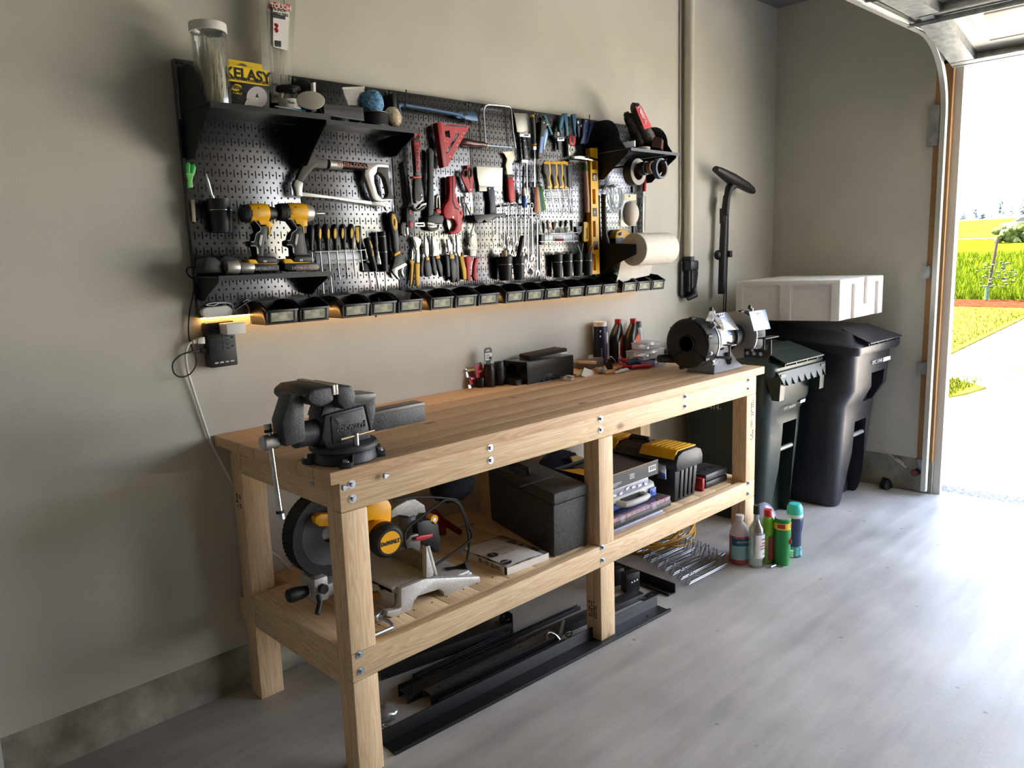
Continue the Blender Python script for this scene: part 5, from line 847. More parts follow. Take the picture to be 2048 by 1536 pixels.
scraps('black socket head bolts heaped in a parts bin', 3, DGR, 26, lambda m, p, d: (m.cyl(p, p+d*.022, .004, n=8), m.cyl(p, p-d*.009, .0075, n=12)))
scraps('shiny silver screws heaped in a parts bin', 5, CHROME, 110, lambda m, p, d: (m.cyl(p, p+d*.012, .0016, n=6), m.cyl(p, p-d*.002, .0034, n=8)), 'screws')
scraps('dull grey screws heaped in a parts bin', 6, DGR, 90, lambda m, p, d: (m.cyl(p, p+d*.012, .0016, n=6), m.cyl(p, p-d*.002, .0034, n=8)), 'screws')
m = M().prism([(.735, -.06, 1.355), (.80, -.10, 1.36), (.815, -.09, 1.385), (.75, -.05, 1.405)], (.01, -.004, .004)).jit(.002, 3)
single(m, 'plastic_bag', GLASSW, 'folded clear plastic bag sticking out of a parts bin', 'bag', (.77, -.08, 1.355))
single(M().tube([(1.57, -.036, 1.372), (1.60, -.045, 1.36), (1.65, -.06, 1.345), (1.66, -.09, 1.33), (1.655, -.10, 1.326)], .0014, 6, sub=4), 'wire', STEEL, 'thin wire drooping from the board edge into a parts bin', 'wire', (1.6, -.05, 1.35))
# ---------------------------------------------------------------- strip light with its controller, power strip, cords
LED = mat('led_strip_light', (1, .6, .2, 1), .5); LED.node_tree.nodes['Principled BSDF'].inputs['Emission Color'].default_value = (1.0, .50, .14, 1); LED.node_tree.nodes['Principled BSDF'].inputs['Emission Strength'].default_value = 9.0
ls = thing('led_strip', 'warm glowing strip light along the lower edge of the pegboard', 'strip light', (.01, -.012, 1.349))
M().bx(.012, 2.43, -.020, -.012, 1.3475, 1.3515).build('light_tape', LED, ls)
lc = thing('led_controller', 'white pill shaped controller with looped cable at the board corner', 'controller', Q(0, 437, 634, .02))
M().prism([Q(0, *p, .03) for p in ((412, 615), (455, 611), (464, 616), (468, 624), (462, 632), (414, 636), (406, 631), (404, 624), (407, 618))], (0, .026, 0)).build('case', WHITE, lc, bevel=.006)
M().tube([Q(0, *p, .008) for p in ((470, 624), (462, 608), (440, 606), (428, 611), (412, 610), (425, 606), (450, 605), (464, 610), (466, 621), (478, 616), (492, 606), (502, 601))], .0018, 6, sub=5).build('cable', WHITE, lc)
M().tube([Q(0, *p, .006) for p in ((486, 604), (494, 600), (502, 603), (507, 604))], .0014, 6, sub=4).tube([Q(0, *p, .006) for p in ((490, 606), (497, 615), (501, 635), (500, 647), (492, 652))], .0014, 6, sub=5).build('cable', WHITE, lc)
PSM = mat('power_strip_black', rgb(34, 34, 35), .5)
ps = thing('power_strip', 'black wall power strip with six outlets and usb ports', 'power strip', Q(0, 447, 734, -.01))
M().prism([Q(0, *p, .016) for p in ((412.6, 646.5), (468.5, 640.5), (477.5, 729.5), (422, 736.8))], (0, .046, 0)).build('case', PSM, ps, bevel=.006)
fx, fy = Q(0, 468.5, 640.5, .0165)-Q(0, 412.6, 646.5, .0165), Q(0, 422, 736.8, .0165)-Q(0, 412.6, 646.5, .0165); F0 = Q(0, 412.6, 646.5, .0165)
for r_ in range(3):
    for c_ in range(2):
        p = F0+fx*(.27+.46*c_)+fy*(.18+.19*r_); m = M()
        for dx, dz, w, h in ((.004, .007, .012, .004), (.004, -.007, .012, .004), (-.013, 0, .006, .007)):
            s_ = 1 if c_ == 0 else -1
            m.box(p+Vector((dx*s_, -.0004, dz)), (w, .0016, h))
        m.build('outlet', INK, ps)
for k in range(4): M().box(F0+fx*(.22+.19*k)+fy*.90+Vector((0, -.0004, 0)), (.012, .0016, .004)).build('usb_port', WHITE, ps)
for a, b_ in (((.04, .27), (.96, .27)), ((.04, .47), (.96, .47)), ((.5, .27), (.5, .66))): M().tube([F0+fx*a[0]+fy*a[1], F0+fx*b_[0]+fy*b_[1]], .0006, 4).build('groove', INK, ps)
ad = thing('power_adapter', 'white plug in adapter on the upper right outlet', 'adapter', Q(0, 465, 660, .03))
M().prism([Q(0, *p, .075) for p in ((452, 648), (490, 644), (493, 667), (455, 670))], (0, .058, 0)).build('case', WHITE, ad, bevel=.003)
wc = thing('extension_lead', 'white power cord running from the strip down behind the bench', 'cord', Q(0, 405, 685, 0))
M().prism([Q(0, *p, .012) for p in ((396, 677), (410, 673.5), (411.5, 688), (396, 688))], (0, .022, 0)).build('plug', WHITE, wc, bevel=.003)
M().cyl(Q(0, 397, 682.5, 0), Q(0, 385, 684, 0), .009, .007, n=12).build('strain_relief', mat('ivory_plastic', rgb(220, 214, 196), .5), wc)
pts = [BP(u_, v_, 'y', yy) for u_, v_, yy in ((386, 684, -.03), (378, 688, -.028), (373, 700, -.024), (372, 720, -.02), (376, 745, -.016), (385, 775, -.012), (398, 815, -.010), (420, 880, -.009), (440, 920, -.009), (467, 972, -.009))]+[Vector((.10, -.012, .66)), Vector((.15, -.02, .52)), BP(556, 1112, 'y', -.035), BP(590, 1150, 'y', -.05)]
M().tube(pts, .0042, 8, sub=4).build('cord', WHITE, wc)
bc = thing('charger_lead', 'thin black cord looping beside the power strip', 'cord', Q(0, 400, 700, 0))
M().cyl(Q(0, 411, 702, .0), Q(0, 401, 701, 0), .010, .007, n=12).build('plug', BLACK, bc)
M().tube([Q(0, *p) for p in ((402, 701, .0), (385, 703, .004), (362, 710, .004), (346, 726, .004), (348, 746, .004), (362, 754, .004), (380, 748, .004), (392, 730, .004), (391, 712, .004), (384, 696, .0), (378, 675, -.015), (377, 650, -.015), (380, 620, -.015), (388, 580, .0), (391, 558, .0), (384, 556, .004), (375, 548, .006), (374, 538, .006), (384, 534, .006), (396, 538, .01))], .0026, 7, sub=5).build('cord', BLACK, bc)
# ---------------------------------------------------------------- right end: towel roll, tape rolls, shelf load
ph = thing('towel_holder', 'black metal paper towel holder bracket on the pegboard', 'holder', (2.066, YB, 1.42))
for x in (2.062, 2.378):
    M().prism([(x, YB-.001, 1.569), (x, -.26, 1.556), (x, -.26, 1.508), (x, YB-.001, 1.42)], (.0035, 0, 0)).build('bracket', BLKM, ph)
M().cyl((2.06, -.235, 1.531), (2.384, -.235, 1.531), .009, n=14).build('rod', BLKM, ph)
PT_ = noise_mat('paper_towel', rgb(228, 222, 208), rgb(238, 233, 222), 60, .9, bump=.3, bscale=120)
pt = thing('paper_towel_roll', 'white paper towel roll on its black holder', 'paper towel', (2.07, -.235, 1.45))
M().lathe([(.019, 0), (.077, 0), (.080, .003), (.080, .276), (.077, .279), (.019, .279)], (2.078, -.235, 1.531), (1, 0, 0), 36).build('roll', PT_, pt)
m = M(); rn = random.Random(4); g = []
for i in range(9):
    a = i/8; yy = -.16-.012*math.sin(a*2.5)+.05*a; z = 1.51-a*.115
    g.append([(2.085+.27*(k/6)+(0.01*a if k else -.0), yy+.004*math.sin(k*1.3+a*3), z-.03*(1-k/6)*a) for k in range(7)])
V = [Vector(p) for r in g for p in r]; m.faces(V+[v+Vector((0, .0012, 0)) for v in V], [(r*7+c, r*7+c+1, r*7+c+8, r*7+c+7) for r in range(8) for c in range(6)]+[(63+r*7+c, 63+r*7+c+7, 63+r*7+c+8, 63+r*7+c+1) for r in range(8) for c in range(6)])
m.build('hanging_sheet', PT_, pt, ang=80)
def roll(name, label, x, y, z, ro, ri, w, m_, mc, me):
    t = thing(name, label, 'tape', (x, y, z-ro), 'tape rolls on one peg')
    M().lathe([(ri+.003, 0), (ro, 0), (ro, w), (ri+.003, w)], (x, y, z), (0, 1, 0), 34).ringed([], cap=False) if 0 else None
    def ann(a, b_, e): return M().ringed([[Vector((x+r*math.cos(6.2832*i/34), y+h, z+r*math.sin(6.2832*i/34))) for i in range(34)] for r, h in ((a, -e), (b_, -e), (b_, w+e), (a, w+e))], closed=True)
    ann(ri+.0025, ro, 0).build('tape', m_, t, ang=40); ann(ri, ri+.0025, .0005).build('cardboard_core', mc, t, ang=40)
    ann(ri+.003, ro-.0008, .0006).build('side_face', me, t, ang=40) if me else None
CORE = mat('cardboard_core', rgb(96, 66, 62), .8)
rx, rz = 2.19, 1.945
tool('peg_hook', 'long black peg rod carrying the tape rolls', 'hook', 5, [('R', 'hook', BLACK, 0, 4, '1080,850 1090,850')])
hk = [o for o in COL.objects if o.get('label') == 'long black peg rod carrying the tape rolls'][0]; hk.children[0].data.clear_geometry()
mm = M().tube([(rx, YB, rz), (rx, -.345, rz+.002), (rx, -.352, rz+.012)], .0045, 10); tmp = mm.build('hook', BLACK, hk); hk.location = (rx, YB, rz)
for c in [c for c in hk.children if len(c.data.vertices) == 0]: bpy.data.objects.remove(c)
tmp.location = tmp.location; tmp.data.transform(Matrix.Translation(LOC[hk.name]-Vector((rx, YB, rz))))
roll('tape_roll', 'wide grey duct tape roll with pale side nearest the wall', rx, -.185, rz-.0345, .0645, .038, .048, mat('duct_grey', rgb(74, 74, 72), .4), CORE, mat('duct_side', rgb(176, 172, 160), .6))
roll('tape_roll', 'black tape roll between the duct tape and the brown one', rx, -.235, rz-.022, .033, .022, .034, BLACK, mat('dark_core', rgb(40, 36, 34), .7), None)
roll('tape_roll', 'small brown masking tape roll behind the blue ring', rx, -.275, rz-.022, .031, .0235, .024, mat('masking_brown', rgb(140, 122, 100), .6), CORE, None)
roll('tape_roll', 'dark blue painters tape ring at the front of the peg', rx, -.325, rz-.032, .049, .037, .024, mat('painters_blue', rgb(58, 80, 104), .5), CORE, mat('painters_side', rgb(120, 136, 150), .6))
# steel wool bag and small rolls on the right shelf
SW = noise_mat('steel_wool', rgb(58, 52, 46), rgb(104, 96, 84), 90, .6, bump=1.0, bscale=120)
sb = thing('steel_wool_bag', 'tall bag of steel wool pads with a red printed band', 'bag', Q(5, 1470, 590, .13))
def blob(name, lab, pts, m_, par, seed): 
    m = M(); m.tube(pts[0], pts[1], 14, sub=3, flat=.75); m.jit(.0035, seed).build(name, m_, par, ang=80)
blob('wool', '', ([Q(5, *p, .13) for p in ((1345, 140), (1350, 180), (1400, 330), (1450, 450), (1510, 560), (1530, 600))], [.012, .028, .034, .038, .04, .03]), SW, sb, 3)
blob('wool', '', ([Q(5, *p, .09) for p in ((1255, 240), (1275, 300), (1330, 400), (1370, 500), (1390, 590))], [.012, .026, .034, .038, .034]), SW, sb, 4)
bp_ = [Q(5, *p, .172) for p in ((1352, 180), (1415, 172), (1530, 400), (1450, 425))]; RB = mat('label_red'); 
M().prism(bp_, (0, .002, 0)).build('printed_band', RB, sb); ddir = Q(5, 1395, 210, .174)-Q(5, 1355, 205, .174)
text('STEEL', .026, WHITE, sb, Q(5, 1412, 238, .176), (Q(5, 1450, 300, 0)-Q(5, 1400, 190, 0)), Vector((.6, 0, .55)))
text('WOOL', .026, WHITE, sb, Q(5, 1438, 285, .176), (Q(5, 1450, 300, 0)-Q(5, 1400, 190, 0)), Vector((.6, 0, .55)))
tp = thing('tape_reel', 'flat white reel lying under the steel wool bag', 'tape', Q(5, 1440, 615, .17)); q = Q(5, 1430, 590, .185); q.z = ZR
M().lathe([(0, 0), (.036, 0), (.037, .002), (.037, .013), (.036, .015), (0, .015)], q, n=28).build('reel', CREAM, tp); M().lathe([(.0372, .006), (.038, .006), (.038, .009), (.0372, .009)], q, n=28).build('edge_band', DGR, tp)
single(M().prism([Q(5, *p, .21) for p in ((1342, 545), (1352, 545), (1352, 612), (1342, 610))], (0, .09, 0)), 'acrylic_plate', GLASSW, 'thin clear acrylic plate standing on the right shelf', 'plate', Q(5, 1345, 610, .2))
single(M().box(Q(5, 1590, 590, .17)+Vector((0, 0, .004)), (.05, .05, .05), Euler((.1, .2, .6)).to_matrix()).jit(.005, 8), 'steel_wool_pack', noise_mat('red_grey_pack', rgb(70, 62, 56), rgb(120, 60, 54), 30, .5), 'small crumpled pack behind the white reel', 'pack', Q(5, 1590, 620, .17))
# ---------------------------------------------------------------- conduit, hose inlet and crevice tool on the wall
cx = 2.865; CON = mat('conduit_white', rgb(214, 208, 190), .4)
cn = thing('conduit', 'thick white vertical pipe on the wall with a thin cable beside it', 'pipe', (cx, -.036, 1.47))
M().cyl((cx, -.036, 1.475), (cx, -.036, H-.001), .0275, n=24).build('pipe', CON, cn); M().tube([(cx-.045, -.008, H-.01), (cx-.046, -.008, 2.3), (cx-.045, -.009, 1.75), (cx-.05, -.01, 1.62), (cx-.066, -.01, 1.55), (cx-.07, -.01, 1.46)], .0035, 7, sub=4).build('cable', CON, cn)
M().box((cx-.046, -.006, 1.68), (.012, .01, .008)).build('cable_clip', CON, cn)
hv = thing('vacuum_inlet', 'black wall fitting with a lever at the foot of the white pipe', 'fitting', (cx, -.02, 1.24))
VB = mat('fitting_black', rgb(30, 30, 31), .45)
M().cyl((cx, -.036, 1.435), (cx, -.036, 1.482), .031, n=24).build('collar', VB, hv, bevel=.002)
M().prism([BP(u_, v_, 'y', -.006) for u_, v_ in ((1358, 523), (1386, 523), (1392, 545), (1386, 592), (1362, 596), (1357, 590))], (0, -.018, 0)).build('back_plate', VB, hv, bevel=.005)
q = BP(1380, 531, 'y', -.04); M().box(q+Vector((0, 0, 0)), (.085, .07, .058)).build('head', VB, hv, bevel=.01)
for dx, r in ((-.022, .010), (.006, .013)): M().cyl((q.x+dx, -.045, q.z-.03), (q.x+dx, -.045, q.z-.15), r, n=14).build('tube', VB, hv)
M().tube([(q.x+.018, -.05, q.z-.135), (q.x+.012, -.06, q.z-.17), (q.x-.03, -.045, q.z-.19)], [.02, .024, .014], 12).build('lever', VB, hv)
vt = thing('floor_tool', 'black vacuum wand with a wide head hanging on the wall corner', 'vacuum tool', BP(1447, 588, 'y', -.05)); VH = mat('wand_black', rgb(28, 26, 24), .5)
M().tube([BP(u_, v_, 'y', -.10) for u_, v_ in ((1431, 338), (1440, 343), (1462, 357), (1490, 372), (1502, 380), (1507, 384))], [.022, .030, .042, .036, .028, .016], 16, flat=.8).build('head', VH, vt)
M().tube([BP(u_, v_, 'y', -.085) for u_, v_ in ((1466, 368), (1458, 378), (1454, 395), (1451, 430))], [.034, .024, .020, .020], 14).build('neck', VH, vt)
M().tube([BP(u_, v_, 'y', -.06) for u_, v_ in ((1453, 392), (1449, 430), (1446, 500), (1444, 560), (1443, 588))], [.020, .022, .023, .023, .022], 14).build('wand', VH, vt)
M().box(BP(1445, 432, 'y', -.055), (.022, .03, .09)).build('latch', VH, vt, bevel=.004)
M().sph(BP(1436, 510, 'y', -.04), .030, (1, .7, 1), 14, 10).build('knob', VH, vt); M().box(BP(1457, 508, 'y', -.05), (.03, .04, .04)).build('clamp', VH, vt, bevel=.004)
M().tube([BP(1457, 396, 'y', -.045), BP(1456, 470, 'y', -.04), BP(1454, 540, 'y', -.03), BP(1452, 600, 'y', -.02), BP(1449, 655, 'y', -.02)], .004, 8).tube([BP(1448, 588, 'y', -.03), BP(1446, 655, 'y', -.02)], .0035, 8).build('rod', VH, vt)
single(M().cyl((2.83, -.02, .0), (2.83, -.02, .001), .001) if 0 else M().tube([BP(1448, 690, 'y', -.04), BP(1447, 660, 'y', -.025), BP(1450, 640, 'y', -.03)], .02, 10), 'rubber_foot', RUB, 'dark rubber foot low on the wall below the wand', 'foot', BP(1448, 690, 'y', -.04)) if 0 else None
# ================================================================ bench vise
VM = noise_mat('vise_casting', rgb(44, 48, 52), rgb(58, 62, 66), 60, .48, bump=.25, bscale=160); VMF = mat('machined_grey', rgb(98, 96, 92), .4, .3)
def pz(par, nm, m_, c, pts, Y, th, bev=.002, **k): return M().prism([PC(c, x, y, 'y', Y) for x, y in PTS(pts)], (0, th, 0)).build(nm, m_, par, bevel=bev, **k)
vx, vy = .135, -.645
vi = thing('bench_vise', 'dark grey bench vise bolted to the front left bench corner', 'vise', (vx, vy, BZ))
sb_ = M().lathe([(0, 0), (.092, 0), (.096, .004), (.090, .03), (.084, .036), (0, .036)], (vx, vy, BZ), n=40).build('swivel_base', VM, vi, bevel=.001)
for a in (158, 240, 330, 62):
    d = Vector((math.cos(rad(a)), math.sin(rad(a)), 0)); n_ = Vector((-d.y, d.x, 0)); c_ = Vector((vx, vy, BZ))
    m = M(); m.prism([c_+d*.075+n_*.022, c_+d*.118+n_*.018, c_+d*.122, c_+d*.118-n_*.018, c_+d*.075-n_*.022], (0, 0, .016)); 
    m.prism([c_+d*.08+n_*.018, c_+d*.08+n_*.022, c_+d*.08+n_*.022+Vector((0, 0, .032)), c_+d*.08+n_*.018+Vector((0, 0, .032))], d*.028)
    m.build('base_lug', VM, vi, bevel=.002); q = c_+d*.103+Vector((0, 0, .015)); M().cyl(q, q+Vector((0, 0, .003)), .011, n=16).cyl(q, q+Vector((0, 0, .009)), .0075, n=6).build('mounting_bolt', ZINC, vi)
M().lathe([(0, .036), (.09, .036), (.099, .038), (.1, .042), (.1, .050), (.096, .054), (0, .054)], (vx, vy, BZ), n=40).build('swivel_plate', VM, vi)
pz(vi, 'rear_body', VM, 'V', '1025,455 1345,372 1405,645 1085,725 1045,735 1000,640', -.69, .09, .006)
pz(vi, 'body_panel', VM, 'V', '1072,465 1335,398 1388,620 1092,690', -.693, .01, .002)
pz(vi, 'shoulder', VM, 'V', '985,480 1030,330 1130,322 1185,360 1400,322 1440,290 1440,420 1405,600 1350,372 1030,456', -.68, .075, .004)
pz(vi, 'anvil', VMF, 'V', '1108,296 1440,268 1448,300 1395,338 1180,366 1130,326', -.685, .085, .004)
ry0, ry1 = -.722, -.53
M().prism([(.079, ry0, 1.180), (.079, ry0, 1.135), (.10, ry0, 1.11), (.135, ry0, 1.12), (.142, ry0, 1.15), (.13, ry0, 1.176)], (0, ry1-ry0, 0)).build('rear_jaw', VM, vi, bevel=.008)
M().prism([(.070, ry0+.0, 1.184), (.01, ry0, 1.184), (-.012, ry0, 1.172), (-.016, ry0, 1.155), (.0, ry0, 1.140), (.03, ry0, 1.128), (.070, ry0, 1.14)], (0, ry1-ry0, 0)).build('front_jaw', VM, vi, bevel=.009, seg=3)
for x0, x1 in ((.0655, .0738), (.0745, .083)): M().bx(x0, x1, ry0-.002, ry1+.002, 1.158, 1.186).build('jaw_insert', mat('bare_jaw_steel', rgb(186, 178, 166), .4, .7), vi, bevel=.001)
pz(vi, 'front_arm', VM, 'V', '745,270 850,300 858,345 862,480 870,670 700,716 672,510 720,360', -.69, .065, .007)
pz(vi, 'arm_rib', VM, 'V', '755,250 850,300 855,480 690,500 700,700 870,665 868,480 860,340', -.693, .01, .002) if 0 else None
M().cyl((-.02, vy, 1.048), (.09, vy, 1.048), .036, n=28).build('screw_guide', VM, vi)
M().bx(.19, .418, vy-.028, vy+.028, 1.018, 1.078).build('slide_bar', VM, vi, bevel=.003); M().bx(.19, .4185, vy-.0285, vy+.0285, 1.066, 1.0785).build('slide_top', VMF, vi, bevel=.002)
M().lathe([(0, 0), (.019, 0), (.0215, .003), (.0215, .042), (.017, .046), (.014, .075), (0, .075)], (-.115, vy, 1.045), (1, 0, 0), 28).build('spindle_head', STEEL, vi)
h0, h1 = BP(535, 850, 'x', -.094), BP(562, 1036, 'x', -.094); dh = (h1-h0).normalized()
M().cyl(h0, h1, .0075, n=16).build('handle_bar', CHROME, vi)
for p, s_ in ((h0, 1), (h1, -1)): M().cyl(p-dh*.003*s_, p+dh*.012*s_, .0105, n=8).build('handle_cap', ZINC, vi); M().cyl(p+dh*.013*s_, p+dh*.02*s_, .0115, n=14).build('handle_buffer', RUB, vi)
q = Vector((.128, -.725, BZ+.054)); M().cyl(q, q+Vector((0, 0, .035)), .0085, n=16).build('swivel_lock', STEEL, vi); M().tube([q+Vector((-.055, -.01, .028)), q+Vector((.07, .012, .028))], .0038, 8).build('lock_bar', mat('brass_rod', rgb(150, 130, 100), .35, .8), vi)
e1 = (PC('V', 1335, 520, 'y', -.693)-PC('V', 1160, 545, 'y', -.693)).normalized()
text('orward', .030, DGR, vi, PC('V', 1250, 540, 'y', -.6945), e1, Z3, ext=.0012, bold=.0006)
pz(vi, 'emblem', DGR, 'V', '1110,478 1150,470 1196,486 1196,500 1180,498 1160,515 1150,545 1142,575 1125,590 1118,582 1134,555 1140,515 1120,500', -.6945, .002, 0)
for k in range(4): pz(vi, 'emblem', DGR, 'V', f'{1105+k*5},{492+k*14} {1140+k*2},{505+k*14} {1138+k*2},{511+k*14}', -.6945, .002, 0)
# vise lag bolts screwed into the bench edge under it
for x, z in ((.059, .9015), (.197, .9045)):
    M().box((x, YF-.003, z+.0), (.009, .011, .013)).box((x+.004, YF-.004, z), (.018, .007, .006)).build('lag_nut', ZINC, vi)
M().cyl((.0205, -.66, .905), (.012, -.66, .905), .007, n=6).build('lag_nut', ZINC, vi)
# ================================================================ bench grinder
gx, gy, gz = 1.962, -.615, 1.10
GB = mat('grinder_black', rgb(26, 26, 27), .5); GGY = noise_mat('grinder_grey', rgb(104, 106, 110), rgb(122, 124, 128), 70, .5)
gr = thing('bench_grinder', 'black double bench grinder with a chrome motor at the right bench end', 'bench grinder', (2.2, gy, BZ))
def guard(x0, w, s_):
    m = M().lathe([(0, 0), (.102, 0), (.112, .006), (.115, .012), (.115, w-.004), (.11, w), (0, w)], (x0, gy, gz), (1, 0, 0), 48)
    for a in (100, 160, 215, 285): m.cyl((x0, gy+.114*math.cos(rad(a)), gz+.114*math.sin(rad(a))), (x0+.03, gy+.114*math.cos(rad(a)), gz+.114*math.sin(rad(a))), .010, n=12)
    return m.build('wheel_guard', GB, gr, ang=30)
guard(gx, .085, 1); guard(gx+.43, .085, 1)
M().lathe([(0, 0), (.034, 0), (.036, -.004), (.040, -.004), (.041, .001)], (gx, gy, gz), (1, 0, 0), 32).build('hub', BLACK, gr); M().torus((gx-.003, gy, gz), (1, 0, 0), .041, .0035, 40, 8).build('hub_ring', GB, gr)
for a in (40, 215, 320): M().box((gx-.001, gy+.075*math.cos(rad(a)), gz+.075*math.sin(rad(a))), (.003, .075, .004), Matrix.Rotation(rad(a), 3, 'X')).build('guard_rib', BLACK, gr)
for x0 in (gx+.088, gx+.425): M().lathe([(.100, 0), (.1165, 0), (.1165, .008), (.100, .008)], (x0, gy, gz), (1, 0, 0), 48).build('guard_rim', SILV, gr)
M().lathe([(0, 0), (.06, 0), (.066, .01), (.066, .14), (.06, .15), (0, .15)], (gx+.185, gy, gz), (1, 0, 0), 48).build('motor', CHROME, gr)
M().lathe([(0, 0), (.05, 0), (.068, .035), (.071, .04), (.071, .095), (.066, .095)], (gx+.09, gy, gz), (1, 0, 0), 48).lathe([(.066, 0), (.069, 0), (.069, .03), (.05, .1), (0, .1)], (gx+.333, gy, gz), (1, 0, 0), 48).build('end_bell', GB, gr)
b0 = [(2.075, -.69), (2.335, -.69), (2.335, -.54), (2.075, -.54)]; b1 = [(2.14, -.655), (2.275, -.655), (2.275, -.575), (2.14, -.575)]
zs = [BZ, BZ+.012, BZ+.035, BZ+.075, gz-.05]; ks = [0, .03, .45, .85, 1]
M().ringed([[(b0[i][0]+(b1[i][0]-b0[i][0])*k, b0[i][1]+(b1[i][1]-b0[i][1])*k, z) for i in range(4)] for z, k in zip(zs, ks)]).build('base', GGY, gr, bevel=.004)
M().tube([(2.225, -.672, BZ+.028), (2.225, -.668, BZ+.055), (2.225, -.664, BZ+.085)], [.018, .026, .016], 16, flat=.55).build('switch', BLACK, gr)
for z in (BZ+.045, BZ+.062): M().cyl((2.236, -.684, z), (2.236, -.676, z), .0022, n=8).build('switch_dot', WHITE, gr)
M().tube([(1.915, -.50, 1.03), (1.95, -.51, 1.028), (2.02, -.53, 1.02)], [.018, .021, .021], 18).build('dust_port', BLACK, gr)
SHM = film('eye_shield', (.82, .87, .93), .14, .12, .06)
for crn, cl in (((( 870, 240, -.70), (1140, 200, -.70), (1350, 500, -.76), (1080, 520, -.76)), 1), (((1520, 200, -.72), (1800, 160, -.72), (1890, 490, -.75), (1610, 530, -.75)), 2)):
    P4 = [PC('G', x, y, 'y', Y) for x, y, Y in crn]; nrm = (P4[1]-P4[0]).cross(P4[3]-P4[0]).normalized()*.003
    M().prism(P4, nrm).build('eye_shield', SHM if cl == 1 else film('mirror_shield', (.62, .76, .96), .25, .2, .35), gr, bevel=.0006)
    e = (P4[1]-P4[0]).normalized(); f_ = (P4[3]-P4[0]).normalized(); q = P4[0].lerp(P4[1], .52)+f_*.008-nrm*.6
    M().prism([q-e*.02, q+e*.02, q+e*.02+f_*.014, q-e*.02+f_*.014], nrm*2.6).build('shield_clip', SILV, gr); 
    for k in (-.009, .009): M().cyl(q+e*k+f_*.007-nrm*1.0, q+e*k+f_*.007+nrm*3, .0025, n=8).build('rivet', INK, gr)
    x0 = gx+.07 if cl == 1 else gx+.45; top = Vector((x0, gy-.055, gz+.10)); tip = P4[0].lerp(P4[1], .30)
    M().prism([top, top+Vector((.003, -.02, .045)), tip+Vector((0, .006, .012)), tip+Vector((0, .006, -.006)), top+Vector((0, -.035, .0))], (.004, 0, 0)).build('shield_arm', CHROME, gr)
    M().sph(tip+Vector((-.008, .018, .018)), .012, (1, .8, 1), 10, 8).build('knob', BLACK, gr); M().box((x0, gy-.085, gz+.075), (.018, .02, .05), Euler((.9, 0, 0)).to_matrix()).build('guard_plate', SILV, gr)
for x0, x1 in ((gx+.09, gx+.135), (gx+.40, gx+.53)):
    M().prism([(x0, -.70, 1.03), (x0, -.775, 1.03), (x0, -.785, 1.04), (x0, -.785, 1.095), (x0, -.775, 1.095), (x0, -.775, 1.045), (x0, -.70, 1.04)], (.004, 0, 0)).bx(x0, x1, -.79, -.745, 1.09, 1.095).build('tool_rest', GGY if x0 < 2.2 else GB, gr, bevel=.001)
    for k in range(3): M().cyl((x0-.001+.0, -.725-.0*k, 1.035), (x0-.006, -.725, 1.035), .007, n=10).build('bolt', ZINC, gr) if k == 0 else None
for y in (-.70, -.735, -.77): M().cyl((gx+.40, y, 1.02), (gx+.392, y, 1.02), .009, n=12).build('bolt', ZINC, gr)
M().prism([(gx+.398, -.68, 1.0), (gx+.398, -.80, 1.0), (gx+.398, -.82, 1.02), (gx+.398, -.82, 1.09), (gx+.398, -.81, 1.09), (gx+.398, -.80, 1.04), (gx+.398, -.68, 1.04)], (.005, 0, 0)).build('rest_bracket', GB, gr)
M().cyl((gx+.05, -.715, 1.015), (gx+.075, -.72, 1.015), .012, n=6).build('bolt', ZINC, gr); M().sph((gx+.03, -.72, 1.06), .011, (1, 1, 1), 10, 8).build('bolt', ZINC, gr)
# ================================================================ clutter along the back of the bench top
def BT(c, x, y): return PC(c, x, y, 'z', BZ)
SCK = mat('impact_socket', rgb(44, 40, 36), .4, .6); KR = mat('card_red', rgb(190, 30, 40), .5)
def pxm(c, p): return (p-CP).dot(FW)/FPX/CROP[c][2]            # metres per crop pixel at a point
q = BT('s', 222, 815); k = pxm('s', q); zb_ = thing('zip_bag', 'small clear zip bag with a red label at the left end of the bench clutter', 'bag', q)
def slab(par, nm, m_, q, x0, x1, z0, z1, th=.004, dy=0.0, lean=0.0, bev=0): return M().prism([q+Vector((x0, dy, z0)), q+Vector((x1, dy, z0)), q+Vector((x1, dy+lean, z1)), q+Vector((x0, dy+lean, z1))], (0, th, 0)).build(nm, m_, par, bevel=bev)
slab(zb_, 'bag', film('crinkled_film'), q, -.022, .022, 0, .086, .006, 0, .02); slab(zb_, 'seal', mat('film_white'), q, -.024, .024, .076, .082, .007, -.001, .02); slab(zb_, 'label', KR, q, -.019, .021, .016, .05, .0012, -.003, .008); slab(zb_, 'label_band', PAPER, q, -.012, .012, .038, .046, .0014, -.0045, .003)
q = BT('s', 350, 815)+Vector((.01, .012, 0)); pk = thing('socket_pack', 'socket on a red and black hanging card left of the tagged socket', 'socket', q)
M().cyl(q+Vector((0, 0, 0)), q+Vector((0, 0, .044)), .020, n=24).build('socket', SCK, pk, bevel=.002); slab(pk, 'card', KR, q, -.021, .021, .042, .10, .003, .0, .006); slab(pk, 'card_top', BLACK, q, -.019, .019, .098, .108, .003, .006, .002); text('ex', .02, PAPER, pk, q+Vector((.003, -.001, .072)), X3, Z3)
q = BT('s', 505, 790); tg = thing('socket', 'tall dark socket with a black hang tag standing up', 'socket', q)
M().lathe([(0, 0), (.026, 0), (.027, .003), (.027, .07), (.0265, .072), (.0265, .076), (.022, .086), (.021, .10), (.015, .10), (.015, .08), (0, .08)], q, n=30).build('body', SCK, tg)
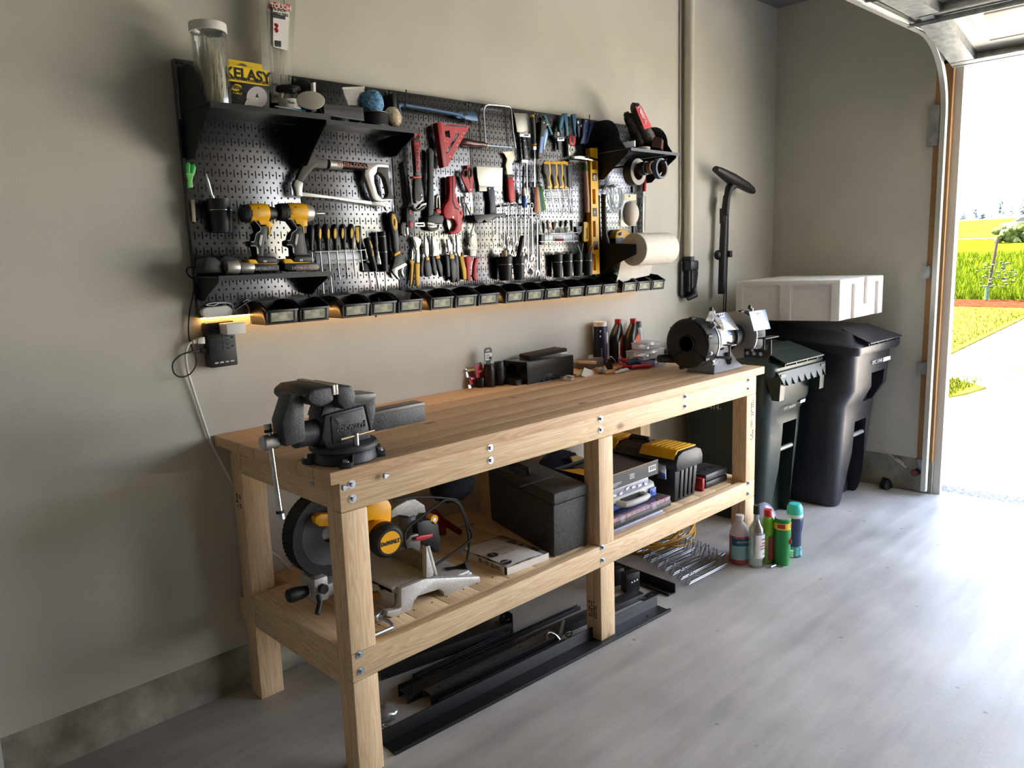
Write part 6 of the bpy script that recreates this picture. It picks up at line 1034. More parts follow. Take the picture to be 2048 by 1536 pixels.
M().prism([q+Vector(p) for p in ((-.010, 0, .098), (.010, 0, .098), (.012, 0, .112), (.022, 0, .116), (.022, 0, .166), (.012, 0, .174), (-.012, 0, .174), (-.022, 0, .166), (-.022, 0, .116), (-.012, 0, .112))], (0, .003, 0), [[q+Vector(p) for p in ((-.014, 0, .156), (.014, 0, .156), (.012, 0, .163), (.004, 0, .164), (0, 0, .168), (-.004, 0, .164), (-.012, 0, .163))]]).build('hang_tag', BLACK, tg)
slab(tg, 'tag_label', PAPER, q, -.02, .02, .118, .15, .0008, -.001); 
for k_ in range(4): slab(tg, 'tag_print', INK, q, -.016, .004+.003*k_, .142-.006*k_, .1445-.006*k_, .0006, -.0018)
for k_ in range(5): slab(tg, 'tag_barcode', INK, q, .004+.003*k_, .0055+.003*k_, .12, .132, .0006, -.0018)
q = BT('s', 668, 770)+Vector((.012, .01, 0)); sk = thing('socket', 'plain fat black socket without a tag beside the tagged one', 'socket', q)
M().lathe([(0, 0), (.026, 0), (.027, .003), (.027, .075), (.023, .083), (.022, .1), (.020, .104), (.014, .104), (.014, .09), (0, .09)], q, n=30).build('body', mat('socket_black', rgb(30, 29, 27), .5), sk)
bk = thing('speaker_bracket', 'black sheet metal bracket box with round holes at its left end', 'bracket', BT('s', 1150, 760)); SM = mat('satin_black_sheet', rgb(38, 38, 38), .22, .3)
f0, f1 = BT('s', 1155, 765), BT('s', 1790, 640); fu = (f1-f0).normalized(); L_ = .31; bn = Vector((-fu.y, fu.x, 0)); HH = .098
M().prism([f0, f0+fu*L_, f0+fu*L_+Vector((0, 0, HH)), f0+Vector((0, 0, HH))], bn*.0025).build('front_plate', SM, bk)
e0 = f0+fu*.004; circ = lambda cy, r: [e0+bn*(cy+r*math.cos(6.2832*i/26))+Vector((0, 0, .055+r*math.sin(6.2832*i/26))) for i in range(26)]
M().prism([e0, e0+bn*.155, e0+bn*.155+Vector((0, 0, HH)), e0+Vector((0, 0, HH))], fu*.003, [circ(.103, .036), circ(.028, .026)]).build('end_plate', SM, bk)
M().prism([f0+bn*.003+Vector((0, 0, HH)), f0+fu*L_+bn*.003+Vector((0, 0, HH)), f0+fu*L_+bn*.155+Vector((0, 0, HH)), f0+bn*.155+Vector((0, 0, HH))], (0, 0, .002)).build('top_plate', SM, bk)
M().prism([f0+bn*.152, f0+fu*L_+bn*.152, f0+fu*L_+bn*.152+Vector((0, 0, HH)), f0+bn*.152+Vector((0, 0, HH))], bn*.0025).build('back_plate', SM, bk)
m = M()
for k_ in range(7): m.box(f0-bn*.006+fu*(.10+.035*k_)+Vector((0, 0, .004)), (.018, .006, .007))
m.build('wiring', INK, bk); M().box(f0+fu*-.02+bn*.07+Vector((0, 0, .012)), (.05, .09, .022)).jit(.004, 4).build('wiring', INK, bk)
fm = [f0+fu*.07+bn*.05, f0+fu*.29+bn*.02, f0+fu*.30+bn*.11, f0+fu*.10+bn*.15]
single(M().prism([p+Vector((0, 0, HH+.004+(.015 if i in (1, 2) else 0))) for i, p in enumerate(fm)], (0, 0, .016)), 'foam_pad', mat('charcoal_foam', rgb(36, 33, 31), .9), 'flat charcoal foam pad lying on the black bracket box', 'pad', f0+fu*.2+bn*.08+Vector((0, 0, HH+.004)), bevel=.002)
BAGW = noise_mat('silver_bag_print', rgb(150, 156, 172), rgb(226, 228, 232), 50, .35)
q = BT('s', 1965, 560)+Vector((0, .03, 0)); single(M().prism([q+Vector(p) for p in ((-.012, 0, .005), (.018, 0, .0), (.01, .02, .08), (0, .03, .125), (-.04, .03, .12), (-.035, .02, .06))], (.003, .006, 0)).jit(.0015, 3), 'foil_bag', BAGW, 'silver printed bag propped against the right end of the bracket box', 'bag', q, ang=80)
def crumple(name, lab, cat, q, sz, m_, seed, flat=.5, n=12):
    m = M(); m.sph(q+Vector((0, 0, sz*flat*.9)), sz, (1, .8, flat), n, 8); m.jit(sz*.16, seed)
    for v in m.bm.verts: v.co.z = max(v.co.z, q.z+.001)
    return single(m, name, m_, lab, cat, q, ang=80)
crumple('plastic_bag', 'crumpled green tinted bag in front of the silver printed bag', 'bag', BT('s', 1830, 600), .034, noise_mat('green_film', rgb(60, 86, 76), rgb(150, 176, 166), 40, .2), 3, .75)
crumple('plastic_bag', 'flat clear bag of small parts near the front of the clutter', 'bag', BT('s', 1850, 680), .038, film('crinkled_film'), 5, .25)
crumple('plastic_bag', 'clear crumpled bag left of the small black tin', 'bag', BT('u', 660, 1130), .032, noise_mat('grey_film', rgb(110, 112, 110), rgb(190, 190, 184), 60, .25), 9, .5)
def tilted(name, lab, cat, q, sx, sy, sz, m_, rz=0.0, ry=0.0, group=None, dz=0): 
    return single(M().box(q+Vector((0, 0, sz/2+dz+abs(math.sin(ry))*sx/2)), (sx, sy, sz), Euler((0, ry, rz)).to_matrix()), name, m_, lab, cat, q+Vector((0, 0, dz)), group, bevel=min(sx, sy, sz)*.1)
q = BT('u', 420, 1190); cdd = thing('parts_card', 'white printed card with a green edge leaning in the clutter', 'card', q)
P4 = [PC('u', x, y, 'y', Y) for x, y, Y in ((345, 1025, -.20), (575, 1105, -.21), (462, 1216, -.245), (262, 1160, -.235))]; nn = (P4[1]-P4[0]).cross(P4[3]-P4[0]).normalized()*.0015
M().prism(P4, nn).build('card', PAPER, cdd); M().prism([P4[0].lerp(P4[1], -.02), P4[0].lerp(P4[1], .15), P4[3].lerp(P4[2], .15), P4[3].lerp(P4[2], -.02)], nn*1.4).build('green_edge', mat('card_green', rgb(40, 130, 60), .5), cdd)
for a, b_ in ((.3, .3), (.45, .5), (.6, .35), (.55, .7), (.72, .6), (.8, .8)):
    c_ = P4[0].lerp(P4[1], a).lerp(P4[3].lerp(P4[2], a), b_); e = (P4[1]-P4[0])*.06; f_ = (P4[3]-P4[0])*.06; M().prism([c_-e-f_, c_+e-f_, c_+e+f_, c_-e+f_], nn*1.5).build('print_mark', DGR, cdd)
WB = mat('pale_wood_block', rgb(214, 178, 128), .6)
single(M().box(PC('u', 385, 930, 'y', -.13), (.10, .022, .014), Euler((0, .12, -.35)).to_matrix()), 'wood_block', WB, 'pale wooden block lying on the grey carton', 'block', PC('u', 385, 945, 'y', -.13), bevel=.001)
tilted('wood_strip', 'pale wooden strip lying below the pale wooden block', 'strip', BT('u', 350, 1010), .075, .02, .012, mat('pale_wood_strip', rgb(190, 168, 136), .6), -.25)
gb_ = BT('u', 640, 1030)+Vector((.0, .045, 0)); gc = thing('carton', 'grey cardboard carton with two pale pegs on top', 'box', gb_); M().box(gb_+Vector((-.03, 0, .024)), (.125, .075, .048), Euler((0, 0, .05)).to_matrix()).build('carton', mat('grey_carton', rgb(104, 98, 86), .7), gc, bevel=.001)
for dx in (-.045, -.028): M().cyl(gb_+Vector((dx, -.01, .048)), gb_+Vector((dx, -.01, .066)), .006, n=10).build('peg', mat('pale_peg', rgb(206, 200, 184), .5), gc)
dg = BT('u', 660, 880)+Vector((.02, .06, 0)); ggc = thing('case', 'dark green case lying behind the grey carton', 'case', dg); M().box(dg+Vector((0, 0, .03)), (.21, .10, .06), Euler((0, 0, .05)).to_matrix()).build('case', mat('bottle_green', rgb(30, 44, 38), .4), ggc, bevel=.004)
wt = dg+Vector((.02, -.005, .06)); wtt = thing('tray', 'shallow white tray of small parts on the dark green case', 'tray', wt); M().box(wt+Vector((0, 0, .008)), (.19, .09, .004), Euler((0, 0, .05)).to_matrix()).box(wt+Vector((.05, -.02, .02)), (.05, .03, .022), Euler((.2, .1, .4)).to_matrix()).build('tray', PAPER, wtt)
M().tube([wt+Vector((-.05, .01, .012)), wt+Vector((-.02, -.01, .02)), wt+Vector((.02, .01, .012)), wt+Vector((.05, 0, .018))], .0015, 6, sub=5).build('wire', INK, wtt)
q = wt+Vector((-.065, .02, .0102)); single(M().lathe([(.011, 0), (.013, 0), (.017, .045), (.020, .045), (.020, .058), (0, .058), (0, .055), (.016, .055), (.011, .002)], q, n=20), 'measuring_cup', film('milky_cup', (.93, .90, .82), .1, .2, .6), 'tiny upturned translucent cup on the white tray', 'cup', q)
def bottle(name, lab, cat, q, prof, m_, cap, capm, parts=(), n=32, sy=1.0, rot=0):
    t = thing(name, lab, cat, q); 
    M().lathe(prof, q, n=n, sy=sy).build('bottle', m_, t); M().lathe(cap, q, n=24).build('cap', capm, t); return t
q = BT('u', 755, 690); q = Vector((2.045, -.045, BZ)); k = pxm('u', q)
tb_ = bottle('tube', 'tall navy tube with a white lid at the wall behind the clutter', 'tube', q, [(0, 0), (.0325, 0), (.033, .002), (.033, .205), (0, .205)], mat('navy_card', rgb(24, 26, 58), .4), [(0, .222), (.034, .222), (.0345, .218), (.0345, .2), (0, .2)], WHITE)
for i, z in enumerate((.15, .165)): M().box(q+Vector((-.0325+.006, -.022, z+.012*i)), (.004, .004, .008)).build('letter_mark', WHITE, tb_)
text('Lucas', .03, WHITE, tb_, q+Vector((-.018, -.030, .105)), Vector((0, 0, 1)), Vector((-.75, .65, 0))) if 0 else None
for i in range(6): M().box(q+Vector((-.022, -.0255, .085-.012*i)), (.004, .002, .007), Euler((0, 0, -.7)).to_matrix()).build('letter_mark', WHITE, tb_)
M().prism([q+Vector((.018+.008*math.cos(a*.35), -.029-.0*a, .14+.03*math.sin(a*.35))) for a in range(18)], (0, .002, 0)).build('white_oval', WHITE, tb_)
OIL = mat('oil_bottle_black', rgb(24, 21, 19), .32); CAPR = mat('cap_red', rgb(190, 30, 36), .4)
def oil(lab, q, rz):
    t = thing('oil_bottle', lab, 'bottle', q, 'black oil bottles with red caps'); R3 = Matrix.Rotation(rz, 3, 'Z')
    def rr(z, sx, sy, ox=0, n=28): return [q+R3 @ Vector((ox+sx*math.copysign(abs(math.cos(6.2832*i/n))**.6, math.cos(6.2832*i/n)), sy*math.copysign(abs(math.sin(6.2832*i/n))**.6, math.sin(6.2832*i/n)), z)) for i in range(n)]
    M().ringed([rr(0, .048, .026), rr(.004, .051, .029), rr(.12, .051, .029), rr(.14, .049, .028, .002), rr(.17, .034, .024, .012), rr(.195, .02, .018, .022), rr(.20, .016, .016, .024), rr(.208, .015, .015, .024)]).build('bottle', OIL, t, ang=50)
    M().cyl(q+R3 @ Vector((.024, 0, .203)), q+R3 @ Vector((.024, 0, .226)), .0175, n=24).build('cap', CAPR, t, bevel=.001)
    f = lambda x, z, d=.0: q+R3 @ Vector((x, -.0295-d, z))
    M().prism([f(-.04, .02), f(.045, .02), f(.045, .135), f(.02, .15), f(-.04, .108)], R3 @ Vector((0, .002, 0))).build('label', mat('oil_label_red', rgb(176, 40, 40), .45), t)
    M().prism([f(-.038, .025, .0004), f(-.02, .025, .0004), f(-.02, .122, .0004), f(-.038, .108, .0004)], R3 @ Vector((0, .001, 0))).build('label_band', PAPER, t); M().prism([f(-.016, .085, .0004), f(.043, .085, .0004), f(.043, .132, .0004), f(.02, .146, .0004), f(-.016, .126, .0004)], R3 @ Vector((0, .001, 0))).build('label_band', mat('oil_orange', rgb(214, 110, 70), .45), t)
    return t
oil('rear black oil bottle with a red cap next to the navy tube', Vector((2.155, -.062, BZ)), .25); oil('front black oil bottle with a red label and cap', Vector((2.215, -.115, BZ)), .25)
q = Vector((2.345, -.06, BZ)); sc = bottle('spray_can', 'grey aerosol can with a dark cap behind the front oil bottle', 'spray can', q, [(0, 0), (.028, 0), (.029, .003), (.029, .13), (.026, .15), (.018, .168), (0, .17)], noise_mat('can_grey', rgb(150, 156, 160), rgb(176, 180, 184), 30, .35), [(0, .2), (.016, .2), (.017, .198), (.018, .168), (0, .168)], DGR)
q = BT('u', 905, 740)+Vector((0, .02, .0)); gl = thing('glue_bottle', 'small white glue bottle with a purple cone tip', 'bottle', q); M().lathe([(0, 0), (.013, 0), (.014, .003), (.014, .075), (.01, .083), (0, .083)], q, n=20).build('bottle', mat('pale_pink', rgb(220, 206, 190), .5), gl); M().lathe([(0, .048), (.011, .048), (.0095, .058), (.002, .09), (0, .09)], q+Vector((0, 0, .035)), n=20).build('cone_cap', mat('purple_cap', rgb(92, 50, 110), .45), gl)
CB = film('clear_box', (.92, .93, .94), .12, .15, .38)
def cbox(lab, q, sx, sy, sz, rz, lidm, inner): 
    t = thing('clear_box', lab, 'box', q, 'lidded plastic boxes stacked by the grinder'); R3 = Euler((0, 0, rz)).to_matrix()
    M().box(q+Vector((0, 0, sz/2)), (sx*.96, sy*.96, sz), R3).build('box_body', inner, t, bevel=.003); M().box(q+Vector((0, 0, sz+.003)), (sx, sy, .007), R3).build('lid', lidm, t, bevel=.002); M().box(q+R3 @ Vector((-.1*sx, -sy*.49, sz*.5)), (sx*.35, .003, sz*.6), R3).build('paper_label', mat('box_label_grey', rgb(150, 150, 150), .6), t); return t
qb_ = BT('u', 1660, 1005)+Vector((.02, .05, 0)); cbox('lowest blue tinted box of the stack beside the grinder', qb_, .12, .10, .035, .1, mat('blue_lid', rgb(66, 66, 110), .3), film('blue_box', (.55, .58, .8), .15, .15, .5))
qc_ = qb_+Vector((-.045, .01, .043)); cbox('wide middle clear box of the stack beside the grinder', qc_, .20, .11, .036, .1, CB, CB); cbox('smaller top clear box of the stack beside the grinder', qc_+Vector((.02, .01, .044)), .14, .09, .028, .1, CB, CB)
q = BT('u', 1290, 1050); cl_ = thing('cable_tool', 'pile of red handled crimpers with blue grips in front of the boxes', 'pliers', q)
M().tube([BT('u', 950, 985)+Vector((0, 0, .012)), q+Vector((-.06, .01, .018)), q+Vector((.0, -.01, .016)), BT('u', 1530, 1030)+Vector((0, 0, .012))], [.006, .009, .011, .012], 12, sub=3).build('handle', REDG, cl_)
M().tube([BT('u', 1080, 960)+Vector((0, .03, .02)), q+Vector((-.01, .03, .04)), q+Vector((.05, .03, .045)), BT('u', 1500, 960)+Vector((0, .02, .02))], [.008, .012, .012, .009], 12, sub=3).build('handle', REDG, cl_)
M().tube([q+Vector((-.06, .015, .03)), q+Vector((-.01, .01, .04)), q+Vector((.03, .012, .028))], [.012, .017, .012], 12, sub=3).build('grip', NAVY, cl_); M().tube([q+Vector((-.03, .02, .05)), q+Vector((0, .015, .056)), q+Vector((.04, .02, .04))], .004, 8).build('wire', mat('brass'), cl_)
M().tube([q+Vector((-.09, .02, .012)), q+Vector((-.02, -.01, .01)), q+Vector((.06, .0, .012))], .006, 8, sub=3).build('jaw', INK, cl_)
q = BT('u', 1030, 1135); sq = thing('tube', 'white squeeze tube lying at the front edge of the clutter', 'tube', q); M().tube([BT('u', 885, 1140)+Vector((0, 0, .006)), BT('u', 1000, 1120)+Vector((0, 0, .010)), BT('u', 1150, 1060)+Vector((0, 0, .004))], [.006, .010, .010], 12, flat=.8).build('tube_body', PAPER, sq)
single(M().tube([BT('u', 880, 1085)+Vector((0, 0, .006)), BT('u', 1040, 1040)+Vector((0, 0, .008))], [.008, .011], 10), 'glue_tube', noise_mat('tube_print', rgb(150, 90, 80), rgb(220, 206, 196), 60, .5), 'printed glue tube behind the white squeeze tube', 'tube', BT('u', 960, 1065))
q = BT('u', 790, 1050); tn = thing('tin', 'small black tin with a bent wire sticking out', 'tin', q); M().lathe([(0, 0), (.017, 0), (.018, .002), (.018, .032), (0, .032)], q, n=22).lathe([(.0, .032), (.008, .032), (.008, .05), (0, .05)], q, n=14).build('tin_body', BLACK, tn); M().tube([q+Vector((-.006, 0, .05)), q+Vector((.005, -.005, .062)), q+Vector((.028, -.012, .04)), q+Vector((.036, -.015, .012))], .0025, 8, sub=4).build('wire', SILV, tn)
for i, (x, y, h, lab) in enumerate(((980, 960, .032, 'pale vial left of the red crimpers'), (1045, 905, .024, 'short capped vial behind the pale vial'))): q = BT('u', x, y); single(M().lathe([(0, 0), (.009, 0), (.0095, .001), (.0095, h), (.006, h+.004), (.006, h+.012), (0, h+.012)], q, n=16), 'vial', CB, lab, 'vial', q)
tilted('rubber_strip', 'orange brown rubber strip in the bench clutter', 'strip', BT('u', 560, 1075), .055, .022, .012, mat('mustard_strip', rgb(190, 140, 70), .6), .3); tilted('paper_scrap', 'tan paper scrap at the front of the clutter', 'scrap', BT('u', 200, 1185), .08, .03, .004, mat('tan_scrap', rgb(200, 166, 120), .8), -.2); tilted('rubber_strip', 'flat yellow brown strip beside the white squeeze tube', 'strip', BT('u', 800, 1140), .06, .016, .010, mat('mustard_strip'), -.3)
tilted('plug', 'small dark connector right of the silver printed bag', 'plug', BT('s', 2030, 430)+Vector((.0, .06, 0)), .03, .02, .03, BLACK, .2); tilted('clip', 'tiny black clip lying in front of the bracket box', 'clip', BT('s', 1760, 650), .03, .012, .008, INK, .4)
# ================================================================ on the lower shelf
ZL0 = ZL
CAST = noise_mat('cast_aluminium', rgb(178, 178, 174), rgb(196, 196, 192), 90, .5, .35); SY = mat('saw_yellow', rgb(242, 178, 20), .35); SB = mat('saw_black', rgb(24, 24, 25), .5); SG = mat('guard_grey', rgb(92, 98, 106), .5)
ms = thing('miter_saw', 'yellow and silver miter saw standing on the left of the lower shelf', 'saw', (.42, -.40, ZL))
def pm(nm, m_, pts, Y, th, bev=.002, c='m', par=ms, ax='y'): 
    v = (0, th, 0) if ax == 'y' else (th, 0, 0); return M().prism([PC(c, x, y, ax, Y) for x, y in PTS(pts)], v).build(nm, m_, par, bevel=bev)
pm('base_end', CAST, '860,1070 855,1108 905,1118 945,1092 1030,1075 1055,1000 1085,960 1240,910 1268,928 1280,975 1545,850 1535,815 1212,830 1140,832 960,905 960,1040 940,1055', -.633, .03, .004)
M().bx(.30, .46, -.605, -.2, ZL+.062, ZL+.085).bx(.30, .31, -.605, -.2, ZL+.001, ZL+.08).bx(.62, .645, -.60, -.2, ZL+.001, ZL+.03).bx(.45, .63, -.605, -.2, ZL+.028, ZL+.04).build('base_body', CAST, ms, bevel=.004)
M().bx(.28, .655, -.20, -.17, ZL, ZL+.04).bx(.30, .46, -.20, -.17, ZL+.04, ZL+.082).build('base_end', CAST, ms, bevel=.004)
M().cyl((.30, -.55, ZL+.068), (.2995-.004, -.55, ZL+.068), .006, n=12).build('bore', INK, ms)
M().lathe([(0, 0), (.15, 0), (.152, .004), (.152, .018), (.148, .022), (0, .022)], (.38, -.40, ZL+.05), n=44).build('turntable', CAST, ms)
M().lathe([(.148, 0), (.156, 0), (.158, .006), (.156, .02), (.148, .02)], (.38, -.40, ZL+.028), n=44).build('scale_ring', mat('scale_gold', rgb(170, 128, 30), .4), ms)
pm('fence', noise_mat('fence_metal', rgb(120, 116, 104), rgb(136, 132, 120), 60, .45, .4), '962,905 1207,812 1147,594 1110,650 1020,610 905,640 800,690 985,750 965,800', .45, .012, .001, ax='x')
pm('fence_post', CAST, '1145,828 1206,812 1147,594 1143,600', -.633, .022, .001)
M().bx(.12, .26, -.435, -.365, ZL+.048, ZL+.09).bx(.115, .165, -.445, -.355, ZL+.045, ZL+.125).build('miter_arm', CAST, ms, bevel=.006)
M().tube([(.115, -.40, ZL+.078), (.105, -.40, ZL+.078), (.09, -.40, ZL+.078), (.06, -.40, ZL+.08), (.045, -.40, ZL+.081), (.04, -.40, ZL+.081)], [.012, .018, .021, .024, .021, .012], 20).build('miter_knob', SB, ms)
M().torus((.112, -.40, ZL+.078), (1, 0, 0), .017, .003).build('knob_ring', CHROME, ms)
M().tube([(.12, -.455, ZL+.075), (.115, -.47, ZL+.055), (.095, -.485, ZL+.03)], .009, 10).cyl((.14, -.446, ZL+.09), (.14, -.462, ZL+.09), .016, n=8).build('detent_lever', SB, ms)
G0 = Vector((.205, -.385, .645))
def ann(c, r0, r1, w, a0, a1, n=30): return M().ringed([[c+Vector((r*math.cos(a0+(a1-a0)*i/n), y, r*math.sin(a0+(a1-a0)*i/n))) for r, y in ((r0, -w), (r1, -w), (r1, w), (r0, w))] for i in range(n+1)])
ann(G0, .106, .140, .034, rad(60), rad(285)).build('outer_guard', SB, ms)
for i in range(34): a = rad(75+i*6); M().box(G0+Vector((.1405*math.cos(a), 0, .1405*math.sin(a))), (.004, .062, .008), Matrix.Rotation(-a, 3, 'Y')).build('guard_ridge', RUB, ms) if i % 1 == 0 else None
ann(G0, .03, .112, .026, rad(50), rad(330)).build('guard_disc', SG, ms); M().cyl(G0+Vector((0, -.006, 0)), G0+Vector((0, .006, 0)), .104, n=44).build('saw_blade', mat('blade_steel', rgb(150, 152, 152), .3, .8), ms)
pm('guard_arm', SY, '330,385 372,360 470,355 470,450 365,452 332,425', -.45, .03, .005)
pm('head', SY, '690,315 760,272 795,245 870,258 892,300 890,415 835,432 760,405 695,420', -.54, .12, .006)
c0, c1 = PC('m', 872, 562, 'y', -.605), Vector((.315, -.43, .645)); ax_ = (c1-c0).normalized()
M().cyl(c0+ax_*.03, c1, .054, n=36).build('motor', SY, ms); M().lathe([(0, 0), (.044, 0), (.053, .008), (.056, .016), (.056, .045), (0, .045)], c0-ax_*.005, ax_, 36).build('motor_cap', SB, ms)
for i in range(22): a = 6.2832*i/22; u_, w_2 = ortho(ax_); M().box(c0+ax_*.008+u_*(.05*math.cos(a))+w_2*(.05*math.sin(a)), (.005, .012, .005)).build('cap_rib', RUB, ms)
M().cyl(c0-ax_*.0075, c0, .037, n=32).build('badge', SY, ms); text('DeWALT', .0175, INK, ms, c0-ax_*.0085, X3-ax_*ax_.x, Z3, bold=.0008)
pm('linkage', CAST, '888,335 930,300 1000,262 1062,250 1130,295 1142,350 1090,352 1050,395 1000,372 940,365 888,392', -.42, .02)
M().tube([PC('m', x, y, 'y', -.40) for x, y in ((1000, 370), (1010, 460), (1040, 560))], [.03, .035, .03], 16).build('pivot_housing', SG, ms)
pm('detent', mat('detent_grey', rgb(104, 102, 98), .4, .3), '990,560 1030,515 1085,500 1108,530 1105,610 1085,655 1010,615', -.46, .05, .006)
pm('bevel_bracket', SB, '1075,425 1130,405 1190,400 1235,432 1250,560 1238,645 1210,640 1180,600 1120,585 1085,520', -.46, .06, .006)
pm('bevel_lever', mat('lever_red', rgb(196, 50, 60), .4), '1068,530 1110,518 1192,505 1192,525 1135,550 1072,556', -.475, .012)
q = PC('m', 1203, 398, 'y', -.46); M().cyl(q, q+Vector((0, .03, 0)), .0165, n=20).build('lock_knob', SY, ms); M().cyl(q-Vector((0, .001, 0)), q, .007, n=12).build('knob_screw', CHROME, ms)
for st_ in ('905,265 1040,238 1180,236 1290,245 1370,262 1420,360 1455,450 1476,520 1440,570 1330,650 1205,735', '1000,610 985,540 1000,470 1080,400 1200,310 1290,255 1370,280 1420,380 1452,520 1455,600 1440,690'):
    M().tube([PC('m', x, y, 'y', -.50) for x, y in PTS(st_)], .0042, 8, sub=4).build('power_cable', RUB, ms)
q = PC('m', 1435, 755, 'z', ZL+.035); M().cyl(q, q+Vector((.012, -.006, .004)), .026, n=22).build('plug_face', mat('plug_grey', rgb(104, 110, 114), .5), ms); M().tube([q, q+Vector((-.03, .02, -.008)), q+Vector((-.06, .035, -.012))], [.02, .018, .024], 12).build('plug_body', RUB, ms)
bd = PC('m', 1330, 150, 'y', -.30); m = M().sph(bd, .075, (1.3, 1, .85), 18, 12).jit(.005, 4); single(m, 'dust_bag', noise_mat('bag_cloth', rgb(18, 20, 26), rgb(30, 33, 42), 50, .9), 'limp black dust bag hanging under the bench top behind the saw', 'bag', bd-Vector((0, 0, .07)), ang=80)
rc = PC('m', 1290, 460, 'y', -.22); t = thing('clamp', 'dark red bar clamp lying behind the miter saw cable', 'clamp', rc); RD = mat('clamp_red', rgb(120, 26, 26), .45)
M().tube([PC('m', x, y, 'y', -.22) for x, y in ((1195, 335), (1240, 400), (1310, 440), (1390, 492))], [.014, .017, .014, .012], 10).build('jaw', RD, t); M().tube([PC('m', x, y, 'y', -.22) for x, y in ((1250, 420), (1260, 470), (1265, 505))], .016, 10).build('handle', RD, t); M().tube([PC('m', 1350, 465, 'y', -.20), PC('m', 1490, 432, 'y', -.20)], .003, 6).build('bar', STEEL, t)
cc = PC('m', 820, 1150, 'z', ZL+.006); t = thing('clamp', 'small zinc saw clamp lying at the front of the lower shelf', 'clamp', cc)
M().tube([PC('m', x, y, 'z', ZL+.010) for x, y in ((735, 1255), (800, 1228), (893, 1188), (898, 1172), (880, 1150), (795, 1105))], .0065, 8).build('bar', ZINC, t); M().box(PC('m', 785, 1105, 'z', ZL+.013), (.045, .02, .024), Euler((0, 0, .5)).to_matrix()).build('jaw', ZINC, t, bevel=.002); M().tube([PC('m', 740, 1115, 'z', ZL+.012), PC('m', 845, 1090, 'z', ZL+.012)], .004, 8).build('screw', CHROME, t)
# manuals
def ptz(x, y, z): return PC('m', x, y, 'z', z)
bA, bB, bC = ptz(1735, 806, ZL), ptz(1398, 662, ZL), ptz(2040, 690, ZL); bD = bB+(bC-bA)
mn = thing('manual', 'thick white manual with a black spine corner on the shelf', 'book', bA, 'saw manuals'); up3 = Vector((0, 0, 1))
M().prism([bA, bC, bD, bB], (0, 0, .026)).build('page_block', mat('page_edge', rgb(224, 220, 210), .8), mn); M().prism([p+up3*.026 for p in (bA, bC, bD, bB)], (0, 0, .001)).build('cover', noise_mat('catalog_print', rgb(70, 62, 54), rgb(206, 200, 190), 24, .6, detail=3), mn)
M().prism([bA-(bC-bA)*.003, bA+(bB-bA)*.05-(bC-bA)*.003, bA+(bB-bA)*.05+up3*.026-(bC-bA)*.003, bA+up3*.026-(bC-bA)*.003], (bC-bA)*.0035).build('spine_corner', INK, mn); M().prism([bA+(bB-bA)*.1+up3*.004-(bC-bA)*.003, bA+(bB-bA)*.6+up3*.004-(bC-bA)*.003, bA+(bB-bA)*.6+up3*.022-(bC-bA)*.003, bA+(bB-bA)*.1+up3*.022-(bC-bA)*.003], (bC-bA)*.003).build('spine_print', noise_mat('spine_print', rgb(110, 100, 90), rgb(200, 190, 170), 50, .7), mn)
sh = [ptz(1735, 750, ZL+.03), ptz(1400, 605, ZL+.03), ptz(1640, 535, ZL+.036), ptz(2000, 655, ZL+.034)]; sq_ = thing('sheet', 'white instruction sheet with two black circles lying on the manual', 'paper', sh[0])
g = []
for i in range(9):
    for j in range(7):
        a, b_ = i/8, j/6; p = sh[0].lerp(sh[1], a).lerp(sh[3].lerp(sh[2], a), b_); g.append(p+up3*(.004*math.sin(a*5)+.007*math.sin(b_*3.1)*(1-a)))
M().faces(g+[p+up3*.0006 for p in g], [(i*7+j, i*7+j+1, i*7+j+8, i*7+j+7) for i in range(8) for j in range(6)]+[(63+i*7+j, 63+i*7+j+7, 63+i*7+j+8, 63+i*7+j+1) for i in range(8) for j in range(6)]).build('paper', PAPER, sq_, ang=80)
e1 = (sh[3]-sh[0]).normalized(); 
for a, b_, st_ in ((.10, .10, 'STOP'), (.42, .16, '!')):
    p = sh[0].lerp(sh[1], a).lerp(sh[3].lerp(sh[2], a), b_)+up3*.0085; M().cyl(p, p+up3*.0006, .021, n=24).build('black_circle', INK, sq_); text(st_, .015 if len(st_) > 1 else .03, PAPER, sq_, p+up3*.0012, e1, e1.cross(up3)*-1, ext=.0002)
for k_ in range(4): p = sh[0].lerp(sh[1], .35+.06*k_).lerp(sh[3].lerp(sh[2], .35+.06*k_), .5)+up3*.010; M().box(p, (.07, .0025, .0004), Matrix.Rotation(math.atan2(e1.y, e1.x), 3, 'Z')).build('text_line', DGR, sq_)
# big black tool chest
TBM = noise_mat('textured_black_plastic', rgb(38, 38, 37), rgb(84, 84, 80), 220, .6, bump=.5, bscale=300)
tb = thing('tool_chest', 'large textured black tool chest standing left of the middle leg', 'toolbox', (1.07, -.69, ZL)); f = [(.972, -.695), (1.160, -.70), (1.30, -.18), (1.115, -.175)]
def taper(z0, z1, k0, k1): 
    cx_, cy_ = 1.13, -.44; return M().ringed([[(cx_+(x-cx_)*k, cy_+(y-cy_)*k, z) for x, y in f] for z, k in ((z0, k0), (z1, k1))])
taper(ZL, ZL+.205, .955, .985).build('body', TBM, tb, bevel=.005); taper(ZL+.2055, ZL+.25, 1.0, 1.0).build('lid', TBM, tb, bevel=.008, seg=3)
m = M(); m.tube([(1.10, -.44, ZL+.252), (1.105, -.43, ZL+.27), (1.15, -.30, ZL+.27), (1.155, -.29, ZL+.252)], .011, 10); m.build('handle', BLACK, tb); M().box((1.12, -.36, ZL+.2505), (.06, .22, .002), Matrix.Rotation(-.28, 3, 'Z')).build('handle_recess', INK, tb)
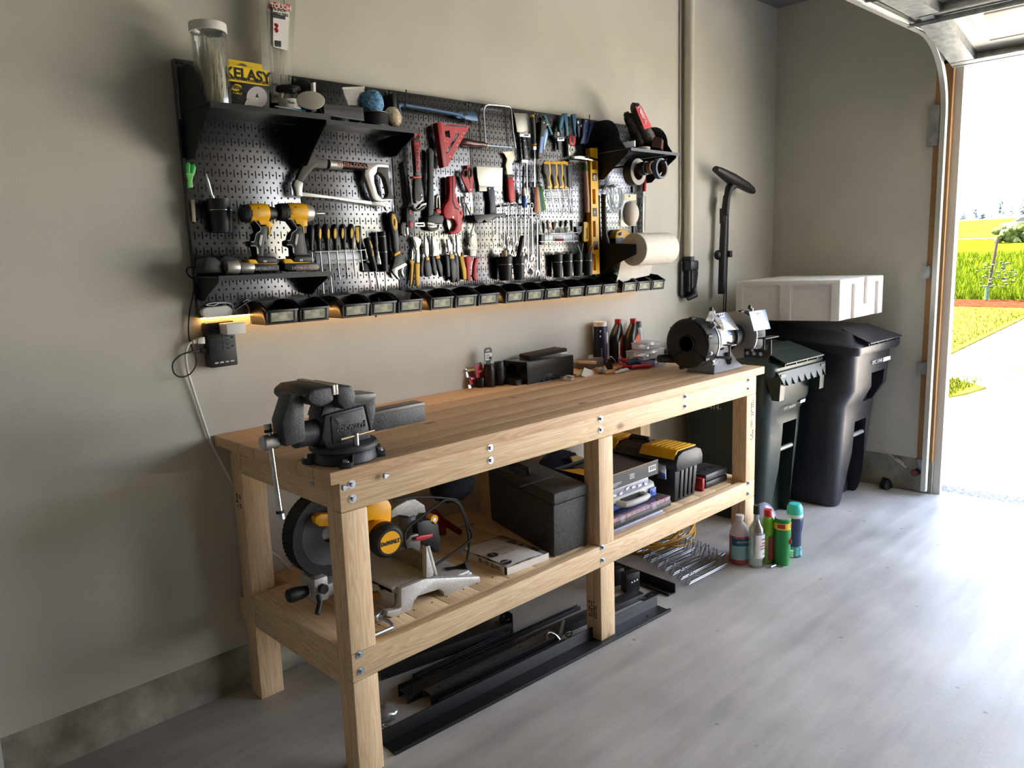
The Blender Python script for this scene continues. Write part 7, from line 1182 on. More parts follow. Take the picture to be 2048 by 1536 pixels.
M().box((1.055, -.53, ZL+.251), (.19, .006, .002), Matrix.Rotation(.0, 3, 'Z')).build('lid_seam', mat('seam_grey', rgb(80, 80, 76), .6), tb)
# stack of cases right of the middle leg
LAV = film('lavender_plastic', (.72, .74, .93), .1, .2, .75); x0 = 1.272
def stackbox(name, lab, x1, y0, y1, z0, z1, m_, cat='case', bev=.003, part='case'):
    t = thing(name, lab, cat, ((x0+x1)/2, y0, z0)); M().bx(x0, x1, y0, y1, z0, z1).build(part, m_, t, bevel=bev); return t
t1 = stackbox('parts_tray', 'flat lavender plastic tray at the bottom of the stack of cases', 1.66, -.698, -.40, ZL, ZL+.016, LAV, 'tray')
t2 = stackbox('bit_case', 'flat bit case with red contents under a clear lid', 1.725, -.695, -.40, ZL+.018, ZL+.042, SB); M().bx(x0+.002, 1.722, -.692, -.405, ZL+.0425, ZL+.062).build('lid', film('clear_lid', (.93, .93, .93), .14, .1, .1), t2)
for k_ in range(13): M().bx(x0+.012+k_*.034, x0+.038+k_*.034, -.688, -.66, ZL+.0428, ZL+.054).build('bit_holder', mat('holder_red', rgb(200, 60, 50), .45), t2)
for k_ in range(12):
    for j_ in range(3): M().cyl((x0+.02+k_*.036, -.63+j_*.06, ZL+.043), (x0+.02+k_*.036, -.63+j_*.06, ZL+.058), .005, n=7).build('bit', mat('bit_dark', rgb(60, 58, 58), .4, .4), t2)
for xx in (1.36, 1.58): M().bx(xx, xx+.03, -.700, -.694, ZL+.036, ZL+.06).build('latch', CLEAR, t2)
t3 = thing('drill_case', 'blue and grey drill case with a carry handle opening in the stack', 'case', (1.48, -.68, ZL+.064)); BL_ = mat('case_blue', rgb(36, 80, 170), .4); GC_ = mat('case_grey', rgb(176, 176, 168), .45)
zc = ZL+.064; prf = lambda z, k: [(x0+.004-k*0+.0, -.655+k, z), (1.66-k, -.655+k, z), (1.69-k, -.63+k, z), (1.69-k, -.42, z), (x0+.004, -.42, z)]
M().ringed([prf(zc, .012), prf(zc+.012, .0), prf(zc+.036, .0)]).build('lower_shell', BL_, t3, bevel=.004); M().ringed([prf(zc+.0365, .0), prf(zc+.058, .002), prf(zc+.070, .016)]).build('upper_shell', GC_, t3, bevel=.004)
M().tube([(1.40, -.652, zc+.036), (1.41, -.69, zc+.036), (1.44, -.698, zc+.036), (1.53, -.698, zc+.036), (1.56, -.69, zc+.036), (1.57, -.652, zc+.036)], .013, 10).build('handle', GC_, t3); M().bx(1.42, 1.55, -.658, -.654, zc+.022, zc+.05).build('handle_gap', INK, t3)
for xx in (1.315, 1.615): M().bx(xx, xx+.045, -.662, -.653, zc+.012, zc+.048).bx(xx+.010, xx+.035, -.664, -.661, zc+.022, zc+.040).build('latch', BL_, t3, bevel=.002)
t4 = stackbox('organizer', 'lavender clear organizer with white bits inside, under the cardboard box', 1.60, -.665, -.42, zc+.071, zc+.110, LAV, 'case'); 
rn = random.Random(8)
for k_ in range(7): M().box((1.32+k_*.042, -.668, zc+.085+rn.uniform(-.005, .008)), (.02, .006, .009), Euler((0, rn.uniform(-.6, .6), 0)).to_matrix()).build('part_inside', WHITE if k_ % 2 else PAPER, t4)
t5 = thing('carton', 'open black cardboard box with yellow inside on top of the stack', 'box', (1.46, -.675, zc+.111)); z5 = zc+.1112; BK = mat('box_black')  if 'box_black' in MATS else BLACK
M().bx(x0, 1.655, -.676, -.672, z5, z5+.062).bx(x0, 1.655, -.42, -.416, z5, z5+.06).bx(1.651, 1.655, -.672, -.42, z5, z5+.062).bx(x0, x0+.003, -.672, -.42, z5, z5+.06).bx(x0, 1.655, -.672, -.42, z5, z5+.003).build('carton', BK, t5)
M().bx(x0+.001, 1.656, -.6765, -.6718, z5+.0605, z5+.0625).build('raw_edge', mat('raw_board', rgb(190, 160, 120), .8), t5)
M().prism([(x0+.004, -.665, z5+.04), (x0+.11, -.665, z5+.042), (x0+.07, -.50, z5+.056), (x0+.004, -.45, z5+.056)], (0, 0, .003)).build('yellow_flap', mat('flap_yellow', rgb(206, 150, 30), .5), t5); M().prism([(x0+.12, -.665, z5+.03), (1.648, -.665, z5+.036), (1.648, -.43, z5+.052), (x0+.08, -.45, z5+.05)], (0, 0, .003)).build('dark_flap', DGR, t5)
M().bx(1.585, 1.638, -.6768, -.676, z5+.02, z5+.045).build('barcode_label', PAPER, t5)
for k_ in range(9): M().bx(1.590+k_*.005, 1.590+k_*.005+(.003 if k_ % 3 else .0016), -.6772, -.6767, z5+.026, z5+.042).build('barcode_bar', INK, t5)
for k_ in range(4): M().bx(1.455, 1.485+.003*(k_ % 2), -.6766, -.676, z5+.038-.006*k_, z5+.040-.006*k_).build('text_line', PAPER, t5)
for k_ in range(3): M().bx(1.29, 1.40-.03*(k_ == 2), -.6766, -.676, z5+.022-.006*k_, z5+.0235-.006*k_).build('text_line', PAPER, t5)
# yellow and black toolbox
st = thing('toolbox', 'black toolbox with two yellow lid compartments at the right of the shelf', 'toolbox', (1.89, -.66, ZL)); TB2 = mat('toolbox_black', rgb(30, 31, 33), .42)
M().ringed([[(1.812, -.655, ZL), (1.972, -.655, ZL), (1.972, -.17, ZL), (1.812, -.17, ZL)], [(1.80, -.665, ZL+.165), (1.985, -.665, ZL+.165), (1.985, -.16, ZL+.165), (1.80, -.16, ZL+.165)]]).build('body', TB2, st, bevel=.005)
for k_ in range(4): M().prism([(1.842+k_*.033, -.656, ZL+.012), (1.862+k_*.033, -.656, ZL+.012), (1.864+k_*.034, -.664, ZL+.158), (1.842+k_*.034, -.664, ZL+.158)], (0, -.006, 0)).build('end_rib', TB2, st, bevel=.002)
M().ringed([[(1.79, y, ZL+.15), (1.785, y, ZL+.19), (1.80, y, ZL+.222), (1.84, y, ZL+.236), (1.945, y, ZL+.236), (1.985, y, ZL+.222), (2.0, y, ZL+.19), (1.995, y, ZL+.15)] for y in (-.682, -.145)]).build('lid', TB2, st, bevel=.006)
for y0, y1 in ((-.665, -.475), (-.335, -.16)):
    o = M().bx(1.815, 1.965, y0, y1, ZL+.2365, ZL+.243).prism([(1.786, y0, ZL+.206), (1.80, y0, ZL+.226), (1.816, y0, ZL+.243), (1.822, y0, ZL+.24), (1.80, y0, ZL+.20)], (0, y1-y0, 0)).build('compartment_lid', YG, st, bevel=.002)
    m = M()
    for k_ in range(6): m.bx(1.83, 1.95, y0+.02+k_*.025, y0+.028+k_*.025, ZL+.243, ZL+.246)
    m.build('lid_ribs', YG, o)
M().tube([(1.89, -.46, ZL+.236), (1.89, -.455, ZL+.25), (1.89, -.36, ZL+.25), (1.89, -.35, ZL+.236)], .013, 10).build('handle', SB, st)
M().bx(1.777, 1.789, -.63, -.585, ZL+.11, ZL+.185).build('latch', CHROME, st, bevel=.003)
dcs = thing('case', 'dark grey hard case between the toolbox and right leg', 'case', (2.18, -.60, ZL)); M().bx(2.07, 2.265, -.655, -.40, ZL, ZL+.034).build('lower_shell', TB2, dcs, bevel=.008); M().bx(2.07, 2.265, -.655, -.40, ZL+.035, ZL+.07).build('upper_shell', mat('case_slate', rgb(70, 74, 80), .4), dcs, bevel=.009)
for k_ in range(3): M().cyl((2.10+k_*.055, -.60, ZL+.07), (2.10+k_*.055, -.60, ZL+.074), .012, n=16).build('lid_button', DGR, dcs)
single(M().bx(2.032, 2.05, -.66, -.60, ZL, ZL+.06), 'tin', mat('small_red', rgb(170, 30, 30), .5), 'small red tin squeezed beside the toolbox', 'tin', (2.04, -.63, ZL), bevel=.002)
nb_ = PC('t', 905, 330, 'y', -.13); nv = thing('duffel_bag', 'dark navy bag with a pale yellow strap behind the middle leg', 'bag', (1.60, -.14, ZL)); m = M().sph((1.58, -.16, ZL+.10), .11, (1.35, .8, 1.0), 18, 12).jit(.006, 9); m.build('bag_body', noise_mat('navy_cloth', rgb(20, 24, 40), rgb(30, 36, 58), 40, .9), nv, ang=80)
M().prism([PC('t', x, y, 'y', -.26) for x, y in ((965, 325), (1010, 310), (1080, 340), (1080, 380), (985, 370))], (0, .012, 0)).build('strap', mat('pale_strap', rgb(206, 180, 110), .7), nv)
# ================================================================ floor: rails, racks, bottles, bins
def FZ(c, x, y, z=0.0): return PC(c, x, y, 'z', z)
RAIL = noise_mat('black_rail_steel', rgb(20, 21, 23), rgb(30, 31, 33), 90, .42)
def rail(lab, a, b, w, h, kind='L', rise=0.0, m_=RAIL, holes=True, plate=None):
    a, b = Vector(a), Vector(b); d = (b-a); Ln = d.length; d.normalize(); n = Vector((-d.y, d.x, 0)).normalized(); z = Vector((0, 0, 1)); t = thing('steel_rail', lab, 'rail', a, 'black steel rails lying under the bench')
    if kind == 'L': prof = [(-w*.5, 0), (w*.5, 0), (w*.5, h), (w*.5-.004, h), (w*.5-.004, .004), (-w*.5+.012, .004), (-w*.5+.010, .012), (-w*.5, .012)]
    elif kind == 'C': prof = [(-w*.5, 0), (w*.5, 0), (w*.5, h), (w*.34, h), (w*.34, h-.003), (w*.5-.003, h-.003), (w*.5-.003, .003), (-w*.5+.003, .003), (-w*.5+.003, h-.003), (-w*.34, h-.003), (-w*.34, h), (-w*.5, h)]
    else: prof = [(-w*.5, h-.003), (-w*.25, h), (w*.25, h), (w*.5, h-.003), (w*.5, 0), (w*.5-.003, 0), (w*.5-.003, h-.006), (w*.25, h-.003), (-w*.25, h-.003), (-w*.5+.003, h-.006), (-w*.5+.003, 0), (-w*.5, 0)]
    M().ringed([[p+n*u_+z*v_ for u_, v_ in prof] for p in (a, b)]).build('profile', m_, t, bevel=.0006)
    if holes:
        for k in range(5):
            p = a+d*(Ln*(.08+.21*k)); M().cyl(p+z*(h if kind == 'T' else .0045 if kind == 'L' else .0035), p+z*((h if kind == 'T' else .0045)+.0008), .005, n=10).build('screw_hole', INK, t)
    if plate: M().prism([b+n*(-w*.5)+z*.0, b+n*(w*.5), b+n*(w*.5)+z*plate, b+n*(-w*.5)+z*plate], d*.004, [[b+n*(-w*.2+dx)+z*(plate*.6+dz) for dx, dz in ((-.006, -.004), (.006, -.004), (.006, .004), (-.006, .004))], [b+n*(w*.2+dx)+z*(plate*.6+dz) for dx, dz in ((-.006, -.004), (.006, -.004), (.006, .004), (-.006, .004))]]).build('end_plate', m_, t)
    return t
rail('longest black rail lying in front of the bench legs', FZ('R', 225, 1172), FZ('R', 1836, 342), .078, .05)
t = rail('black channel rail running behind the middle leg', FZ('R', 310, 880), FZ('R', 1690, 275), .062, .03, 'T')
rail('lighter grey topped rail ending at the silver latch', FZ('R', 455, 885), FZ('R', 1190, 520), .055, .034, 'T', m_=noise_mat('greyish_rail', rgb(58, 58, 58), rgb(72, 72, 71), 60, .35))
rail('narrow black rail between the grey topped rail and the longest rail', FZ('R', 500, 935), FZ('R', 1240, 570), .05, .045, 'C')
rail('thin flat black rail behind the channel rail', FZ('R', 290, 822), FZ('R', 1340, 345), .02, .018, 'C', holes=False)
rail('short wide black rail at the back with an upright slotted end plate', FZ('R', 155, 735), FZ('R', 915, 465), .09, .05, 'T', plate=.085)
rail('thin black strip beside the short wide rail', FZ('R', 375, 760), FZ('R', 930, 500), .018, .02, 'C', holes=False)
rail('black rail crossing under the bench towards the wire racks', FZ('R', 1490, 110), FZ('R', 1885, 262), .05, .045, 'L')
br_ = thing('bracket', 'black bent bracket bolted where two rails meet', 'bracket', FZ('R', 1640, 240)); q = FZ('R', 1640, 235)
M().box(q+Vector((0, 0, .045)), (.075, .045, .09), Matrix.Rotation(-.3, 3, 'Z')).build('bracket_body', RAIL, br_, bevel=.003); q2 = FZ('R', 1560, 200); M().box(q2+Vector((0, 0, .04)), (.06, .04, .08), Matrix.Rotation(-.3, 3, 'Z')).build('bracket_body', RAIL, br_, bevel=.003)
for k in range(3): M().sph(q+Vector((-.03+.02*k, -.03, .055)), .006, (1, 1, 1), 8, 6).build('bolt', CHROME, br_)
q = FZ('R', 1750, 272); M().prism([q+Vector(p) for p in ((-.05, -.02, 0), (.05, -.02, 0), (.05, .02, 0), (-.05, .02, 0))], (0, 0, .004), [[q+Vector((dx+a, b_, 0)) for a, b_ in ((-.012, -.004), (.012, -.004), (.012, .004), (-.012, .004))] for dx in (-.025, .025)]).build('foot_tab', RAIL, br_)
q = FZ('R', 1215, 520, .03); lt = thing('latch', 'small bent silver latch lying on the end of the grey topped rail', 'latch', q)
M().tube([q+Vector(p) for p in ((-.05, .01, .006), (-.03, .02, .028), (-.01, .005, .02), (0, -.01, .0))], .005, 8, sub=4).build('hook', CHROME, lt); M().prism([q+Vector(p) for p in ((-.005, -.01, .0), (.02, -.005, .0), (.045, .0, .06), (.035, -.005, .065))], (.004, .012, 0)).build('plate', ZINC, lt); M().torus(q+Vector((.045, -.02, .008)), (.3, .8, .4), .013, .004).build('ring', CHROME, lt)
q = FZ('R', 205, 985); bb = thing('bolt_bag', 'clear bag of zinc bolts behind the front left bench leg', 'bag', q)
m = M(); m.sph(q+Vector((0, 0, .018)), .055, (1.0, .75, .38), 14, 8).jit(.006, 6); m.build('bag', film('crinkled_film'), bb, ang=80)
for k in range(7): a = .9+.05*k; p = q+Vector((-.03+.010*k, -.02+.008*(k % 3), .012+.004*(k % 2))); M().cyl(p, p+Vector((.018, .05, .014)), .003, n=8).cyl(p-Vector((.001, .003, .001)), p+Vector((.001, .003, .001)), .006, n=6).build('bolt', ZINC, bb)
q = FZ('R', 215, 1060, .004); cb_ = thing('carabiner', 'silver carabiner and wire at the left end of the longest rail', 'carabiner', q)
M().tube([FZ('R', *p, .008) for p in ((210, 1040), (225, 1030), (290, 1032), (345, 1028), (380, 1020), (330, 1045), (250, 1062), (222, 1075))], .003, 8, sub=3).build('wire', CHROME, cb_); M().tube([q+Vector((-.01, .02, .01)), q+Vector((.0, -.02, .012)), q+Vector((.015, -.025, .01)), q+Vector((.012, .02, .01))], .004, 8, True, sub=3).build('gate', CHROME, cb_); M().tube([FZ('R', 240, 1045, .006), FZ('R', 330, 990, .006), FZ('R', 395, 955, .006)], .0015, 6).build('wire', STEEL, cb_); M().tube([FZ('R', 150, 1070, .005), FZ('R', 185, 1075, .005), FZ('R', 215, 1060, .005)], .003, 6).build('wire', CHROME, cb_)
# stacked wire racks: a pile of wire shelf dividers
WIRE = mat('chrome_wire', rgb(150, 154, 160), .35, 1.0)
A_, B_, C_ = FZ('W', 755, 985), FZ('W', 1065, 825), FZ('W', 250, 700)
du_, dv_ = (B_-A_), (C_-A_)
dv_.normalize(); Lu = du_.length; du_.normalize(); 
WL = ['nearest', 'second', 'third', 'fourth', 'fifth', 'sixth', 'seventh', 'eighth', 'ninth', 'tenth']
for k in range(9):
    o = A_+dv_*(.06*k); t = thing('wire_divider', f'{WL[k]} zinc wire divider from the front corner of the leaning row by the bottles', 'wire rack', o, 'zinc wire dividers leaning in a row')
    z = Vector((0, 0, 1)); lean = dv_*-.03
    for j in range(2):
        b_ = o+dv_*(.022*j); hh = .05+.008*j
        M().tube([b_+z*.003, b_+z*hh+lean, b_+z*(hh+.005)+lean+du_*.015, b_+z*.012+du_*(Lu*.35), b_+z*(.012)+du_*(Lu*.8), b_+z*.075+du_*(Lu*.84)+lean*.5, b_+z*.08+du_*(Lu*.95)+lean*.5, b_+z*.03+du_*Lu], .0021, 6).build('wire', WIRE, t)
    M().tube([o+z*.004, o+z*.004+du_*Lu], .0028, 6).tube([o+z*.02+lean*.4, o+z*.02+du_*Lu+lean*.4], .0024, 6).build('cross_wire', WIRE, t)
# yellow extension cord
YC = mat('cord_yellow', rgb(196, 146, 30), .45); yc = thing('extension_lead', 'coiled yellow extension cord on the floor behind the wire dividers', 'cord', (2.15, -.30, 0)); rn = random.Random(21)
for k in range(7):
    cx_, cy_, r_ = 2.22+rn.uniform(-.05, .05), -.27+rn.uniform(-.04, .04), rn.uniform(.12, .18); ph_ = rn.uniform(0, 6.28); pts = []
    for i in range(16): a = 6.2832*i/16; pts.append((cx_+r_*1.25*math.cos(a), cy_+r_*.8*math.sin(a), .012+.010*k+.022*math.sin(2*a+ph_)+.022*math.sin(a*1+ph_)**2))
    M().tube(pts, .0065, 8, True, sub=3).build('loop', YC, yc)
# bottles beside the right leg
def glassy(n_, t_, **k): return film(n_, t_, k.get('g', .12), k.get('r', .08), k.get('m', .25))
q = FZ('W', 1185, 780); b1 = thing('bottle', 'plastic bottle of pink fluid with a white cap and teal label', 'bottle', q); R1 = .047
M().lathe([(0, .09), (R1-.002, .09), (R1, .095), (R1, .15), (R1*.8, .182), (R1*.42, .205), (.018, .21), (.018, .222), (0, .222)], q, n=32).build('bottle', glassy('milk_white', (.90, .88, .88), m=.75), b1)
M().lathe([(0, 0), (R1-.003, 0), (R1, .004), (R1, .095), (0, .095)], q, n=32).build('fluid', mat('pink_fluid', rgb(190, 80, 92), .25), b1); M().lathe([(R1, .095), (R1+.0005, .095), (R1+.0005, .142), (R1, .142)], q, n=32).build('fluid', mat('pink_fluid'), b1)
M().lathe([(0, .24), (.0195, .24), (.02, .238), (.02, .216), (0, .216)], q, n=24).build('cap', WHITE, b1)
def wrap(par, nm, m_, q, r, z0, z1, a0, a1, off=.0008, n=16): 
    R0 = [[q+Vector(((r+e)*math.cos(rad(a0+(a1-a0)*i/n)), (r+e)*math.sin(rad(a0+(a1-a0)*i/n)), z)) for e, z in ((0, z0), (off, z0), (off, z1), (0, z1))] for i in range(n+1)]; return M().ringed(R0).build(nm, m_, par, ang=50)
wrap(b1, 'label', mat('label_pale_teal', rgb(150, 196, 200), .5), q, R1, .025, .13, 160, 310); wrap(b1, 'label_band', mat('label_teal', rgb(24, 92, 110), .5), q, R1+.0009, .095, .132, 165, 270)
text('PROCLING', .013, PAPER, b1, q+Vector((-.033, -.036, .116)), (.72, -.68, 0), Z3, sx=.8)
q = FZ('W', 1330, 815); b2 = thing('bottle', 'clear wine bottle with a dark cap and white label', 'bottle', q); R2 = .038
M().lathe([(0, .01), (R2*.5, .008), (R2*.9, 0), (R2, .006), (R2, .17), (R2*.9, .195), (.017, .225), (.0145, .24), (.0145, .272), (.012, .272), (.012, .24), (.015, .222), (R2*.85, .19), (R2-.003, .168), (R2-.003, .01), (0, .014)], q, n=32).build('bottle', glassy('bottle_glass', (.86, .93, .90), g=.22, m=.02), b2)
M().lathe([(0, .304), (.0155, .304), (.016, .302), (.016, .262), (0, .262)], q, n=24).build('cap', INK, b2); wrap(b2, 'label', PAPER, q, R2, .05, .165, 205, 320)
lq = q+Vector((.004, -.0397, 0)); 
for z, st_, sz_, m_ in ((.145, 'Spirited', .009, DGR), (.125, 'WHITE', .010, KR), (.112, 'CLEANING', .010, KR), (.098, 'CONCENTRATE', .0065, DGR), (.07, '+', .02, KR)): text(st_, sz_, m_, b2, lq+Vector((-.006, -.002, z)), (.94, -.2, 0), Z3)
q = FZ('W', 1550, 795); b3 = thing('can', 'green cleanser can with a silver top and yellow band', 'can', q); R3_ = .0385
M().lathe([(0, 0), (R3_, 0), (R3_+.001, .003), (R3_, .006), (R3_, .225), (R3_+.001, .23), (R3_-.002, .232), (0, .228)], q, n=34).build('can', mat('cleanser_green', rgb(20, 132, 56), .4), b3); M().lathe([(0, .229), (R3_-.003, .2325), (R3_-.003, .2335), (0, .2305)], q, n=34).build('top', SILV, b3)
wrap(b3, 'label_band', mat('band_yellow', rgb(226, 196, 40), .45), q, R3_, .18, .212, 0, 360, n=36); wrap(b3, 'label_band', mat('band_red', rgb(186, 30, 40), .45), q, R3_+.0009, .188, .208, 270, 330); wrap(b3, 'label_band', mat('band_red'), q, R3_+.0009, .188, .208, 170, 225)
a_ = rad(300); c_ = q+Vector((R3_*math.cos(a_), R3_*math.sin(a_), .12)); n_ = Vector((math.cos(a_), math.sin(a_), 0)); e_ = Vector((-math.sin(a_), math.cos(a_), 0))
M().cyl(c_+n_*.0002-n_*.012, c_+n_*.0016, .026, n=24, flat=.75).build('badge', mat('band_red'), b3); text('Comet', .024, PAPER, b3, c_+n_*.0022, e_, Z3, bold=.001); M().prism([c_+n_*.001+e_*x+Z3*z for x, z in ((-.02, .026), (.02, .034), (.026, .05), (.0, .04))], n_*.001).build('badge_flash', mat('band_yellow'), b3)
for k in range(3): M().box(c_+n_*-.001+Z3*(-.055-.012*k), (.03, .03, .0035), Matrix.Rotation(rad(300), 3, 'Z')).build('text_line', mat('pale_green', rgb(150, 200, 150), .5), b3)
q = FZ('W', 1425, 780); b4 = thing('bottle', 'lime green bottle with a red cap behind the cleanser can', 'bottle', q)
M().lathe([(0, 0), (.034, 0), (.036, .004), (.036, .14), (.034, .165), (.026, .185), (.018, .19), (0, .19)], q, n=30, sy=.85).lathe([(0, 0), (.034, 0), (.036, .004), (.037, .18), (.032, .215), (.02, .235), (0, .235)], q, n=30, sy=.85).build('bottle', mat('lime_green', rgb(110, 176, 40), .35), b4); M().lathe([(0, .266), (.019, .266), (.02, .264), (.02, .23), (0, .23)], q, n=24).build('cap', CAPR, b4); wrap(b4, 'label', mat('label_maroon', rgb(120, 30, 30), .45), q, .0372, .02, .14, 215, 325)
q = FZ('W', 1300, 700); b5 = thing('bottle', 'dark red bottle with a black cap half hidden behind the wine bottle', 'bottle', q); M().lathe([(0, 0), (.032, 0), (.034, .003), (.034, .13), (.026, .17), (.018, .185), (0, .19)], q, n=28).build('bottle', mat('deep_red', rgb(140, 16, 28), .3), b5); M().lathe([(0, .214), (.017, .214), (.018, .212), (.018, .185), (0, .185)], q, n=22).build('cap', INK, b5)
q = FZ('W', 1652, 725); b6 = thing('bottle', 'blue scent booster bottle with a turquoise dome cap', 'bottle', q); M().lathe([(0, 0), (.036, 0), (.039, .004), (.034, .06), (.033, .11), (.040, .16), (.041, .19), (.034, .205), (0, .205)], q, n=30).build('bottle', glassy('deep_blue_shell', (.10, .13, .26), m=.85), b6); M().lathe([(.030, .2), (.038, .2), (.04, .206), (.038, .218), (0, .218)], q, n=30).build('collar', mat('pale_collar', rgb(206, 226, 220), .4), b6); M().lathe([(.036, .218), (.039, .222), (.037, .25), (.028, .268), (.014, .272), (0, .268)], q, n=30).build('cap', mat('turquoise_cap', rgb(60, 196, 186), .4), b6)
M().lathe([(.0375, .005), (.0395, .006), (.0345, .055), (.0335, .055)], q, n=30).build('bead_fill', noise_mat('turquoise_beads', rgb(30, 80, 96), rgb(110, 200, 196), 60, .4), b6)
q = FZ('W', 1390, 560); dm_ = thing('dome', 'pale lavender translucent dome behind the bottles', 'dome', q); M().sph(q+Vector((0, 0, .0)), .105, (1, .7, 1.75), 26, 16).clip(q+Vector((0, 0, .001)), (0, 0, -1)).build('shell', film('lavender_dome', (.70, .72, .90), .12, .12, .5), dm_)
single(M().cyl(FZ('W', 1455, 828, .006), FZ('W', 1495, 812, .006), .006, n=12).cyl(FZ('W', 1500, 815, .004), FZ('W', 1560, 822, .004), .004, n=8), 'bolt', ZINC, 'short zinc bolt lying in front of the cleanser can', 'bolt', FZ('W', 1480, 820))
# ---------------------------------------------------------------- wheeled waste bins with the foam box
BINS = {'green': noise_mat('bin_green', rgb(26, 40, 34), rgb(32, 46, 39), 30, .32, bump=.2, bscale=300), 'black': noise_mat('bin_graphite', rgb(34, 36, 41), rgb(40, 42, 48), 30, .32, bump=.2, bscale=300)}
def rrect(x0, x1, y0, y1, z, r=.06, n=5):
    P = []
    for cx_, cy_, a0 in ((x1-r, y1-r, 0), (x0+r, y1-r, 90), (x0+r, y0+r, 180), (x1-r, y0+r, 270)):
        for i in range(n+1): a = rad(a0+90*i/n); P.append((cx_+r*math.cos(a), cy_+r*math.sin(a), z))
    return P
def waste_bin(lab, col_, rings, lid, rec, bars, lip, wheels):
    B = BINS[col_]; t = thing('waste_bin', lab, 'waste bin', ((rings[0][0]+rings[0][1])/2, (rings[0][2]+rings[0][3])/2, 0))
    body = M().ringed([rrect(*r[:5], r=r[5] if len(r) > 5 else .06) for r in rings]).build('body', B, t, ang=50)
    for c_ in rec: cut(body, M().prism([Vector(p) for p in c_[0]], (0, c_[1], 0)))
    for x0, x1, y, z in bars: M().tube([(x0, y, z), (x1, y, z)], .013, 14).build('grab_bar', mat('bar_grey', rgb(150, 152, 150), .4, .4), t)
    x0, x1, y0, y1, zf, zb_ = lid; sl = lambda y, dz: zf+(zb_-zf)*((y-y0)/(y1-y0))+dz
    def lr(ins, dz, r=.05): return [(x, y, sl(y, dz)) for x, y, _ in rrect(x0+ins, x1-ins, y0+ins, y1-ins, 0, r)]
    lo = M().ringed([lr(.03, -.05), lr(.008, -.048), lr(0, -.03), lr(0, 0), lr(.012, .012), lr(.05, .018), lr(.085, .06), lr(.14, .075)]).build('lid', B, t, ang=40)
    mx_ = (x0+x1)/2; w_ = (x1-x0)*.36
    m = M().prism([(mx_-w_, y0-.028, sl(y0, .018)), (mx_+w_, y0-.028, sl(y0, .018)), (mx_+w_*.8, y0+.16, sl(y0+.16, .075)), (mx_-w_*.8, y0+.16, sl(y0+.16, .075))], (0, 0, .006)); m.build('lid_handle', B, lo)
    for k in range(4): M().bx(mx_-w_*.85+k*w_*.56, mx_-w_*.85+k*w_*.56+.008, y0-.005, y0+.05, sl(y0, .0), sl(y0, .02)).build('handle_rib', B, lo)
    if lip:
        M().prism([(x0+.03, y0-.012, sl(y0, -.02)), (x1-.03, y0-.012, sl(y0, -.02)), (x1-.07, y0-.03, lip), (x0+.07, y0-.03, lip)], (0, .006, 0)).build('front_lip', B, t)
        for k in range(7): xx = x0+.09+k*(x1-x0-.18)/6; M().prism([(xx, y0-.018, sl(y0, -.05)), (xx+.004, y0-.018, sl(y0, -.05)), (xx+.004, y0-.042, lip), (xx, y0-.042, lip)], (0, .024, 0)).build('lip_rib', B, t)
        for s_, xx in ((1, x0+.05), (-1, x1-.05)): M().prism([(xx, y0-.02, sl(y0, -.03)), (xx, y0+.07, sl(y0, -.03)), (xx, y0+.03, lip-.08), (xx, y0-.012, lip-.08)], (.05*s_, 0, 0)).build('lip_hook', B, t)
    for x in wheels: M().cyl((x, rings[0][3]-.02, .11), (x+.06, rings[0][3]-.02, .11), .108, n=26).build('wheel', RUB, t, bevel=.006)
    return t
g_ = waste_bin('dark green wheeled bin with a ribbed front lip, at the right bench end', 'green',
 [(2.78, 3.15, -.555, -.12, 0, .05), (2.775, 3.155, -.56, -.11, .02, .06), (2.735, 3.175, -.60, -.085, .50, .07), (2.725, 3.178, -.605, -.08, .62, .07), (2.665, 3.188, -.645, -.06, .70, .07), (2.655, 3.195, -.66, -.05, .90, .06), (2.655, 3.195, -.66, -.05, .905, .06)],
 (2.615, 3.225, -.70, -.015, .905, .965), [([(2.93, -.70, .56), (3.09, -.70, .56), (3.09, -.70, .30), (3.12, -.70, .0), (2.87, -.70, .0), (2.93, -.70, .30)], .20)], [(2.90, 3.10, -.575, .405)], .815, (2.72, 3.15))
for i, st_ in enumerate(('760-414-', )): text(st_, .042, mat('stencil_white', rgb(190, 190, 190), .7), g_, (2.668, -.30, .66), (0, -1, .0), Z3)
text('RPC 064204', .026, mat('stencil_white'), g_, (2.93, -.640, .655), X3, (0, -.3, 1)) ; M().box((3.08, -.641, .667), (.06, .002, .018), Euler((.2, 0, 0)).to_matrix()).build('barcode_label', PAPER, g_)
k_ = waste_bin('graphite black wheeled bin in the corner with a foam box on its lid', 'black',
 [(3.32, 3.72, -.73, -.16, 0, .05), (3.315, 3.725, -.735, -.15, .02, .06), (3.295, 3.80, -.765, -.12, .50, .08), (3.29, 3.815, -.77, -.11, .60, .08), (3.285, 3.85, -.825, -.08, .70, .08), (3.285, 3.86, -.835, -.07, .945, .07), (3.285, 3.86, -.835, -.07, .95, .07)],
 (3.25, 3.895, -.87, -.03, .955, 1.02), [([(3.55, -.90, .78), (3.74, -.90, .78), (3.72, -.90, .60), (3.58, -.90, .60)], .16), ([(3.50, -.90, .49), (3.66, -.90, .49), (3.68, -.90, .30), (3.72, -.90, .0), (3.40, -.90, .0), (3.50, -.90, .30)], .25)], [(3.47, 3.69, -.74, .40)], None, (3.26, 3.72))
text('RPC 17440', .032, mat('stencil_white'), k_, (3.60, -.8395, .842), X3, Z3); M().box((3.745, -.838, .842), (.11, .003, .024)).build('barcode_label', PAPER, k_)
FO = noise_mat('white_foam', rgb(222, 219, 214), rgb(232, 229, 225), 120, .8, bump=.2, bscale=300)
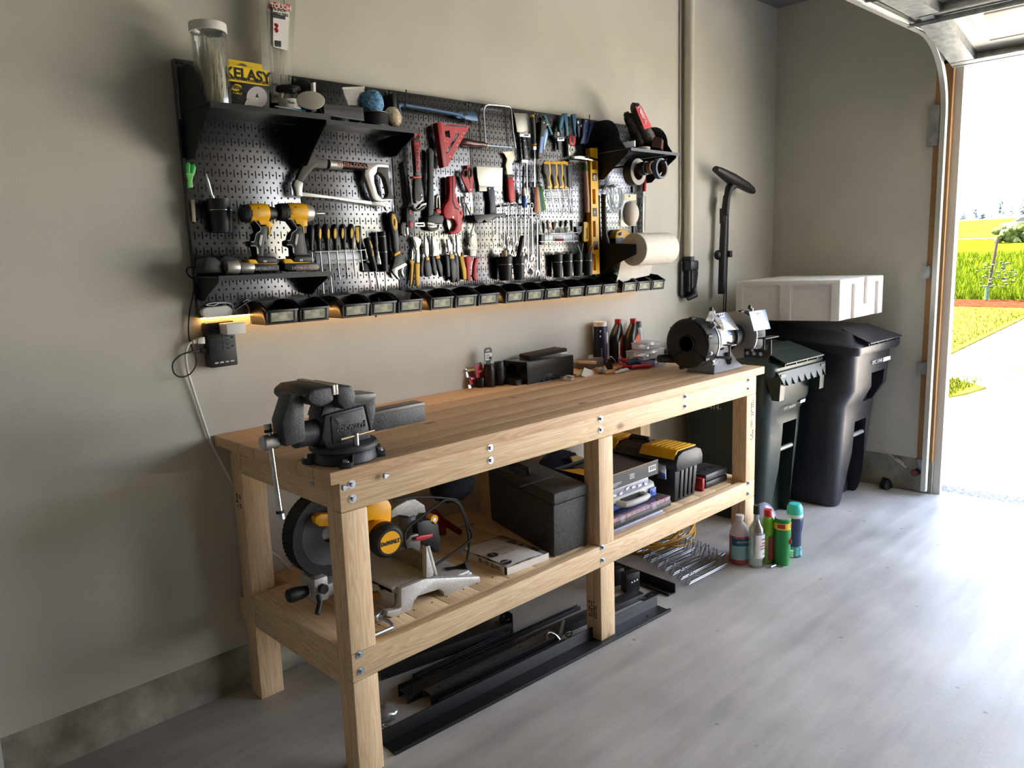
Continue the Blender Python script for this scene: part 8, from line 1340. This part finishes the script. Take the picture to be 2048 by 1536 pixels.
fb = thing('foam_box', 'white moulded foam box lying on the graphite bin lid', 'foam box', (3.4, -.5, 1.105)); zf0, zf1 = 1.112, 1.335
Fq = [(3.15, -.80), (3.775, -.79), (3.70, -.20), (2.985, -.27)]
o = M().ringed([[(x, y, zf0) for x, y in Fq], [(x, y, zf1) for x, y in Fq]]).build('foam_block', FO, fb, bevel=.008)
A4, B4, D4 = Vector((*Fq[0], 0)), Vector((*Fq[1], 0)), Vector((*Fq[3], 0)); ln = (D4-A4); nl = Vector((ln.y, -ln.x, 0)).normalized(); nl = nl if nl.x > 0 else -nl
for a, b_ in ((.08, .46), (.56, .93)): cut(o, M().prism([A4+ln*a+Z3*(zf0-.02)-nl*.02, A4+ln*b_+Z3*(zf0-.02)-nl*.02, A4+ln*b_+Z3*(zf1-.028)-nl*.02, A4+ln*a+Z3*(zf1-.028)-nl*.02], nl*.034))
ln = (B4-A4); nf = Vector((-ln.y, ln.x, 0)).normalized()
for a, b_, z0, z1 in ((.12, .32, zf0-.02, zf1-.03), (.46, .60, zf0+.07, zf1+.02), (.68, .87, zf0-.02, zf1-.03)): cut(o, M().prism([A4+ln*a+Z3*z0-nf*.02, A4+ln*b_+Z3*z0-nf*.02, A4+ln*b_+Z3*z1-nf*.02, A4+ln*a+Z3*z1-nf*.02], nf*.036))
# ---------------------------------------------------------------- small things by the garage door
es = thing('safety_sensor', 'small garage door safety sensor with a red eye on the track foot', 'sensor', (3.885, -1.0, .10)); q = BP(1838, 946, 'x', 3.875)
M().box((3.895, q.y-.01, q.z+.045), (.006, .05, .07)).build('mount', GALV, es); M().cyl((3.90, q.y+.02, q.z), (3.86, q.y+.02, q.z), .022, n=20).build('housing', BLACK, es); M().cyl((3.862, q.y+.02, q.z), (3.857, q.y+.02, q.z), .016, n=18).build('eye', mat('sensor_red', rgb(120, 16, 14), .2), es)
cw = thing('sensor_wire', 'thin pale wire with a coiled tail hanging on the right wall', 'wire', BP(1810, 935, 'x', 3.92)); pts = [BP(u_, v_, 'x', 3.922) for u_, v_ in ((1740, 856), (1752, 868), (1766, 885), (1776, 905), (1790, 917))]
M().tube(pts, .0022, 6, sub=4).build('wire', CON, cw); e_ = BP(1807, 928, 'x', 3.915)-pts[-1]; u_, w_2 = ortho(e_)
M().tube([pts[-1]+e_*(i/48)+u_*(.008*math.cos(i*.8))+w_2*(.008*math.sin(i*.8)) for i in range(49)]+[BP(1812, 935, 'x', 3.915)], .0022, 6).build('coil', CON, cw)
q = FZ(0, 1776, 975); dsn = thing('doorstop', 'small black plastic piece lying on the floor by the right wall', 'doorstop', q); M().prism([q+Vector(p) for p in ((-.07, -.02, 0), (.07, -.03, 0), (.06, -.01, .03), (.0, .0, .06), (-.06, .0, .02))], (.01, .04, 0)).build('wedge', BLACK, dsn, bevel=.004)
struct(M().bx(-.60, -.40, -.03, .0, 0, 2.1), 'trim_5', TRIMW) if 0 else None

dx_ = BP(9, 1536, 'y', -.018).x
struct(M().bx(dx_-.07, dx_, -.018, .0, 0, 2.1), 'trim_5', TRIMW)
